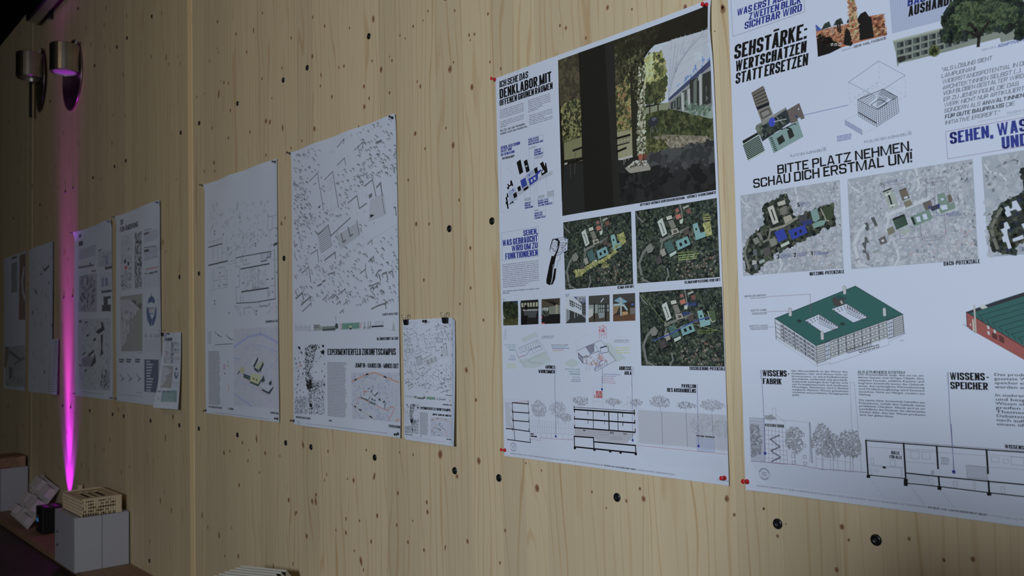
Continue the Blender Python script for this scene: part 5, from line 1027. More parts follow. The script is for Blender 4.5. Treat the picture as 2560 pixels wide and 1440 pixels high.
S.poly(P_, [(80, 920), (192, 880), (194, 1010), (80, 1030)], (92, 94, 62), 2.6); S.poly(P_, [(98, 848), (128, 836), (146, 858), (104, 864)], (92, 100, 104), 2.1)
S.poly(P_, [(405, 560), (510, 540), (515, 1010), (425, 1040)], (84, 88, 56), 2); S.scatter(P_, [(405, 570), (508, 470), (512, 820), (415, 830)], 520, .012, [(70, 76, 36), (52, 60, 30), (104, 104, 48), (40, 48, 26), (120, 112, 52), (110, 84, 44)], 2.3, 13)
S.scatter(P_, [(400, 380), (500, 330), (510, 520), (440, 540)], 220, .009, [(40, 42, 28), (54, 56, 32), (30, 32, 24)], 2.5, 14, 'leaf')
S.poly(P_, [(418, 850), (515, 835), (520, 1000), (425, 1030)], (110, 112, 84), 2.6); S.poly(P_, [(80, 1050), (200, 1015), (200, 1030), (80, 1060)], (130, 134, 136), 2.7); S.poly(P_, [(425, 1020), (560, 985), (560, 1000), (430, 1035)], (130, 134, 138), 2.7)
S.poly(P_, [(70, 1060), (430, 1030), (560, 1020), (760, 960), (1060, 905), (1060, 1230), (60, 1400)], (28, 30, 32), 4.4)
S.scatter(P_, [(620, 1010), (1040, 925), (1045, 1040), (650, 1100)], 240, .028, [(46, 50, 54), (38, 42, 46), (54, 58, 62), (34, 37, 40)], 4.5, 15)
S.scatter(P_, [(440, 1120), (1040, 1060), (1045, 1200), (450, 1290)], 160, .03, [(24, 26, 28), (30, 33, 36), (20, 22, 24)], 4.5, 16)
S.poly(P_, [(470, 1082), (530, 1035), (600, 1030), (625, 1060), (640, 1092), (500, 1115)], (112, 112, 108), 5); S.scatter(P_, [(480, 1080), (540, 1035), (610, 1035), (600, 1060)], 90, .006, [(60, 60, 54), (144, 144, 140)], 5.1, 17)
S.poly(P_, [(0, 500), (40, 520), (80, 1060), (60, 1300), (0, 1300)], (20, 19, 16), 5); S.poly(P_, [(172, 340), (185, 330), (400, 255), (412, 700), (440, 1330), (212, 1372), (190, 800)], (20, 21, 19), 5.4)
S.poly(P_, [(340, 275), (400, 255), (412, 700), (440, 1330), (400, 1340), (370, 800)], (28, 30, 28), 5.6)
S.poly(P_, [(498, 320), (565, 300), (560, 640), (558, 1010), (520, 1018), (508, 640)], (30, 32, 26), 5.4); S.scatter(P_, [(480, 330), (590, 310), (585, 620), (540, 640)], 420, .009, [(34, 36, 24), (50, 52, 34), (70, 74, 46), (24, 26, 20)], 5.7, 18)
S.scatter(P_, [(555, 440), (595, 420), (600, 980), (550, 1005)], 420, .008, [(92, 94, 74), (130, 132, 116), (60, 66, 40), (150, 152, 136)], 5.8, 19); S.scatter(P_, [(400, 330), (540, 290), (640, 300), (560, 350), (420, 400)], 200, .008, [(28, 30, 20), (40, 42, 26)], 5.8, 20)
S.poly(P_, [(555, 992), (588, 990), (584, 1030), (560, 1030)], (120, 64, 42), 6.4); S.poly(P_, [(590, 992), (615, 990), (610, 1020), (592, 1025)], (84, 48, 36), 6.4)
for pts, wd in ((((418, 890), (500, 868)), .006), (((418, 938), (500, 915)), .003), (((420, 975), (475, 952)), .006), (((138, 968), (196, 948)), .006), (((105, 1050), (200, 1020)), .007)): S.line(P_, pts, wd, (18, 18, 16), 6.2)
for a in ((490, 870, 495, 1030), (500, 868, 503, 1000), (460, 960, 464, 1060), (470, 955, 473, 1040), (150, 968, 152, 1025), (190, 955, 192, 1010), (118, 1050, 122, 1140), (150, 1050, 148, 1120)): S.line(P_, [a[:2], a[2:]], .0015, (120, 120, 116) if a[0] > 400 else (64, 62, 56), 6.2)
S.grid(P_, [(420, 905), (500, 880), (500, 905), (420, 932)], 4, 1, (60, 60, 56), .001, 6.2)
c = S.P((652, 782)); S.polyw(P_, [(c[0] + .017 * math.cos(t), c[1] + .014 * math.sin(t)) for t in np.linspace(0, 6, 18)], (34, 38, 48), 6); S.polyw(P_, [(c[0] + .003 + .008 * math.cos(t), c[1] + .006 + .005 * math.sin(t)) for t in np.linspace(0, 6, 12)], (60, 68, 84), 6.3)
for a in ((642, 800, 634, 880), (660, 800, 682, 850), (648, 805, 650, 850)): S.line(P_, [a[:2], a[2:]], .0012, (90, 94, 98), 6)
S.clip = None
# row of six small photographs
S.crop(1240, 540, 4.966)
def photo(n_, q, base):
    P_ = 'small_photo#%d' % n_; Q = [S.P(p) for p in q]; S.clip = (min(Q[0][0], Q[3][0]), max(Q[1][0], Q[2][0]), (Q[2][1] + Q[3][1]) / 2, (Q[0][1] + Q[1][1]) / 2)
    S.poly(P_, q, base, 1); return P_
S.text('caption', 'IST', (88, 1056), (116, 1053), (88, 1030), (70, 76, 90)); S.text('caption', 'IST', (868, 1002), (914, 998), (868, 972), (40, 44, 90), 'semi')
P_ = photo(1, [(86, 1062), (272, 1052), (275, 1352), (92, 1362)], (22, 48, 84)); S.poly(P_, [(88, 1280), (275, 1262), (275, 1352), (92, 1362)], (54, 56, 28), 2); S.poly(P_, [(88, 1180), (275, 1200), (275, 1275), (90, 1285)], (96, 104, 108), 1.5)
S.scatter(P_, [(90, 1100), (140, 1062), (215, 1070), (272, 1130), (272, 1265), (130, 1280), (95, 1200)], 420, .010, [(18, 26, 18), (28, 38, 24), (38, 50, 28)], 2.4, 31); S.scatter(P_, [(92, 1290), (272, 1272), (272, 1350), (95, 1358)], 120, .008, [(62, 62, 30), (46, 50, 26)], 2.4, 32)
P_ = photo(2, [(308, 1050), (526, 1036), (528, 1342), (310, 1354)], (24, 24, 26)); S.poly(P_, [(310, 1075), (526, 1062), (526, 1130), (310, 1140)], (120, 128, 112), 1.5); S.grid(P_, [(310, 1075), (526, 1062), (526, 1130), (310, 1140)], 6, 1, (30, 30, 30), .004, 2)
S.poly(P_, [(360, 1105), (392, 1103), (392, 1165), (360, 1165)], (12, 12, 14), 2.6); S.poly(P_, [(340, 1170), (520, 1160), (490, 1260), (360, 1260)], (52, 56, 64), 2.2); S.poly(P_, [(330, 1160), (520, 1155), (520, 1175), (340, 1180)], (110, 116, 124), 2.4); S.poly(P_, [(310, 1240), (400, 1235), (380, 1350), (310, 1354)], (14, 14, 18), 2.8)
P_ = photo(3, [(566, 1034), (795, 1018), (797, 1334), (566, 1342)], (50, 52, 48)); S.poly(P_, [(566, 1034), (795, 1018), (795, 1100), (566, 1135)], (60, 54, 44), 1.5)
for i in range(7): S.line(P_, [(570 + i * 34, 1034), (740 + i * 4, 1105)], .003, (26, 24, 22), 2)
S.poly(P_, [(566, 1140), (795, 1105), (795, 1220), (566, 1235)], (86, 96, 90), 1.8); S.grid(P_, [(576, 1135), (650, 1130), (650, 1190), (576, 1195)], 4, 1, (40, 42, 42), .002, 2.4, (.1, .8, 0, 1), (140, 152, 156)); S.poly(P_, [(742, 1100), (765, 1098), (768, 1230), (745, 1232)], (120, 116, 100), 2.4)
S.poly(P_, [(566, 1225), (797, 1215), (797, 1334), (566, 1342)], (20, 20, 24), 2.6); S.poly(P_, [(566, 1245), (576, 1244), (576, 1270), (566, 1272)], (180, 30, 30), 3); S.poly(P_, [(566, 1325), (605, 1328), (605, 1342), (566, 1342)], (180, 30, 30), 3); S.scatter(P_, [(575, 1185), (650, 1180), (650, 1235), (575, 1240)], 60, .007, [(30, 34, 34), (60, 66, 66)], 3, 34)
P_ = photo(4, [(868, 1010), (1112, 994), (1114, 1322), (868, 1334)], (40, 44, 48)); S.poly(P_, [(960, 1004), (1112, 994), (1112, 1090), (1050, 1060)], (36, 56, 100), 1.4); S.scatter(P_, [(1000, 1004), (1110, 998), (1110, 1060), (1060, 1050)], 30, .012, [(110, 120, 136), (70, 88, 120)], 1.6, 35)
S.poly(P_, [(868, 1012), (965, 1005), (1060, 1090), (1070, 1230), (970, 1190), (868, 1150)], (142, 152, 170), 2); S.grid(P_, [(915, 1045), (960, 1065), (962, 1130), (920, 1105)], 3, 1, (40, 44, 50), .002, 2.4); S.grid(P_, [(920, 1040), (1060, 1110), (1060, 1180), (920, 1095)], 6, 2, (140, 150, 168), .001, 2.4, (.15, .8, .1, .75), (50, 54, 62), rows=False, cols=False)
for i, x in enumerate((872, 890, 905, 975, 1010, 1040, 1062)): S.poly(P_, [(x, 1150 + i * 9), (x + 9 - i, 1152 + i * 9), (x + 9 - i, 1320 - i * 18), (x, 1322 - i * 18)], (146, 154, 170), 3)
S.poly(P_, [(1065, 1090), (1112, 1075), (1114, 1270), (1070, 1240)], (96, 106, 122), 2.2); S.grid(P_, [(1072, 1090), (1112, 1080), (1112, 1230), (1075, 1220)], 2, 4, (44, 48, 54), .002, 2.5, (.1, .8, .1, .7), (44, 48, 54))
P_ = photo(5, [(1152, 992), (1410, 976), (1412, 1308), (1152, 1320)], (50, 52, 52)); S.poly(P_, [(1152, 1105), (1410, 1092), (1410, 1200), (1152, 1215)], (100, 116, 120), 1.6); S.grid(P_, [(1270, 1100), (1405, 1095), (1405, 1190), (1270, 1200)], 5, 2, (40, 44, 46), .0025, 2.2); S.poly(P_, [(1152, 1215), (1410, 1195), (1412, 1308), (1152, 1320)], (58, 54, 50), 2.2)
for x in (1215, 1358): S.poly(P_, [(x, 1085), (x + 14, 1084), (x + 14, 1300), (x, 1304)], (18, 18, 20), 2.8)
S.poly(P_, [(1152, 1160), (1205, 1145), (1205, 1235), (1152, 1270)], (134, 140, 146), 2.5); S.line(P_, [(1305, 1065), (1335, 1025)], .003, (170, 172, 170), 3); S.poly(P_, [(1270, 1200), (1350, 1195), (1345, 1260), (1280, 1270)], (96, 110, 122), 2.5)
P_ = photo(6, [(1452, 972), (1727, 955), (1730, 1298), (1455, 1310)], (44, 38, 32)); S.poly(P_, [(1452, 972), (1727, 955), (1727, 1060), (1452, 1080)], (50, 52, 52), 1.5); S.poly(P_, [(1465, 1050), (1540, 1005), (1635, 1065), (1560, 1095)], (70, 120, 150), 2.4); S.poly(P_, [(1540, 1010), (1560, 1015), (1565, 1235), (1545, 1240)], (120, 130, 136), 2.6)
S.line(P_, [(1470, 1105), (1540, 1100), (1590, 1110), (1625, 1160)], .006, (104, 140, 156), 2.7); S.poly(P_, [(1455, 1110), (1540, 1108), (1500, 1200), (1455, 1230)], (104, 86, 54), 2.3); S.poly(P_, [(1455, 1235), (1728, 1215), (1730, 1298), (1455, 1310)], (76, 52, 34), 2.2); S.poly(P_, [(1570, 1190), (1640, 1185), (1640, 1220), (1570, 1235)], (140, 108, 56), 2.5); S.poly(P_, [(1680, 1085), (1715, 1082), (1715, 1110), (1680, 1114)], (44, 64, 140), 2.8); S.poly(P_, [(1665, 1140), (1725, 1136), (1725, 1215), (1665, 1220)], (84, 84, 84), 2.3)
S.clip = None
# axonometries
S.crop(1240, 790, 5.334); P_ = 'axonometric_drawing'; ik = (70, 72, 92); li = (112, 116, 136)
for pts in ([(345, 295), (530, 212), (560, 265), (365, 350)], [(300, 590), (430, 560), (660, 470), (745, 600), (610, 660), (500, 695), (370, 690)], [(905, 640), (960, 590), (1020, 565), (1115, 610), (1080, 660), (1000, 690)], [(1450, 350), (1520, 360), (1730, 560), (1620, 610), (1500, 470)]): S.poly(P_, pts, (128, 148, 164), 1)
S.grid(P_, [(320, 420), (560, 315), (600, 400), (320, 490)], 9, 1, ik, .0006, 2); S.line(P_, [(270, 470), (320, 420), (560, 315), (690, 480), (360, 620), (300, 555)], .0007, li, 2); S.line(P_, [(300, 555), (350, 630), (395, 680)], .0007, li, 2); S.line(P_, [(270, 470), (300, 555), (420, 510), (440, 460), (580, 395), (620, 440)], .0010, (60, 60, 120), 2.3)
S.line(P_, [(300, 555), (355, 530), (400, 550)], .0010, (170, 70, 70), 2.5); S.line(P_, [(430, 590), (480, 620), (620, 634)], .0008, (70, 80, 90), 2.4); S.grid(P_, [(450, 470), (590, 410), (660, 470), (480, 550)], 4, 2, li, .0005, 2)
for i in range(6): S.line(P_, [(400 + i * 30, 400 - i * 13), (402 + i * 30, 440 - i * 13)], .0016, (110, 140, 124), 2.4)
S.line(P_, [(1065, 320), (1375, 185), (1600, 400), (1600, 600)], .0006, (150, 140, 150), 2); S.line(P_, [(1065, 320), (1075, 550)], .0006, (150, 140, 150), 2)
S.line(P_, [(1080, 465), (1400, 320), (1600, 590), (1330, 740), (1310, 715), (1400, 680)], .0009, ik, 2); S.line(P_, [(1095, 490), (1160, 550), (1240, 545), (1260, 510), (1370, 470), (1380, 540)], .0013, ik, 2.3); S.line(P_, [(1095, 490), (1105, 560), (1160, 630), (1210, 635), (1215, 560)], .0011, ik, 2.3); S.grid(P_, [(1100, 500), (1160, 560), (1160, 620), (1110, 560)], 3, 1, ik, .0022, 2.4)
S.grid(P_, [(1200, 415), (1305, 375), (1310, 470), (1260, 500)], 1, 9, (58, 56, 84), .0014, 2.4, cols=False); S.line(P_, [(1200, 415), (1260, 505)], .0010, ik, 2.4); S.poly(P_, [(1160, 540), (1210, 520), (1245, 535), (1195, 560)], (110, 114, 124), 2.2); S.line(P_, [(1310, 370), (1380, 480)], .0009, ik, 2.4)
S.line(P_, [(1390, 420), (1480, 395), (1500, 420), (1495, 480), (1400, 500), (1390, 420)], .0013, (44, 46, 60), 2.5); S.line(P_, [(1400, 425), (1470, 405)], .0022, (44, 46, 60), 2.6); S.line(P_, [(1500, 470), (1610, 600)], .0008, (110, 130, 110), 2.5)
for i in range(6): S.line(P_, [(1510 + i * 18, 480 + i * 20), (1512 + i * 18, 510 + i * 20)], .0010, (90, 100, 100), 2.5)
for x in (1378, 1400, 1440, 1468): S.line(P_, [(x, 140 + (x % 3) * 4), (x + 2, 300)], .0009, (180, 70, 80), 2.5)
S.line(P_, [(1372, 150), (1430, 125), (1470, 150), (1420, 172)], .0009, (180, 70, 80), 2.5, closed=True); S.line(P_, [(1375, 235), (1420, 255), (1468, 235)], .0009, (180, 70, 80), 2.5); S.line(P_, [(1432, 110), (1435, 170)], .0009, (180, 70, 80), 2.5)
S.text('red_heading', 'DENK', (1408, 198), (1446, 190), (1408, 182), (178, 40, 44), 'cond', 4); S.text('red_heading', 'LABOR', (1408, 220), (1450, 208), (1408, 200), (178, 40, 44), 'cond', 4); S.poly(P_, [(1374, 172), (1390, 185), (1390, 222), (1376, 200)], (178, 40, 44), 3)
S.poly(P_, [(1368, 550), (1400, 535), (1425, 590), (1395, 605)], (150, 110, 126), 2.6); S.line(P_, [(1420, 590), (1380, 620), (1390, 660), (1320, 690), (1318, 720)], .0016, (60, 66, 130), 2.7); S.line(P_, [(1420, 590), (1480, 600), (1485, 650), (1400, 660)], .0008, (90, 96, 140), 2.7)
S.scatter(P_, [(1180, 560), (1400, 510), (1500, 600), (1380, 680), (1220, 660)], 60, .008, [(120, 122, 144), (150, 120, 130)], 2.2, 41, 'dash')
for x in (1195, 1215, 1250, 1325): S.line(P_, [(x, 640), (x + 2, 700 + (x % 7) * 8)], .0006, li, 2)
for t, a, b, h_, c in (('VERBINDUNG HÖFE', (608, 284), (775, 278), 18, (80, 84, 104)), ('VERBINDUNG HÖFE', (1576, 338), (1774, 332), 20, (80, 84, 104)), ('BLICK DER BAUWENDE:', (738, 395), (962, 392), 15, (40, 42, 54)), ('HAUPTERSCHLIEßUNG', (1432, 792), (1655, 788), 20, (90, 100, 150)), ('LEUCHTTURM', (1430, 846), (1570, 842), 20, (190, 60, 70)),
                       ('ORIENTIERUNG FÜR', (1430, 876), (1580, 872), 14, (170, 70, 90)), ('HAUPTERSCHLIEßUNG', (1430, 903), (1598, 898), 14, (170, 70, 90)), ('ÖFFENTLICHE GRÜNE', (925, 722), (1124, 720), 20, (60, 120, 110)), ('DURCHWEGUNG', (972, 752), (1126, 750), 18, (60, 120, 110)), ('POTENZIAL', (1024, 826), (1126, 826), 18, (80, 90, 124)), ('AUßENRAUM', (1008, 858), (1130, 858), 18, (80, 90, 124)),
                       ('ÖFFENTLICHE GRÜNE', (116, 396), (258, 392), 14, (60, 120, 110)), ('DURCHWEGUNG', (150, 424), (262, 420), 14, (60, 120, 110)), ('POTENZIAL', (188, 538), (262, 536), 14, (80, 90, 150)), ('AUßENRAUM', (176, 568), (266, 566), 14, (80, 90, 150))): S.text('caption', t, a, b, (a[0], a[1] - h_), c, 'semi' if h_ == 15 else 'reg')
for i, a in enumerate(((605, 290, 770, 286, 300, 1, (70, 74, 100)), (1566, 345, 1774, 338, 354, 1, (70, 74, 100)), (742, 402, 945, 400, 418, 1, (60, 120, 130)), (750, 422, 976, 420, 440, 1, (70, 80, 150)), (755, 444, 900, 442, 462, 1, (180, 70, 80)), (755, 466, 835, 466, 482, 1, (170, 170, 90)), (175, 436, 262, 434, 462, 2, (60, 110, 110)), (165, 575, 266, 572, 588, 1, (70, 80, 140)),
                       (145, 625, 265, 620, 700, 3, (150, 158, 110)), (1600, 408, 1785, 412, 500, 3, (150, 160, 110)), (985, 758, 1124, 758, 786, 2, (60, 110, 110)), (998, 862, 1130, 862, 876, 1, (70, 80, 130)), (1430, 796, 1600, 794, 808, 1, (90, 96, 140)))): S.greek('caption', (a[0], a[1]), (a[0], a[4]), (a[2], a[3]), a[5], a[6], seed=i, ragged=.05)
S.text('heading', 'GRÜNES', (662, 706), (785, 700), (662, 662), BK, 'cond'); S.text('heading', 'WOHNZIMMER', (566, 764), (785, 762), (566, 718), BK, 'cond'); S.text('heading', 'ADRESSE', (1644, 722), (1808, 722), (1644, 672), BK, 'cond'); S.text('heading', 'AULA', (1714, 784), (1808, 784), (1714, 736), BK, 'cond')
S.greek('caption', (796, 665), (800, 770), (812, 665), 14, (130, 132, 150)); S.greek('caption', (1826, 680), (1830, 795), (1842, 680), 14, (130, 132, 150))
S.text('red_heading', 'DENK', (1336, 1046), (1420, 1048), (1336, 998), (176, 44, 30), 'cond', 4); S.text('red_heading', 'LABOR', (1312, 1092), (1420, 1096), (1312, 1048), (176, 44, 30), 'cond', 4)
S.line(P_, [(125, 170), (128, 240), (120, 300)], .0006, li, 2); S.line(P_, [(112, 250), (140, 250), (136, 310), (108, 310), (112, 250)], .0007, li, 2); S.line(P_, [(112, 250), (125, 175), (140, 250)], .0006, li, 2)
# section
S.crop(1240, 960, 4.129); P_ = 'section_drawing'; hv = (14, 14, 18); lt = (120, 124, 144)
S.text('heading', 'PAVILLON', (1918, 38), (2066, 42), (1918, 0), BK, 'cond'); S.text('heading', 'DES AUSHANDELNS', (1768, 82), (2066, 90), (1766, 42), BK, 'cond')
S.poly('ground_hatch', [(92, 186), (165, 190), (185, 462), (106, 460)], (126, 138, 164), .8); S.grid('ground_hatch', [(98, 200), (165, 203), (180, 440), (106, 440)], 2, 3, lt, .0006, 1, (.2, .75, .1, .55), (148, 160, 184), rows=False, cols=False)
for pts, wd in ((((168, 192), (334, 206)), .0030), (((170, 288), (338, 300)), .0028), (((175, 376), (343, 390)), .0028), (((106, 460), (180, 466), (347, 490)), .0028), (((118, 572), (356, 604)), .0026), (((168, 190), (186, 470), (196, 578)), .0018), (((334, 176), (336, 215)), .0022), (((334, 215), (355, 605)), .0009), (((355, 565), (356, 606)), .0022)): S.line(P_, pts, wd, hv, 4)
S.line(P_, [(168, 192), (330, 178)], .0009, (170, 50, 60), 4); S.line(P_, [(92, 165), (335, 172)], .0006, lt, 2)
for y in (270, 355, 455): S.line(P_, [(170, y), (171, y + 25)], .002, hv, 4); S.line(P_, [(340, y + 8), (341, y + 35)], .002, hv, 4)
for i, (b, t, w_, n) in enumerate((((445, 420), (440, 165), .045, 420), ((640, 420), (620, 160), .042, 300), ((715, 420), (705, 300), .036, 220), ((880, 260), (880, 120), .045, 200), ((1215, 260), (1210, 140), .040, 180), ((1450, 260), (1440, 150), .030, 120), ((1700, 290), (1700, 120), .048, 260), ((1960, 290), (1960, 180), .040, 160), ((2230, 320), (2220, 160), .050, 300), ((2130, 640), (2130, 300), .050, 320), ((2330, 640), (2330, 350), .036, 300))): treeline(S, P_, b, t, w_ * 1.7, int(n * .8), ((122, 132, 154), (114, 123, 144)), 170 + i, .0045)
S.line(P_, [(1002, 40), (1102, 42), (1104, 240)], .0005, lt, 2); S.line(P_, [(1002, 40), (1004, 240)], .0005, lt, 2); S.line(P_, [(1000, 178), (1104, 182)], .0006, lt, 2); S.line(P_, [(1355, 130), (1385, 130), (1390, 260)], .0006, lt, 2); S.line(P_, [(1355, 130), (1358, 250)], .0006, lt, 2); S.line(P_, [(1300, 240), (1355, 195)], .0006, lt, 2); S.line(P_, [(1400, 210), (1460, 260)], .0006, lt, 2)
S.grid(P_, [(355, 370), (800, 410), (802, 520), (362, 500)], 18, 2, lt, .0006, 2); S.grid(P_, [(360, 500), (802, 525), (804, 572), (364, 560)], 8, 1, lt, .0005, 2)
S.line(P_, [(806, 238), (1430, 280)], .0014, hv, 4); S.line(P_, [(806, 232), (807, 242)], .003, hv, 4); S.line(P_, [(1428, 268), (1429, 284)], .003, hv, 4)
S.line(P_, [(806, 262), (1432, 302)], .0042, hv, 4); S.line(P_, [(808, 358), (1434, 402)], .0036, hv, 4); S.line(P_, [(810, 450), (1436, 498)], .0036, hv, 4)
for x, w_, a, b in ((810, .0030, 258, 290), (810, .003, 335, 365), (812, .003, 425, 455), (1430, .003, 295, 318), (1433, .003, 376, 405), (1437, .003, 465, 500), (948, .0016, 268, 316), (1003, .0018, 270, 460), (1118, .0016, 280, 325), (1165, .0034, 284, 472), (1258, .0018, 290, 482), (1307, .002, 292, 338), (950, .0016, 366, 408), (1120, .0012, 376, 415), (1310, .002, 388, 430)): S.line(P_, [(x, a), (x + (b - a) * .02, b)], w_, hv, 4)
S.line(P_, [(808, 260), (812, 455)], .0006, (120, 80, 90), 4); S.line(P_, [(1432, 300), (1438, 500)], .0006, (120, 80, 90), 4)
S.poly(P_, [(812, 456), (1436, 502), (1350, 612), (1055, 594), (1008, 552), (812, 540)], (124, 132, 154), 1.5); S.grid(P_, [(812, 456), (1436, 502), (1380, 580), (812, 540)], 60, 1, (114, 122, 144), .0006, 1.7, rows=False)
S.line(P_, [(1070, 494), (1160, 500), (1162, 526), (1072, 520)], .0006, (96, 84, 110), 2.6, closed=True); S.grid(P_, [(1180, 545), (1300, 550), (1302, 575), (1182, 570)], 6, 1, (96, 90, 110), .0006, 2.6)
S.text('map_label', 'INFO', (902, 486), (926, 487), (902, 472), BK, 'cond', 4); S.text('map_label', 'CAFETE', (1178, 512), (1220, 514), (1178, 494), BK, 'cond', 4); S.greek('map_label', (1316, 502), (1316, 524), (1352, 504), 2, BK, 4); S.text('map_label', 'GRÜNES', (358, 521), (394, 524), (358, 508), BK, 'cond', 4); S.text('map_label', 'WOHNZIMMER', (358, 545), (424, 550), (358, 531), BK, 'cond', 4)
S.text('heading', 'BAUWENDE AUSHANDELN', (2070, 545), (2256, 556), (2070, 528), BK, 'cond', 4)
S.line(P_, [(808, 540), (1008, 554), (1012, 662)], .0036, hv, 4); S.line(P_, [(808, 540), (812, 650)], .003, hv, 4); S.line(P_, [(1010, 596), (1440, 634)], .0036, hv, 4); S.line(P_, [(812, 648), (1445, 712)], .0040, hv, 4); S.line(P_, [(1440, 632), (1446, 712)], .003, hv, 4)
for x, y in ((804, 646), (1006, 664), (1168, 680), (1276, 692), (1433, 708)): S.poly(P_, [(x, y), (x + 22, y + 2), (x + 22, y + 28), (x, y + 26)], hv, 4)
S.line(P_, [(360, 572), (458, 582), (460, 552), (600, 566), (806, 578)], .0007, (120, 60, 76), 3); S.line(P_, [(1444, 632), (2395, 728)], .0008, (130, 60, 76), 3)
S.poly('ground_hatch', [(1470, 268), (2372, 322), (2392, 690), (1480, 606)], (128, 139, 164), .8); S.grid(P_, [(1470, 268), (2372, 322), (2392, 690), (1480, 606)], 1, 20, (116, 124, 146), .0005, 1)
for a in ((1710, 290, 1722, 620), (1963, 305, 1978, 645), (2230, 320, 2244, 560)): S.line(P_, [a[:2], a[2:]], .0010, (78, 82, 100), 3)
S.grid(P_, [(1445, 610), (2392, 680), (2394, 715), (1446, 632)], 26, 1, (140, 148, 170), .0008, 1.5); S.line(P_, [(1462, 275), (1468, 610)], .0006, lt, 2)
S.grid(P_, [(2066, 560), (2250, 572), (2258, 700), (2080, 690)], 14, 7, (96, 116, 176), .0006, 3); S.line(P_, [(2066, 560), (2250, 572), (2258, 700), (2080, 690)], .0009, (70, 84, 150), 3, closed=True)
A_ = S.P((150, 720)); xs = np.arange(SB.x0 + .012, SB.x1 - .03, .0075); zt = S.P((2395, 735))[1] - .004; z_b = .998
for x in xs:
    if x < S.P((1460, 700))[0]: zt_ = S.P((820, 690))[1] - .012 if x > S.P((820, 690))[0] else S.P((200, 640))[1] - .05
    else: zt_ = zt
    if zt_ > z_b + .004: S.linew('ground_hatch', [(x, zt_), (min(x + (zt_ - z_b) * .8, SB.x1 - .014), zt_ - (min(x + (zt_ - z_b) * .8, SB.x1 - .014) - x) / .8)], .0004, (122, 134, 162), 1)
for L, c in ((((608, 0), (618, 540)), 1), (((1405, 0), (1411, 580)), 1), (((2078, 0), (2092, 640)), 1), (((1096, -80), (1095, 55)), 1)):
    S.line(P_, L, .0009, (64, 72, 126), 4.6); c = S.P(L[1]); S.polyw(P_, [(c[0] + .0036 * math.cos(t), c[1] + .0036 * math.sin(t)) for t in np.linspace(0, 5.7, 10)], (16, 40, 130), 5)
S.crop(1240, 790, 5.334)
for L in (((790, 660), (786, 920)), ((1815, 680), (1812, 920)), ((1422, 690), (1418, 900))): S.line(P_, L, .0009, (64, 72, 126), 4.6)
S.crop(1240, 960, 4.129)
stamp(S, 'stamp', (180, 650), .0135, (84, 84, 112))
zz = S.P((150, 722))[1]; xx = [S.P(p)[0] for p in ((150, 722), (1112, 830), (1120, 830), (1445, 880), (1455, 880), (1850, 930))]
S.textw('footer_text', FOOT[0][0], xx[0], xx[1], zz, zz, .0036, (70, 68, 88), 'reg'); S.textw('footer_text', FOOT[1][0], xx[2], xx[3], zz, zz, .0038, BK, 'bold'); S.textw('footer_text', FOOT[2][0], xx[4], xx[5], zz, zz, .0036, (70, 68, 88), 'reg')
S.text('caption', 'PLAN 2 VON 2', (2290, 998), (2430, 1012), (2290, 982), (66, 68, 84))
SB.build()
# ================================================================ sheet A: site plan with tree shadows
hA = lambda x, z: .0010 + edge(-2.732 - x, .03, .003) + .0016 * (1 + math.sin(8 * x + 4 * z)) + .004 * math.exp(-((z - 2.169) / .02) ** 2) * (1 + math.sin(22 * x)) + .003 * math.exp(-((z - .98) / .05) ** 2) * (1 + math.sin(16 * x))
SA = Sheet('poster', 'white poster with a grey tree-dotted site plan above the words EXPERIMENTIERFELD ZUKUNFTSCAMPUS', -3.573, -2.732, .980, 2.169, hA, (122, 128, 150))
S = SA; P_ = 'site_plan'
S.crop(480, 260, 2.88); sh = (72, 76, 88); lg = (104, 110, 126)
area_ = [(728, 380), (960, 300), (1240, 170), (1470, 95), (1500, 1440), (740, 1440)]
holes = [[(840, 560), (905, 490), (950, 770), (860, 780)], [(950, 530), (1015, 480), (1060, 740), (990, 770)], [(1120, 700), (1190, 650), (1240, 580), (1300, 540), (1400, 560), (1395, 800), (1240, 860), (1000, 990), (900, 960), (985, 865), (1130, 800)], [(900, 940), (985, 865), (1035, 1060), (930, 1100)],
         [(1035, 930), (1190, 830), (1215, 950), (1070, 1040)], [(850, 1070), (905, 1045), (915, 1150), (865, 1180)], [(950, 1120), (1035, 1060), (1040, 1130), (960, 1180)], [(1000, 180), (1200, 200), (1180, 430), (960, 560), (900, 480)], [(1250, 600), (1390, 520), (1470, 700), (1400, 860), (1260, 880)], [(1180, 960), (1500, 700), (1500, 900), (1100, 1130)]]
HW = [[S.P(p) for p in h] for h in holes]
S.scatter(P_, area_, 480, .0098, [sh, (84, 90, 104), (64, 70, 84)], 2, 201, 'arc', avoid=HW)
S.scatter(P_, [(1230, 380), (1470, 330), (1480, 520), (1100, 640), (1120, 560)], 60, .0095, [(62, 72, 80)], 2, 202, 'arc', avoid=HW[:2] + HW[4:7]); S.scatter(P_, [(730, 570), (830, 560), (870, 900), (740, 930)], 60, .0095, [(70, 80, 88)], 2, 203, 'arc')
S.scatter(P_, area_, 120, .010, [(112, 118, 138), (108, 114, 134)], 1, 204, 'leaf')
def LL(pts, wd=.0042, c=sh): S.line(P_, pts, wd, c, 3)
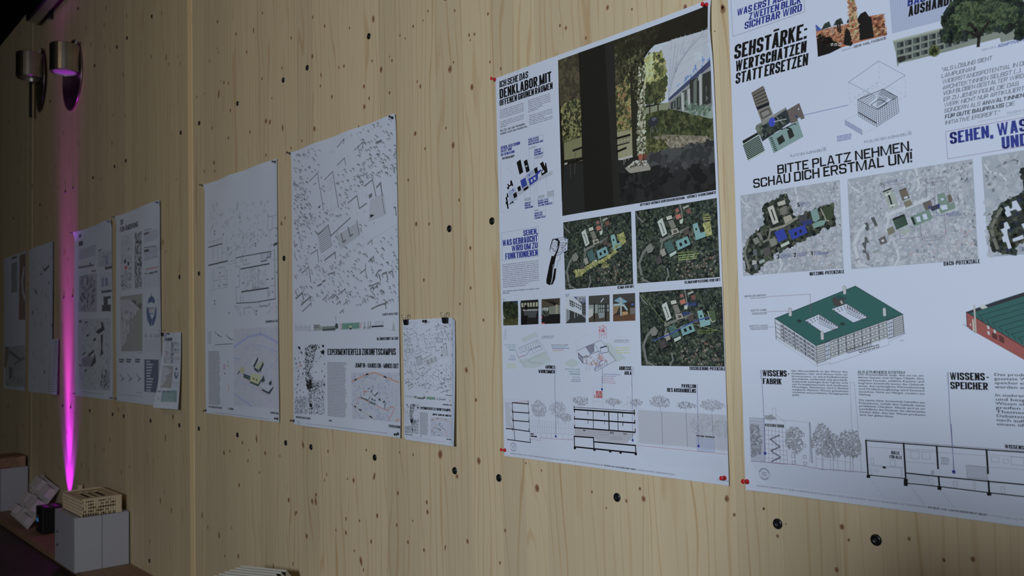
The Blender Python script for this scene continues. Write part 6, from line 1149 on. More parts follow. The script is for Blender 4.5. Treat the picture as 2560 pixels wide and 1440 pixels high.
for pts, wd in (([(848, 555), (903, 498), (947, 762)], .004), ([(955, 545), (1013, 486), (1055, 745)], .004), ([(1045, 312), (1095, 250), (1092, 285)], .004), ([(1045, 442), (1098, 388), (1106, 438)], .004), ([(1170, 332), (1230, 275), (1228, 310)], .004), ([(1195, 300), (1215, 380)], .003), ([(1330, 278), (1362, 266)], .010),
                ([(1125, 712), (1188, 660), (1205, 752), (1258, 715)], .005), ([(1243, 590), (1300, 546), (1325, 665)], .005), ([(1330, 600), (1358, 568), (1370, 660)], .007), ([(1370, 680), (1388, 790)], .004), ([(1188, 842), (1204, 938)], .004), ([(905, 940), (982, 872), (1000, 950), (1140, 820)], .005),
                ([(855, 1080), (903, 1050), (912, 1140)], .004), ([(955, 1125), (1030, 1068), (1034, 1110)], .006), ([(790, 1220), (840, 1172), (857, 1280)], .005), ([(755, 930), (770, 922), (793, 1040)], .003), ([(735, 985), (742, 1030), (760, 1010)], .004), ([(740, 1065), (745, 1105)], .003), ([(752, 1395), (795, 1358), (803, 1410)], .005), ([(790, 1440), (850, 1390), (855, 1420)], .005),
                ([(1265, 1010), (1295, 980), (1298, 1010)], .004), ([(1280, 1120), (1308, 1098), (1310, 1125)], .004), ([(1210, 1220), (1230, 1205), (1250, 1190), (1250, 1150)], .004), ([(1245, 1190), (1262, 1255)], .004), ([(985, 1225), (1028, 1210), (1028, 1235)], .005), ([(905, 1310), (935, 1295)], .007), ([(940, 1280), (960, 1270)], .007), ([(1325, 1230), (1345, 1200), (1362, 1196)], .006), ([(1345, 1225), (1358, 1268)], .006), ([(1372, 1225), (1400, 1212), (1410, 1262)], .007), ([(1418, 1215), (1442, 1200), (1450, 1245)], .006), ([(1290, 1310), (1335, 1290), (1330, 1320)], .005), ([(1455, 745), (1466, 745), (1470, 800)], .006), ([(1385, 1440), (1400, 1432)], .008)): LL(pts, wd)
for i in range(10): LL([(905 + i * 2.6, 945 + i * 14), (984 + i * 3, 890 + i * 14)], .0026)
for a in ([(870, 585), (895, 565), (890, 575)], [(902, 750), (925, 728), (922, 745)], [(1282, 795), (1316, 798), (1284, 822)]): S.poly(P_, [a[0], a[1], a[2]], (30, 32, 36), 3.4)
for a in ([(1075, 935), (1088, 995), (1105, 982)], [(1125, 890), (1140, 952), (1155, 940)]): S.line(P_, a, .008, sh, 3)
S.poly(P_, [(1272, 655), (1296, 640), (1298, 668), (1276, 682)], sh, 3)
for q_ in ([(1038, 925), (1190, 832), (1212, 948), (1072, 1045)], [(1002, 660), (1042, 620), (1050, 740), (1000, 770)]): S.line(P_, q_, .0008, lg, 2, closed=True)
for i in range(5): S.line(P_, [(970 + i, 545 + i * 18), (985 + i, 552 + i * 18), (1010 + i, 532 + i * 18)], .0016, lg, 2.4)
for i in range(14): S.line(P_, [(1040 + i * 2, 935 + i * 9), (1048 + i * 2, 930 + i * 9)], .0016, lg, 2.4)
S.poly(P_, [(1045, 950), (1190, 850), (1210, 940), (1075, 1035)], (108, 114, 134), 1.4); S.poly(P_, [(1285, 690), (1380, 640), (1400, 790), (1270, 850)], (112, 119, 141), 1.3)
for L in (((1015, 740), (1130, 660), (1290, 520), (1480, 400)), ((730, 1080), (900, 840), (940, 790), (1130, 690)), ((930, 1110), (1100, 1090), (1500, 850)), ((1320, 700), (1330, 690), (1392, 800), (1240, 860))): S.line(P_, L, .0007, (104, 110, 132), 1.6)
S.crop(720, 520, 5.1414)
for i, (x, y) in enumerate(((470, 1130), (545, 1125), (600, 1105), (670, 1065), (715, 1030), (650, 1190), (740, 1190), (690, 1300), (1130, 985), (1080, 1000), (1060, 640))): LL([(x - 22, y + 50), (x + 20, y + 8), (x + 24, y + 44)], .0045)
LL([(1075, 1298), (1160, 1255), (1255, 1222), (1260, 1290)], .006); LL([(170, 1250), (285, 1145), (283, 1180)], .005); LL([(185, 1330), (298, 1222), (296, 1260)], .005); LL([(105, 1165), (185, 1095), (203, 1178)], .005); LL([(88, 570), (92, 640)], .003)
S.scatter(P_, [(850, 1250), (1080, 1130), (1330, 1050), (1340, 1100), (1090, 1190), (860, 1300)], 22, .009, [sh], 2, 205, 'arc'); S.scatter(P_, [(340, 940), (500, 800), (700, 640), (940, 440), (960, 480), (720, 690), (360, 980)], 40, .0075, [sh], 2, 206, 'arc')
S.text('heading', 'LAGEPLAN M 1:500', (1212, 1382), (1413, 1372), (1210, 1354), BK, 'cond'); S.line(P_, [(612, 1400), (614, 1440)], .0012, sh, 2)
# terrain section strip
S.crop(700, 740, 3.692); P_ = 'terrain_section'
S.line(P_, [(135, 318), (300, 322), (400, 318), (560, 312), (760, 308), (960, 300), (1080, 325)], .0012, (104, 108, 124), 2)
for i, x in enumerate(range(140, 290, 11)): S.line(P_, [(x, 262 + (i % 4) * 6), (x + 1, 316)], .0018, (92, 98, 116), 2); S.line(P_, [(x - 4, 290 + (i % 3) * 8), (x + 5, 284)], .0012, (104, 110, 126), 2)
S.poly(P_, [(310, 262), (365, 262), (385, 285), (385, 315), (312, 322)], (96, 100, 112), 3); S.grid(P_, [(318, 270), (362, 270), (362, 298), (318, 300)], 5, 2, (46, 50, 58), .0012, 3.3, (.1, .8, .1, .8), (56, 60, 70), rows=False, cols=False)
S.poly(P_, [(388, 282), (510, 275), (512, 295), (390, 305)], (74, 88, 92), 3); S.poly(P_, [(390, 305), (512, 295), (512, 318), (390, 322)], (52, 56, 64), 3); S.poly(P_, [(510, 262), (525, 250), (535, 262), (538, 300), (512, 302)], (42, 46, 54), 3.4); S.line(P_, [(515, 192), (518, 262)], .002, (58, 62, 74), 3); S.line(P_, [(538, 282), (560, 240)], .0012, (92, 96, 110), 3)
S.poly(P_, [(572, 252), (733, 243), (735, 300), (573, 308)], (62, 100, 96), 3)
for i in range(3): S.line(P_, [(580, 264 + i * 14), (610, 272 + i * 13), (640, 262 + i * 13), (660, 262 + i * 13), (690, 272 + i * 13), (728, 258 + i * 14)], .0012, (44, 76, 78), 3.3)
S.poly(P_, [(642, 275), (662, 274), (662, 292), (642, 293)], (150, 150, 84), 3.6); S.poly(P_, [(644, 294), (661, 293), (661, 308), (644, 309)], (20, 30, 44), 3.6)
for y in (260, 278, 296): S.poly(P_, [(555, y), (570, y - 1), (570, y + 5), (555, y + 6)], (140, 50, 50), 3); S.poly(P_, [(736, y - 8), (752, y - 9), (752, y - 3), (736, y - 2)], (140, 50, 50), 3)
for x in (780, 815, 835): S.line(P_, [(x, 232), (x, 302)], .0026, (100, 104, 116), 3); S.scatter(P_, [(x - 12, 300), (x, 225), (x + 12, 300)], 40, .005, [(92, 96, 108), (110, 114, 126)], 3.2, x, 'dash')
S.poly(P_, [(846, 276), (956, 270), (956, 283), (846, 290)], (24, 30, 44), 3); S.grid(P_, [(875, 235), (957, 230), (957, 265), (875, 268)], 8, 3, (110, 116, 134), .0012, 3); S.scatter(P_, [(1035, 312), (1048, 240), (1062, 312)], 60, .005, [(100, 106, 122)], 3, 9, 'dash'); S.line(P_, [(276, 308), (278, 326)], .002, (110, 50, 56), 3)
S.text('heading', 'GELÄNDESCHNITT M 1:500', (894, 412), (1092, 400), (894, 386), BK, 'cond')
S.text('heading', 'EXPERIMENTIERFELD ZUKUNFTSCAMPUS', (440, 549), (1070, 540), (437, 493), BK, 'cond'); S.text('heading', 'JUMP IN - HANDS ON - MINDS OUT', (694, 664), (1096, 664), (692, 622), BK, 'cond')
P_ = 'figure_ground_plan'
wd_ = [(130, 450), (410, 440), (415, 1100), (135, 1090)]
S.scatter(P_, wd_, 500, .006, [(96, 102, 120), (84, 90, 106)], 2, 211, 'dash', avoid=[[S.P(p) for p in h] for h in ([(180, 450), (235, 440), (232, 640), (190, 700)], [(350, 560), (410, 560), (410, 800), (300, 770)], [(160, 840), (235, 830), (240, 920), (170, 930)])])
S.scatter(P_, [(232, 470), (300, 445), (350, 450), (320, 560), (280, 700), (300, 780), (360, 830), (330, 900), (270, 880), (240, 820), (230, 640)], 520, .0055, [(24, 26, 32), (44, 48, 56), (30, 32, 38)], 2.3, 212, 'block'); S.scatter(P_, [(245, 780), (290, 770), (300, 850), (250, 860)], 200, .006, [(20, 22, 28)], 2.6, 213, 'block')
S.scatter(P_, [(255, 850), (290, 850), (300, 1090), (265, 1090)], 90, .005, [(30, 32, 40)], 2.3, 214, 'block'); S.scatter(P_, [(135, 950), (240, 920), (260, 1090), (140, 1085)], 300, .006, [(70, 76, 90)], 2, 215, 'dash'); S.scatter(P_, [(300, 780), (410, 760), (412, 1095), (300, 1090)], 330, .006, [(70, 76, 90)], 2, 216, 'dash')
S.scatter(P_, wd_, 60, .008, [(24, 26, 30)], 2.5, 217, 'block'); S.line(P_, [(310, 470), (330, 450)], .005, (24, 26, 30), 3)
for pts in ([(165, 460), (190, 475), (188, 495), (170, 485)], [(192, 500), (205, 520), (208, 540), (198, 530)], [(375, 515), (400, 495), (412, 510), (408, 535), (385, 535)], [(395, 455), (408, 450), (405, 475), (396, 475)], [(270, 985), (300, 1000), (295, 1030), (275, 1020)]): S.poly(P_, pts, (18, 20, 24), 3)
S.line(P_, [(180, 620), (195, 635), (180, 650), (205, 640)], .0022, (150, 50, 50), 3)
S.greek('body_text', (437, 608), (440, 1108), (615, 618), 38, (88, 90, 106), seed=21, fill=.55)
S.text('heading', 'SCHWARZPLAN M 1:10.000', (147, 1125), (280, 1140), (147, 1107), BK, 'cond'); S.text('heading', 'LAGE', (450, 1158), (480, 1160), (450, 1140), BK, 'cond'); S.text('heading', 'ERSCHLIEßUNG', (1004, 1212), (1112, 1222), (1004, 1188), BK, 'cond')
P_ = 'access_diagram'
S.poly(P_, [(655, 705), (1100, 705), (1110, 1165), (665, 1130)], (114, 121, 146), 1)
S.scatter(P_, [(660, 710), (1098, 710), (1105, 1160), (670, 1125)], 460, .010, [(96, 106, 146), (104, 114, 152), (92, 100, 130)], 1.4, 221, 'dash')
for L, c, w_ in ((((662, 790), (800, 725), (850, 710), (880, 708), (960, 742), (1098, 800)), (140, 96, 90), .006), (((660, 1000), (740, 1050), (880, 1145)), (120, 100, 100), .0022), (((705, 1010), (730, 935), (900, 1015), (965, 1045)), (150, 60, 50), .0022), (((965, 1045), (1000, 1058), (1015, 1030), (1040, 1018), (1060, 1040), (1045, 1070), (1000, 1150)), (150, 60, 56), .0028), (((1070, 1155), (1105, 1130)), (150, 90, 80), .006), (((660, 985), (700, 1060), (745, 1115)), (56, 70, 110), .0014)): S.line(P_, L, w_, c, 2.5)
for a in ((690, 777, 706, 769), (795, 727, 812, 720), (962, 742, 980, 752), (690, 1018, 700, 1024), (735, 1048, 750, 1056), (830, 1110, 850, 1122)): S.line(P_, [a[:2], a[2:]], .006, (30, 32, 40), 3)
iso = [([(828, 870), (850, 828), (868, 835), (845, 885)], (150, 160, 180)), ([(850, 828), (868, 835), (845, 890), (835, 888)], (50, 66, 84)), ([(855, 890), (885, 862), (908, 878), (875, 922)], (148, 158, 178)), ([(850, 900), (875, 915), (905, 880), (905, 900), (875, 928)], (44, 60, 76)), ([(740, 905), (780, 890), (790, 925), (830, 915), (815, 960), (745, 930)], (140, 150, 172)), ([(745, 928), (815, 955), (830, 915), (832, 935), (815, 972), (745, 942)], (60, 74, 88)),
       ([(828, 950), (880, 935), (905, 958), (885, 985), (825, 965)], (146, 156, 176)), ([(825, 965), (885, 988), (885, 1010), (825, 990)], (66, 82, 92)), ([(905, 960), (960, 990), (975, 985), (968, 1045), (900, 1010)], (142, 152, 174)), ([(965, 990), (975, 985), (970, 1040), (955, 1040)], (34, 48, 64)), ([(908, 950), (925, 940), (930, 968), (915, 972)], (40, 52, 66)), ([(950, 975), (968, 960), (968, 985), (955, 992)], (40, 52, 66))]
for pts, c in iso: S.poly(P_, pts, c, 3)
for a in ((845, 945, 862, 955), (868, 955, 884, 962)): S.poly(P_, [(a[0], a[1]), (a[0] + 14, a[1] + 2), (a[2], a[3] + 10), (a[0] - 2, a[3] + 6)], (40, 54, 66), 3.3)
for a in ((745, 905, 750, 925), (770, 898, 776, 918), (830, 852, 812, 858)): S.line(P_, [a[:2], a[2:]], .003, (40, 50, 60), 3.3)
S.poly(P_, [(765, 888), (785, 875), (805, 878), (800, 888), (770, 892)], (160, 70, 60), 3)
S.greek('footer_text', (252, 1172), (252, 1184), (990, 1245), 1, (96, 98, 116), seed=31, ragged=0); stamp(S, 'stamp', (170, 1170), .008, (96, 98, 116))
S.build()
# ---------------------------------------------------------------- sheet L: floor plans
hL = lambda x, z: .0010 + edge(-3.705 - x, .03, .004) + .0018 * (1 + math.sin(7 * x - 3 * z)) + .005 * math.exp(-((z - 2.167) / .02) ** 2) * (1 + math.sin(19 * x)) + .003 * math.exp(-((x + 4.546) / .03) ** 2)
SL = Sheet('poster', 'white poster with thin floor plans above a small bluish campus axonometry', -4.546, -3.705, .980, 2.167, hL, (104, 110, 132))
S = SL; S.crop(500, 500, 6.0); P_ = 'floor_plan'; k1 = (44, 46, 60); k2 = (72, 76, 92); lg = (90, 96, 114)
for pts, w_ in (([(130, 710), (330, 655)], .0060), ([(130, 640), (330, 575), (333, 930)], .0020), ([(130, 980), (410, 915)], .0070), ([(195, 620), (200, 920)], .0018), ([(262, 600), (272, 920)], .0018), ([(402, 550), (408, 915)], .0018), ([(340, 790), (370, 785)], .0030), ([(535, 870), (640, 845), (1065, 770), (1060, 855), (1000, 868), (1000, 905), (915, 925)], .0045), ([(640, 790), (655, 972), (740, 955)], .0030), ([(535, 870), (540, 1000)], .0030),
                ([(612, 1035), (1040, 955)], .0062), ([(625, 1378), (1030, 1318)], .0070), ([(540, 1000), (595, 1000), (595, 1300), (540, 1305), (540, 1440)], .0022), ([(660, 1035), (672, 1368)], .0014), ([(780, 1010), (792, 1350)], .0030), ([(870, 990), (878, 1335)], .0026), ([(985, 970), (988, 1320)], .0014), ([(1120, 745), (1128, 1440)], .0035), ([(1000, 780), (1120, 748)], .0014), ([(540, 1310), (600, 1300)], .0014), ([(915, 780), (915, 925)], .0014), ([(790, 1320), (850, 1310), (850, 1350), (792, 1358)], .0030),
                ([(205, 1040), (200, 1340)], .0012), ([(272, 1020), (370, 1000), (372, 1140), (275, 1155)], .0022), ([(205, 1215), (310, 1195), (312, 1320)], .0018), ([(345, 1190), (408, 1180), (410, 1310), (350, 1318)], .0018), ([(385, 1060), (410, 1055), (410, 1150), (390, 1150)], .0018), ([(130, 1355), (410, 1310)], .0010), ([(1015, 270), (1040, 250), (1090, 240), (1085, 430), (1045, 470), (1015, 440), (1015, 270)], .0022), ([(1090, 240), (1165, 215)], .0014), ([(1090, 425), (1165, 408)], .0022), ([(1045, 760), (1050, 690), (1080, 660), (1100, 680)], .0016), ([(1045, 470), (1050, 640)], .0008), ([(410, 925), (540, 905)], .0016), ([(410, 970), (540, 945)], .0012), ([(1060, 900), (1165, 890)], .0012), ([(1010, 1358), (1030, 1440)], .003), ([(1050, 1290), (1120, 1282)], .002), ([(745, 1370), (750, 1440)], .0014)): S.line(P_, pts, w_, k1 if w_ > .003 else k2, 3)
S.grid(P_, [(1005, 790), (1060, 775), (1058, 852), (1005, 866)], 2, 6, k2, .0012, 3); S.grid(P_, [(920, 800), (985, 785), (985, 900), (920, 915)], 1, 10, lg, .0010, 2.6, cols=False); S.grid(P_, [(600, 870), (635, 862), (635, 930), (600, 940)], 3, 3, lg, .0010, 2.6); S.grid(P_, [(1015, 1360), (1055, 1350), (1058, 1440), (1018, 1440)], 2, 10, lg, .0012, 2.6)
for a in ((600, 268), (350, 518), (835, 650), (835, 692), (219, 470), (219, 512), (994, 535), (1147, 535), (1155, 432), (300, 1095), (575, 1142), (285, 1290), (360, 1275), (390, 1270), (425, 720), (425, 745), (1155, 1085), (690, 905), (1088, 1380)): S.poly(P_, [(a[0] - 6, a[1] - 12), (a[0] + 6, a[1] - 14), (a[0] + 6, a[1] + 10), (a[0] - 6, a[1] + 12)], k1, 3.5)
for a in ((635, 1250), (1000, 1195), (1075, 1185)): S.line(P_, [(a[0], a[1]), (a[0] + 25, a[1] - 8)], .004, k1, 3.4)
S.scatter(P_, [(480, 480), (620, 390), (960, 290), (960, 560), (700, 780), (420, 880)], 110, .012, [(92, 98, 120), (88, 94, 114)], 1, 301); S.scatter(P_, [(140, 60), (1150, 20), (1150, 220), (140, 480)], 60, .018, [(96, 102, 124), (92, 98, 120)], 1, 302)
S.scatter(P_, [(680, 1050), (970, 1010), (970, 1320), (690, 1350)], 120, .010, [(88, 94, 116), (94, 100, 120)], 1, 303)
for y in range(660, 700, 8): S.line(P_, [(1105, y), (1165, y - 30)], .0026, k1, 3)
S.crop(480, 740, 4.0)
for pts, w_ in (([(445, 72), (640, 62), (835, 28)], .0045), ([(445, 0), (445, 72)], .002), ([(835, 0), (835, 28)], .003), ([(515, 122), (590, 115)], .002), ([(680, 104), (760, 96)], .003), ([(485, 0), (487, 70)], .002), ([(510, 0), (510, 70)], .0014), ([(762, 0), (762, 40)], .002)): S.line(P_, pts, w_, k1, 3)
for a in ((227, 50), (227, 80), (370, 170), (642, 150), (642, 185), (775, 80)): S.poly(P_, [(a[0] - 4, a[1] - 8), (a[0] + 4, a[1] - 9), (a[0] + 4, a[1] + 8), (a[0] - 4, a[1] + 9)], k1, 3.5)
S.scatter(P_, [(430, 100), (840, 60), (850, 180), (430, 200)], 60, .011, [(92, 98, 120)], 1, 304)
S.text('heading', 'GRUNDRISS M 1:200', (735, 268), (862, 260), (735, 246), BK, 'cond')
P_ = 'campus_axonometry'
S.poly(P_, [(418, 330), (862, 305), (865, 1130), (420, 1095)], (99, 105, 130), 1)
S.scatter(P_, [(425, 350), (855, 320), (860, 1120), (425, 1085)], 300, .014, [(92, 100, 136), (88, 96, 130)], 1.3, 311, 'dash')
for L, w_ in ((((418, 510), (560, 410), (680, 380), (740, 400), (860, 470)), .012), (((680, 380), (690, 320)), .007), (((740, 400), (730, 330)), .004), (((540, 520), (600, 490), (700, 495), (780, 540), (860, 635), (740, 750)), .003), (((420, 620), (480, 630)), .006), (((420, 980), (520, 1050), (600, 1100)), .008), (((860, 560), (780, 530)), .004), (((500, 850), (640, 930), (760, 985)), .0025), (((425, 1060), (440, 1000), (420, 890), (500, 760)), .002)): S.line(P_, L, w_, (84, 94, 138), 2)
for pts, c in (([(578, 680), (635, 600), (660, 610), (612, 700)], (112, 120, 130)), ([(612, 700), (660, 605), (662, 640), (625, 715)], (24, 38, 48)), ([(640, 700), (700, 640), (715, 660), (668, 740), (640, 715)], (96, 104, 100)), ([(620, 710), (668, 740), (668, 770), (622, 738)], (30, 44, 52)), ([(670, 735), (715, 655), (718, 690), (680, 770)], (28, 42, 52)), ([(480, 735), (500, 708), (525, 720), (520, 780), (485, 770)], (100, 102, 80)), ([(515, 775), (585, 800), (580, 845), (515, 815)], (38, 52, 62)), ([(525, 780), (580, 800), (575, 815), (525, 795)], (112, 114, 90)), ([(585, 800), (610, 775), (685, 790), (690, 830), (660, 880), (580, 850)], (108, 112, 88)),
               ([(580, 850), (662, 882), (690, 832), (690, 860), (665, 905), (580, 870)], (34, 50, 58)), ([(690, 840), (720, 790), (730, 850), (700, 870)], (34, 46, 58)), ([(690, 880), (760, 890), (815, 900), (765, 960), (700, 920)], (110, 118, 138)), ([(765, 960), (812, 895), (815, 920), (775, 985), (700, 945), (700, 925)], (30, 42, 56)), ([(768, 870), (795, 840), (798, 880), (780, 900)], (26, 36, 48)), ([(420, 740), (440, 700), (470, 705), (475, 740), (455, 780)], (100, 106, 128)), ([(455, 780), (475, 740), (480, 755), (460, 790)], (34, 46, 58))): S.poly(P_, pts, c, 3)
for a in ((610, 815), (640, 828)): S.poly(P_, [(a[0], a[1]), (a[0] + 16, a[1] + 4), (a[0] + 14, a[1] + 26), (a[0] - 2, a[1] + 18)], (58, 62, 50), 3.4)
S.line(P_, [(500, 825), (640, 895), (680, 935), (770, 998)], .002, (150, 70, 70), 2.6); S.poly(P_, [(636, 440), (646, 440), (646, 460), (636, 460)], (120, 130, 70), 3)
S.greek('body_text', (162, 550), (168, 1082), (282, 556), 40, (70, 72, 88), seed=33, fill=.5)
for i, (x, y) in enumerate(((250, 380), (360, 410))):
    for j in range(5): S.line('small_axonometry', [(x - 20 + j * 12, y - 20 + j * 12), (x + j * 12, y + (j % 2) * 8 + j * 6)], .004, (64, 68, 90), 3)
S.line('small_axonometry', [(232, 487), (405, 478)], .003, (40, 42, 50), 3); S.greek('body_text#2', (163, 350), (165, 480), (192, 350), 10, (80, 84, 100), seed=4)
for pts, c in (([(310, 700), (325, 672), (335, 690), (330, 740), (312, 738)], (110, 84, 130)), ([(350, 690), (362, 688), (362, 708), (350, 710)], (90, 96, 70)), ([(326, 768), (336, 766), (336, 780), (326, 782)], (40, 44, 56))): S.poly('legend', pts, c, 3)
S.line('legend', [(358, 892), (370, 920), (362, 955)], .004, (150, 60, 60), 3); S.line('legend', [(356, 650), (366, 668)], .003, (40, 44, 56), 3)
S.text('heading', 'NUTZUNGSVERTEILUNG', (168, 1116), (298, 1128), (168, 1098), BK, 'cond'); S.text('heading', 'STATIONEN', (362, 1136), (416, 1140), (362, 1118), BK, 'cond'); S.text('heading', 'CAMPUSLEBEN', (784, 1176), (868, 1184), (784, 1156), BK, 'cond')
S.greek('footer_text', (232, 1158), (232, 1168), (780, 1215), 1, (80, 82, 100), seed=32, ragged=0)
S.build()
# ---------------------------------------------------------------- sheet D (dark heading, blue table)
hD = lambda x, z: .0012 + edge(-5.200 - x, .04, .006) + .0025 * (1 + math.sin(6 * x + 4 * z)) + .010 * math.exp(-((z - 2.17) / .03) ** 2) * (.6 + .5 * math.sin(9 * x))
SD = Sheet('poster', 'greyish poster with a dark blue table in its lower right corner', -6.030, -5.195, .985, 2.175, hD, (84, 86, 104))
S = SD; S.crop(180, 540, 6.0)
S.text('heading', 'ZEIT', (728, 132), (775, 120), (728, 62), BK, 'cond'); S.text('heading', 'FÜR ÄNDERUNG', (722, 244), (992, 158), (722, 172), BK, 'cond')
P_ = 'city_map'; S.poly(P_, [(940, 255), (1045, 228), (1048, 1095), (938, 1100)], (76, 80, 98), 1); S.scatter(P_, [(942, 260), (1040, 235), (1045, 1090), (940, 1090)], 420, .016, [(24, 26, 32), (40, 42, 50), (56, 60, 72), (110, 112, 124)], 1.4, 401, 'block')
S.poly(P_, [(730, 300), (900, 260), (905, 1100), (728, 1120)], (80, 83, 102), 1); S.scatter(P_, [(735, 820), (895, 760), (900, 1090), (735, 1110)], 110, .014, [(62, 66, 80), (44, 48, 60)], 1.4, 402, 'block'); S.scatter(P_, [(730, 310), (900, 280), (900, 700), (730, 760)], 50, .02, [(72, 76, 94)], 1.3, 403)
for pts, c in (([(780, 660), (810, 650), (812, 700), (785, 712)], (24, 26, 34)), ([(835, 690), (855, 680), (858, 740), (838, 745)], (22, 24, 32)), ([(790, 755), (830, 745), (828, 790), (795, 812)], (96, 34, 52)), ([(840, 495), (862, 485), (860, 510), (842, 512)], (50, 52, 64))): S.poly(P_, pts, c, 2)
for i, (y, n) in enumerate(((250, 3), (310, 5), (500, 4), (560, 5), (640, 2))): S.greek('body_text', (1085, y), (1086, y + 18 * n), (1300, y - 50), n, (64, 68, 88), seed=i, fill=.35)
S.line('body_text', [(1085, 215), (1190, 192)], .006, (66, 68, 84), 3); S.line('body_text', [(1085, 270), (1150, 250)], .014, (36, 38, 48), 3); S.line('body_text', [(1085, 475), (1255, 450)], .008, (60, 62, 78), 3); S.line('body_text', [(1085, 525), (1150, 515)], .014, (36, 38, 48), 3)
S.line('red_line', [(1105, 800), (1290, 765)], .010, (110, 60, 76), 3); S.line('body_text', [(1160, 858), (1220, 848)], .010, (40, 42, 52), 3); S.line('body_text', [(1235, 842), (1280, 832)], .010, (46, 48, 58), 3); S.line('body_text', [(1088, 865), (1130, 860)], .008, (60, 62, 74), 3)
S.grid('body_text', [(1085, 885), (1305, 855), (1308, 1050), (1088, 1065)], 3, 5, (70, 74, 94), .0025, 2)
P_ = 'valley_picture'; S.poly(P_, [(725, 1210), (1052, 1165), (1052, 1440), (725, 1440)], (66, 66, 76), 1)
E_ = 'round_emblem'; BL2 = (34, 44, 76)
S.poly(E_, [(1138, 1300), (1150, 1235), (1190, 1195), (1225, 1215), (1245, 1270), (1240, 1300), (1215, 1315), (1205, 1290), (1175, 1290), (1165, 1315)], BL2, 2); S.line(E_, [(1190, 1165), (1190, 1195)], .008, BL2, 2)
S.crop(180, 760, 5.144)
S.poly(P_, [(620, -60), (905, -60), (905, 605), (635, 610)], (66, 66, 76), 1); S.poly(P_, [(620, -60), (740, -60), (870, 60), (740, 200), (700, 480), (640, 560), (622, 400)], (76, 78, 96), 1.4); S.scatter(P_, [(640, 120), (760, 60), (840, 120), (760, 360), (650, 420)], 130, .016, [(66, 68, 84), (84, 86, 102), (56, 58, 70)], 1.7, 404)
S.poly(E_, [(965, 30), (985, 50), (1000, 130), (1028, 200), (1022, 280), (1005, 285), (970, 200), (958, 110)], BL2, 2); S.poly(E_, [(1082, 25), (1068, 60), (1062, 130), (1030, 200), (1030, 280), (1048, 275), (1080, 180), (1088, 100)], BL2, 2)
for y in (55, 85, 125): S.line(E_, [(992, y), (1048, y - 4)], .008, (56, 62, 92) if y != 85 else (110, 64, 80), 2)
for x in (935, 1000, 1055, 1095): S.greek('body_text', (x, 385), (x, 430), (x + 35, 382), 3, (50, 54, 72), seed=x)
S.grid('body_text', [(935, 455), (1118, 445), (1115, 600), (935, 605)], 3, 7, (72, 76, 96), .002, 2); S.greek('body_text', (830, 620), (830, 632), (905, 620), 1, (50, 52, 66), ragged=0)
S.poly('blue_table', [(932, 712), (1116, 716), (1108, 1142), (930, 1125)], (38, 44, 66), 2)
for i in range(11): S.line('blue_table', [(960, 740 + i * 37), (1000 + (i * 37 % 45), 741 + i * 37)], .008, (90, 94, 112), 3)
for x in (610, 700, 815): S.line('body_text', [(x, 712), (x + 60, 716)], .010, (44, 46, 58), 3); S.line('body_text', [(x, 740), (x + 50, 744)], .010, (40, 42, 54), 3)
for x in (615, 715, 830): S.line('small_axonometry', [(x, 900), (x + 40, 960), (x + 20, 990), (x + 60, 950)], .008, (58, 60, 76), 2)
S.greek('footer_text', (820, 1128), (820, 1138), (905, 1134), 1, (44, 46, 60), ragged=0); S.greek('footer_text', (600, 1150), (600, 1162), (910, 1190), 1, (66, 70, 90), ragged=0)
S.build()
# ---------------------------------------------------------------- sheet E
hE = lambda x, z: .0012 + edge(x + 6.950, .05, .010) + .0030 * (1 + math.sin(6 * x + 3 * z)) + .012 * math.exp(-((z - 2.17) / .03) ** 2) * (.6 + .5 * math.sin(8 * x + 1))
SE = Sheet('poster', 'dim poster lit purple along its left edge, dark angular shapes near its bottom', -6.950, -6.110, .985, 2.168, hE, (72, 72, 82))
S = SE; S.crop(180, 540, 6.0)
S.poly('headline_bars', [(108, 280), (140, 270), (138, 320), (108, 330)], (34, 30, 40), 3); S.poly('headline_bars', [(102, 385), (165, 372), (162, 440), (104, 455)], (34, 30, 40), 3)
S.greek('body_text', (110, 500), (110, 660), (370, 480), 9, (58, 58, 74), seed=1, fill=.6); S.line('body_text', [(395, 520), (440, 508)], .012, (44, 44, 52), 3)
P_ = 'site_plan'; S.poly(P_, [(390, 545), (600, 500), (600, 740), (395, 770)], (66, 68, 80), 1); S.poly(P_, [(495, 605), (545, 590), (545, 725), (500, 730)], (52, 54, 76), 2)
S.scatter(P_, [(400, 550), (590, 520), (590, 730), (400, 750)], 50, .02, [(58, 60, 72), (44, 46, 56)], 2, 501, 'dash'); S.line('headline_bars', [(500, 785), (595, 768)], .018, (34, 34, 40), 3)
S.line('headline_bars', [(100, 775), (325, 735)], .014, (46, 40, 52), 3); S.poly('headline_bars', [(262, 705), (285, 700), (285, 740), (265, 742)], (36, 36, 44), 3); S.line('headline_bars', [(295, 830), (355, 820)], .012, (44, 44, 52), 3)
S.poly(P_, [(410, 870), (595, 840), (600, 1110), (412, 1130)], (68, 70, 82), 1); S.poly(P_, [(445, 930), (480, 920), (480, 1060), (450, 1070)], (50, 52, 74), 2); S.poly(P_, [(495, 920), (535, 930), (548, 1040), (500, 1060)], (48, 50, 72), 2); S.line('headline_bars', [(445, 1140), (590, 1120)], .016, (36, 36, 42), 3)
S.poly('photo_print', [(110, 900), (370, 860), (375, 1440), (100, 1440)], (60, 60, 72), 1); S.scatter('photo_print', [(130, 920), (340, 880), (350, 1400), (130, 1420)], 110, .035, [(50, 50, 62), (66, 66, 78), (40, 40, 50)], 1.3, 502); S.poly('photo_print', [(145, 1150), (160, 1145), (205, 1245), (180, 1250)], (26, 26, 34), 2)
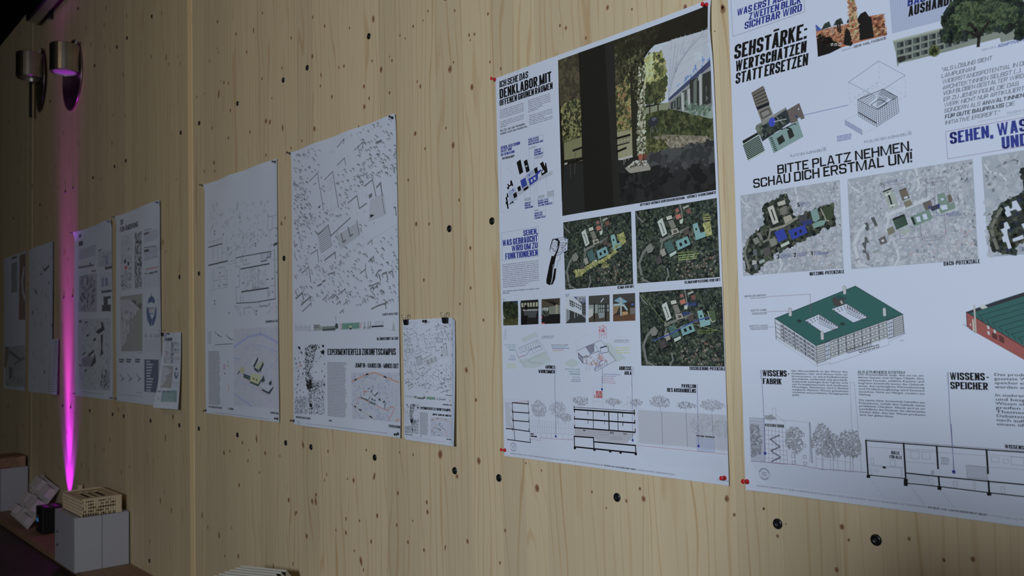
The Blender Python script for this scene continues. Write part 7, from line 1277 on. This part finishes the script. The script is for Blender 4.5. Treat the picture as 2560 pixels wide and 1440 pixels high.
S.poly(P_, [(470, 1210), (580, 1200), (582, 1240), (540, 1240), (535, 1340), (580, 1370), (582, 1430), (445, 1430), (450, 1380), (480, 1360)], (32, 32, 38), 2)
S.crop(180, 760, 5.144)
S.poly('site_plan', [(385, 10), (500, 5), (500, 85), (385, 95)], (34, 34, 40), 2); S.poly('photo_print', [(80, 195), (500, 175), (495, 1120), (90, 1090)], (66, 68, 78), 1)
S.scatter('photo_print', [(110, 220), (490, 200), (490, 1100), (110, 1070)], 260, .022, [(60, 62, 72), (72, 74, 84), (52, 54, 64)], 1.3, 503)
for pts in ([(205, 660), (285, 580), (280, 625), (215, 672)], [(240, 800), (300, 640), (310, 745), (255, 810)], [(370, 400), (400, 390), (390, 560), (405, 640), (365, 672), (375, 560)], [(300, 360), (380, 300), (370, 210), (400, 250), (420, 330), (350, 385)], [(130, 650), (175, 610), (180, 625), (135, 665)], [(90, 215), (125, 205), (120, 235), (92, 235)], [(165, 240), (200, 215), (200, 235), (175, 255)], [(275, 450), (305, 430), (310, 465), (280, 480)], [(160, 860), (195, 830), (195, 850), (165, 875)], [(185, 400), (215, 380), (215, 405), (190, 425)], [(95, 780), (118, 770), (115, 795), (95, 800)]): S.poly('photo_print', pts, (26, 26, 32), 2)
S.poly('photo_print', [(130, 700), (230, 660), (280, 720), (240, 810), (130, 800)], (52, 50, 64), 1.8); S.scatter('photo_print', [(380, 860), (480, 820), (480, 1100), (360, 1080)], 90, .018, [(34, 34, 42), (50, 52, 60)], 2, 504)
S.greek('footer_text', (130, 1120), (130, 1132), (400, 1142), 1, (50, 52, 64), ragged=0)
S.build()
# ---------------------------------------------------------------- sheets F and G far left
hF = lambda x, z: .0012 + .0030 * (1 + math.sin(6 * x + 3 * z)) + edge(-7.565 - x, .05, .012)
S = Sheet('poster', 'dim poster left of the purple beam, with a dark hook-shaped mark near its top', -8.395, -7.565, .970, 2.170, hF, (56, 56, 62)); S.crop(0, 590, 3.5133)
S.scatter('site_plan', [(285, 130), (480, 60), (470, 1340), (265, 1330)], 130, .03, [(52, 52, 58), (60, 60, 66), (48, 48, 56)], 1, 601)
for pts in ([(372, 265), (392, 290), (430, 250), (435, 265), (395, 318), (382, 300)], [(350, 330), (368, 325), (365, 340), (352, 342)], [(302, 470), (312, 465), (328, 505), (318, 512)], [(425, 400), (435, 395), (435, 420), (428, 422)], [(455, 770), (472, 765), (470, 785), (452, 795)], [(385, 1180), (395, 1175), (395, 1210), (388, 1212)], [(435, 1195), (450, 1190), (448, 1225), (436, 1225)], [(280, 660), (290, 655), (290, 690), (282, 692)]): S.poly('site_plan', pts, (28, 28, 34), 2)
S.scatter('site_plan', [(330, 480), (440, 430), (440, 540), (340, 560)], 40, .012, [(36, 36, 42), (44, 44, 50)], 2, 602, 'dash')
S.build()
hG = lambda x, z: .0012 + .0030 * (1 + math.sin(6 * x + 3 * z))
S = Sheet('poster', 'leftmost poster, dark, with a brown strip down its upper right side', -9.365, -8.515, .970, 2.172, hG, (50, 50, 52)); S.crop(0, 590, 3.5133)
S.poly('brown_picture', [(172, 170), (225, 150), (222, 738), (165, 735)], (36, 26, 22), 1); S.line('brown_picture', [(210, 290), (195, 400), (200, 480), (215, 540)], .05, (52, 50, 50), 2)
S.poly('photo_print', [(100, 240), (150, 225), (150, 490), (100, 500)], (36, 36, 36), 1); S.line('photo_print', [(105, 198), (145, 185)], .02, (24, 24, 26), 2)
S.poly('photo_print', [(45, 975), (215, 960), (215, 1325), (45, 1320)], (42, 42, 42), 1); S.line('photo_print', [(85, 1015), (150, 1065), (180, 1090)], .03, (28, 28, 28), 2); S.line('photo_print', [(130, 1120), (215, 1070)], .02, (30, 30, 30), 2); S.poly('photo_print', [(45, 970), (80, 975), (75, 1060), (55, 1150), (35, 1155)], (38, 30, 22), 1.5)
S.poly('photo_print', [(80, 1150), (110, 1160), (105, 1240), (78, 1250)], (26, 26, 26), 2); S.scatter('photo_print', [(50, 1200), (210, 1180), (210, 1320), (50, 1320)], 50, .03, [(34, 34, 34), (48, 48, 48)], 1.6, 603)
S.build()
# ================================================================ the small hanging sheets (A3)
def hs(x, z): return .006 + .0035 * (1 + math.sin(12 * x + 6 * z)) + edge(-2.403 - x, .02, .004) + .010 * max(0, (1.40 - z) / .42) ** 2
S = Sheet('small_sheet', 'small hanging bundle of plan sheets on two black clips, right of the site plan poster', -2.700, -2.403, .986, 1.406, hs, (136, 140, 162), cat='sheet'); SS = S
S.replicate(SA, None, 'printed_plan', skip=('footer_text',)); S.replicate(SA, ['footer_text'], 'footer_text')
S.build()
for i in (1, 2):
    o = obj('back_page', S.sheet_mesh(20, 24, .0018 * i, shift=(.004 * i, -.004 * i)), MAT['paper'], S.root)
def hH(x, z):
    t = max(0, (1.404 - z) / .42); return .004 + .034 * t * t * (1.5 - (x + 5.17) / .3 * .8) + .004 * (1 + math.sin(14 * x + 5 * z))
S = Sheet('small_sheet', 'small white sheet curling off the wall beside the pale batten, with a round emblem', -5.172, -4.875, .984, 1.404, hH, (110, 114, 138), cat='sheet')
S.replicate(SD, None, 'printed_plan', skip=('blue_table', 'heading')); S.crop(380, 800, 6.0)
S.poly('blue_table', [(165, 1060), (375, 1055), (370, 1232), (150, 1225)], (68, 88, 104), 2.6); S.greek('blue_table', (190, 1080), (185, 1220), (360, 1080), 6, (84, 104, 118), 3); S.text('heading', 'ZEIT FÜR ÄNDERUNG', (182, 318), (298, 312), (182, 292), (40, 42, 54), 'cond')
S.build()
def hI(x, z): return .010 + .020 * abs(math.sin((x + 7.66) * 9)) * (1.41 - z) / .42 + .012
S = Sheet('small_sheet', 'small sheet glowing purple just left of the magenta beam', -7.665, -7.368, .979, 1.400, hI, (76, 60, 110), cat='sheet'); S.crop(0, 740, 3.6)
S.greek('body_text', (490, 400), (480, 870), (570, 400), 22, (60, 44, 96), seed=9, fill=.5)
S.build()
# ================================================================ pins and clips
def corner_pins(Sh, mat, what, spots, sc=1.0):
    for nm, (X, Z), tl in spots:
        pin(X, Z, -(Sh.h(min(max(X, Sh.x0), Sh.x1), min(max(Z, Sh.z0), Sh.z1))) - .001, mat, '%s push pin at the %s corner of the %s' % ('red' if mat == 'red' else 'black' if mat == 'pinblack' else 'dark blue', nm, what), tilt=tl, sc=sc)
rp = random.Random(12)
def four(Sh, m_=.014, lo=.016): return [('top left', (Sh.x0 - .001, Sh.z1 - .004), (rp.uniform(-.2, .2), rp.uniform(-.2, .2))), ('top right', (Sh.x1 - m_, Sh.z1 - m_), (rp.uniform(-.2, .2), rp.uniform(-.2, .2))),
                              ('bottom left', (Sh.x0 + .006, Sh.z0 + lo), (rp.uniform(-.2, .2), rp.uniform(-.2, .2))), ('bottom right', (Sh.x1 - .012, Sh.z0 + lo), (rp.uniform(-.2, .2), rp.uniform(-.2, .2)))]
corner_pins(SB, 'red', 'terrace picture poster', four(SB, .012, .018), 1.05); corner_pins(SCp, 'red', 'large right-hand poster', [four(SCp, .012, .020)[2]], 1.1)
corner_pins(SA, 'pinblack', 'site plan poster', four(SA)); corner_pins(SL, 'pinblack', 'floor plan poster', four(SL)); corner_pins(SD, 'pinblue', 'blue table poster', four(SD)); corner_pins(SE, 'pinblue', 'poster right of the beam', four(SE))
pin(-2.553, 1.398, -.013, 'pinblack', 'black push pin at the middle of the small plan bundle top edge', tilt=(0, .3)); pin(-5.06, 1.398, -.012, 'pinblue', 'dark blue push pin in the small curling sheet', tilt=(0, .2))
def clip(X, Z, y, label):
    t = thing('binder_clip', label, 'clip', (X, y, Z), group=None)
    b = MB(); b.bm.faces.ensure_lookup_table()
    pr = [(-.0045, .004), (-.0045, .0055), (.0045, .0055), (.0045, .004), (.0012, -.014), (-.0012, -.014)]
    a = [b.bm.verts.new((-.0125, p[0], p[1])) for p in pr]; c = [b.bm.verts.new((.0125, p[0], p[1])) for p in pr]
    b.bm.faces.new(a); b.bm.faces.new(c[::-1])
    for i in range(6): j = (i + 1) % 6; b.bm.faces.new([a[i], c[i], c[j], a[j]])
    b.obj('clip_body', MAT['pinblack'], t)
    for sy in (-1, 1):
        b = MB(); b.tube([(-.007, sy * .004, .003), (-.009, sy * .008, .012), (-.008, sy * .013, .020), (0, sy * .015, .0225), (.008, sy * .013, .020), (.009, sy * .008, .012), (.007, sy * .004, .003)], .0008, 6)
        b.obj('wire_handle', MAT['steel'], t, True)
    return t
clip(-2.672, 1.402, -.018, 'black binder clip on the left end of the small plan bundle'); clip(-2.437, 1.402, -.018, 'black binder clip on the right end of the small plan bundle'); clip(-5.160, 1.400, -.016, 'dark binder clip on the small sheet beside the batten')
# ================================================================ white box, card models, uplight, wall lamps
def white_box(label, X, Y0, L, D, H, rz=0.0):
    """two-door box: X = right-hand end, Y0 = back; built in local coordinates, end face towards +x"""
    t = thing('white_box', label, 'box', (X, Y0, 0), rz)
    MB().box(-L, -.018, -D, 0, 0.0, H, .003).obj('body', MAT['white'], t)
    MB().box(-.018, 0, -D, -D / 2 - .0012, .001, H - .001, .0025).obj('panel', MAT['white'], t)
    MB().box(-.018, 0, -D / 2 + .0012, 0, .001, H - .001, .0025).obj('panel', MAT['white'], t)
    MB().box(-.0185, -.0175, -D + .003, -.003, .004, H - .004).obj('seam', MAT['darkhole'], t)
    for z in (.11, .19): MB().lathe([(0, 0), (.006, .0), (.007, .003), (.004, .006), (0, .006)], Matrix.Translation((-L + .07, -D, z)) @ Matrix.Rotation(math.pi / 2, 4, 'X'), 12).obj('screw_cap', MAT['darkhole'], t, True)
    return t
white_box('white box on the ledge under the purple beam, carrying a slotted wooden model', -5.76, -.012, .45, .31, .322)
white_box('dim white box at the left edge with a gridded wooden model on top', -8.37, -.012, .45, .40, .349)
white_box('white box mostly below the frame, under the ridged-roof model', -3.44, -.06, .45, .31, .312, math.radians(26))
# slotted model: four storeys of window bands, flat roof with three long slots
def facade(t, name, p0, ux, uy, L, H, rows, cols, wall_m, off, seed=1, solid=None):
    """wall of floor bands and small mullions with open windows; p0 corner, (ux,uy) direction, off outward"""
    r = random.Random(seed); fh = H / rows
    ang = math.atan2(uy, ux); R = Matrix.Translation(p0) @ Matrix.Rotation(ang, 4, 'Z')
    for k in range(rows + 1):
        MB().box(0, L, -.004, 0, k * fh - (.0035 if k else 0), k * fh + (.0035 if k < rows else 0), 0, R).obj('floor_band', wall_m, t)
    b = MB()
    for k in range(rows):
        for j in range(cols + 1):
            w_ = .0035 if r.random() < .7 else L / cols * .8
            x = L * j / cols; b.box(max(0, x - w_ / 2), min(L, x + w_ / 2), -.0035, 0, k * fh, (k + 1) * fh, 0, R)
    o = b.obj('mullions', wall_m, t); o['kind'] = 'stuff'
    if solid: MB().box(*solid, -.0048, 0, 0, H, .0005, R).obj('corner_panel', wall_m, t)
mw = MAT['model_wood']
t = thing('building_model', 'pale wooden building model with a slotted flat roof, on the white box', 'model', (-5.765, -.055, .3225))
LX, LY, HH = .42, .225, .098
facade(t, 'f', (0, -LY, .0), 0, 1, LY, HH, 5, 16, mw, 1, 3, (LY - .035, LY)); facade(t, 'f', (-LX, -LY, 0), 1, 0, LX, HH, 5, 24, mw, 1, 5)
MB().box(-LX, 0, -.004, 0, 0, HH).obj('back_wall', mw, t); MB().box(-LX, -LX + .004, -LY, 0, 0, HH).obj('side_wall', mw, t)
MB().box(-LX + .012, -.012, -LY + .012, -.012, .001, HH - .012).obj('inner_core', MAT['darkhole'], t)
MB().box(-LX - .004, .004, -LY - .004, .004, -.0, .003).obj('base_board', mw, t)
# roof: rim and bars leaving slots
for n_, q in (('roof_rim', (-LX, 0, -LY, -LY + .055)), ('roof_rim', (-LX, 0, -.050, 0)), ('roof_rim', (-LX, -LX + .085, -LY + .055, -.050)), ('roof_rim', (-.085, 0, -LY + .055, -.050))):
    MB().box(q[0], q[1], q[2], q[3], HH - .008, HH).obj(n_, mw, t)
for y in (-LY + .083, -LY + .123): MB().box(-LX + .085, -.085, y, y + .016, HH - .006, HH + .001).obj('roof_bar', mw, t)
for q in ((-LX - .002, .002, -LY - .002, -LY + .004), (-LX - .002, .002, -.004, .002), (-LX - .002, -LX + .004, -LY + .004, -.004), (-.004, .002, -LY + .004, -.004)): MB().box(*q, HH, HH + .007).obj('roof_edge', mw, t)
# gridded model far left
t = thing('building_model', 'dark reddish gridded building model on the box at the left edge', 'model', (-8.375, -.030, .3495))
rw = nmat('reddish_card', (.34, .20, .13), .8, 0, .2, .2, 60)
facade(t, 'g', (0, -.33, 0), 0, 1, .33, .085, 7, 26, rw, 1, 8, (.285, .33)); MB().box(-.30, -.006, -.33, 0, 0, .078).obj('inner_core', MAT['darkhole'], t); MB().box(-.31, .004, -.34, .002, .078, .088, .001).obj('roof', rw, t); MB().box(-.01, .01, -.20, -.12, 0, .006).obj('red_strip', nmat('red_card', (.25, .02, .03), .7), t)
# ridged-roof model at the bottom edge
t = thing('building_model', 'grey wooden model with a saw-tooth ridged roof, cut off by the bottom edge', 'model', (-3.46, -.085, .3125), math.radians(26))
gm = nmat('grey_card', (.44, .42, .36), .8, 0, .2, .06, 30); n = 9; w_ = .0325; Lr = .235
for i in range(n):
    b = MB(); y = -i * w_ - .004; v = [b.bm.verts.new((x, a, c)) for x in (0, -Lr) for a, c in ((y, .064), (y - w_ * .74, .088), (y - w_ + .001, .066), (y - w_ + .001, .060), (y, .058))]
    m_ = 5; b.bm.faces.new(v[:m_]); b.bm.faces.new(v[m_:][::-1])
    for k in range(m_): j = (k + 1) % m_; b.bm.faces.new([v[k], v[m_ + k], v[m_ + j], v[j]])
    b.obj('roof_ridge', gm, t)
    MB().box(-Lr + .004, .0, y - w_ * .985, y - w_ * .86, .064, .080).obj('dark_strip', MAT['darkhole'], t)  # dark strip along the steep side of each roof ridge
MB().box(-.001, .003, -n * w_ - .004, 0, 0, .060).obj('gable_wall', mw, t); MB().box(-Lr, -.001, -.004, 0, 0, .060).obj('side_wall', mw, t); MB().box(-Lr, -.001, -n * w_ - .004, -n * w_, 0, .060).obj('side_wall', mw, t); MB().box(-Lr - .003, -Lr, -n * w_ - .004, 0, 0, .060).obj('gable_wall', mw, t)
MB().box(-Lr - .01, .01, -n * w_ - .012, .008, -.0, .003).obj('base_board', mw, t)
# white card model leaning on the left box: folded boards with blocks
def pxX(u, v, X):
    d = M @ np.array([(u - 1280) / FPX, -(v - 720) / FPX, -1.0]); k = (X - CP[0]) / d[0]; return Vector(CP + k * d)
_d = M @ np.array([(66 - 1280) / FPX, -(1322 - 720) / FPX, -1.0]); A0 = Vector(CP + _d * (.005 - CP[2]) / _d[2]); A1 = pxX(24, 1284, A0.x - .36); A3 = pxX(116, 1216, A0.x - .14)
t = thing('card_model', 'pale card site model tilted on the ledge between the left box and the uplight', 'model', A0)
eu = (A1 - A0); ev = (A3 - A0); lu, lv = eu.length, ev.length; eu.normalize(); nn = eu.cross(ev).normalized(); ev = nn.cross(eu)
if nn.x < 0: nn = -nn
R0 = Matrix(((eu.x, ev.x, nn.x, 0), (eu.y, ev.y, nn.y, 0), (eu.z, ev.z, nn.z, 0), (0, 0, 0, 1)))
cm = MAT['card']
MB().box(0, lu, 0, lv, -.012, -.004, .001, R0).obj('base_board', cm, t)
for u0, u1, v0, v1, h in ((.08, .40, .05, .22, .03), (.50, .62, .04, .30, .02), (.72, .95, .08, .26, .04), (.10, .30, .34, .60, .05), (.42, .58, .40, .62, .03), (.66, .92, .38, .58, .035), (.05, .36, .70, .92, .04), (.48, .66, .72, .95, .05), (.76, .95, .68, .94, .03)):
    MB().box(u0 * lu, u1 * lu, v0 * lv, v1 * lv, -.004, h, .001, R0).obj('block', cm, t)
MB().box(.1 * lu, .9 * lu, .46 * lv, .49 * lv, -.10, -.012, 0, R0).obj('rear_strut', cm, t)
# small upright chip between box and wall
o = MB().box(-6.76, -6.735, -.05, -.02, .001, .375, .001).obj('wood_offcut', mw); tag(o, 'narrow upright wood offcut standing behind the slotted model', 'offcut')
# battery uplight
t = thing('uplight', 'black square uplight on the ledge throwing the magenta beam up the wall', 'uplight', (-7.20, -.115, .001))
MB().box(-.095, .095, -.075, .075, 0, .185, .006).obj('housing', MAT['case'], t)
gl = bpy.data.materials.new('magenta_led'); gl.use_nodes = True; pb = gl.node_tree.nodes['Principled BSDF']; pb.inputs['Base Color'].default_value = (.3, .02, .4, 1); pb.inputs['Emission Color'].default_value = (.75, .03, 1, 1); pb.inputs['Emission Strength']#.6
for x in (-.045, 0, .045):
    for y in (-.035, .03): MB().lathe([(0, .1875), (.014, .187), (.017, .1855), (.017, .182)], Matrix.Translation((x, y, 0)), 16).obj('led_lens', gl, t, True)
MB().box(-.085, .085, -.065, .065, .184, .1858, .001).obj('top_plate', MAT['case'], t)
bd = bpy.data.materials.new('blue_display'); bd.use_nodes = True; pb = bd.node_tree.nodes['Principled BSDF']; pb.inputs['Base Color'].default_value = (.02, .1, .3, 1); pb.inputs['Emission Color'].default_value = (.10, .42, .9, 1); pb.inputs['Emission Strength'].default_value = .16
MB().box(-.070, -.025, -.0765, -.0750, .075, .100, .002).obj('display', bd, t); MB().box(-.078, -.008, -.0763, -.0750, .108, .122, .001).obj('button_row', nmat('grey_print', (.12, .12, .13), .6), t)
def spot(name, loc, target, power, size, blend, col, rad=.02):
    l = bpy.data.lights.new(name, 'SPOT'); l.energy = power; l.color = col; l.spot_size = math.radians(size); l.spot_blend = blend; l.shadow_soft_size = rad
    o = bpy.data.objects.new(name, l); COL.objects.link(o); o.location = loc; o.rotation_euler = (Vector(target) - Vector(loc)).to_track_quat('-Z', 'Y').to_euler(); return o
# the fixture's lenses: each aimed a little higher up the wall
spot('beam_light', (-7.145, -.085, .200), (-7.145, .0, .46), 32, 62, 1.0, (.46, .008, 1.0), .012)
spot('beam_light', (-7.15, -.11, .200), (-7.15, .0, 1.00), 185, 27, 1.0, (.46, .012, .86), .015)
spot('beam_light', (-7.17, -.11, .200), (-7.18, .0, 2.0), 190, 15, 1.0, (.74, .03, .85), .015)
spot('beam_light', (-7.19, -.13, .200), (-7.20, -.03, 3.5), 230, 20, 1.0, (.72, .05, .80), .02)
# wall lamps: polished round plate with a drum on a short arm
def wall_lamp(label, X, Z, drum_r=.097, tilt=0.0, rp=.262, dy=-.125, dz=.055, dx=.09, lens='white'):
    t = thing('wall_lamp', label, 'lamp', (X, -.003, Z))
    T = Matrix.Translation((0, -.012, 0)) @ Matrix.Rotation(tilt, 4, 'Z') @ Matrix.Rotation(math.pi / 2, 4, 'X')
    MB().lathe([(0, .004), (rp * .6, .006), (rp * .93, .003), (rp, .0), (rp, -.003), (rp * .9, -.001), (0, .0)], T, 48).obj('plate', MAT['mirror'], t, True)
    MB().tube([(-.02, -.012, 0.02), (-.02, -.05, .04), (dx - .02, dy, dz - .02)], .010, 8).obj('arm', MAT['case'], t, True)
    D = Matrix.Translation((dx, dy, dz)); h = .10
    MB().lathe([(0, h), (drum_r * .96, h), (drum_r, h - .004), (drum_r, -h + .004), (drum_r * .96, -h), (drum_r * .9, -h), (drum_r * .86, -h + .012), (0, -h + .014)], D, 28).obj('drum', MAT['mirror'], t)
    MB().lathe([(drum_r * .80, -h - .001), (drum_r * .80, -h + .010), (0, -h + .010)], D, 24).obj('lens', MAT[lens], t)
    MB().box(-.008, .008, -.008, .008, 0, .05, .002, Matrix.Translation((dx + .05, dy + .06, dz + h - .01)) @ Matrix.Rotation(.5, 4, 'Y')).obj('bracket_tab', MAT['steel'], t)
    return t
wall_lamp('polished wall lamp with round plate, high at left, its drum lit magenta below', -7.045, 3.35, dx=.20, dy=-.110)
wall_lamp('darker polished wall lamp, further left than the magenta-lit one', -8.00, 3.54, tilt=-.10, dx=.17, lens='mirror')
MB().box(-.10, -.075, -.07, -.05, -.30, .05, .002).obj('hanging_bar', MAT['case'], bpy.data.objects['wall_lamp.001'])
t = thing('cable_duct', 'dark angular steel duct near the ceiling at the top left corner, glinting magenta', 'duct', (-7.9, -.09, 4.03))
MB().box(0, 2.6, -.05, .05, -.05, .05, .004).obj('channel', MAT['screw'], t); MB().box(.01, 2.58, -.035, .035, -.056, -.050).obj('lower_strip', MAT['steel'], t)
for x in (.25, 1.4, 2.4): MB().box(x, x + .03, .05, .088, -.08, .08).obj('bracket', MAT['screw'], t)
# unseen block added behind the camera to shade the right end of the wall
t = thing('shadow_blocker', 'plain grey block added out of view to shade the right end of the wall', 'light blocker', (.09, -2.14, -.04))
MB().box(-.50, .50, -.14, .14, .03, 1.47, .006).obj('shaft', MAT['wallgrey'], t); MB().box(-.53, .53, -.15, .15, 0, .03, .004).obj('foot', MAT['case'], t); MB().box(-.53, .53, -.15, .15, 1.47, 1.49, .004).obj('top_plate', MAT['wallgrey'], t)
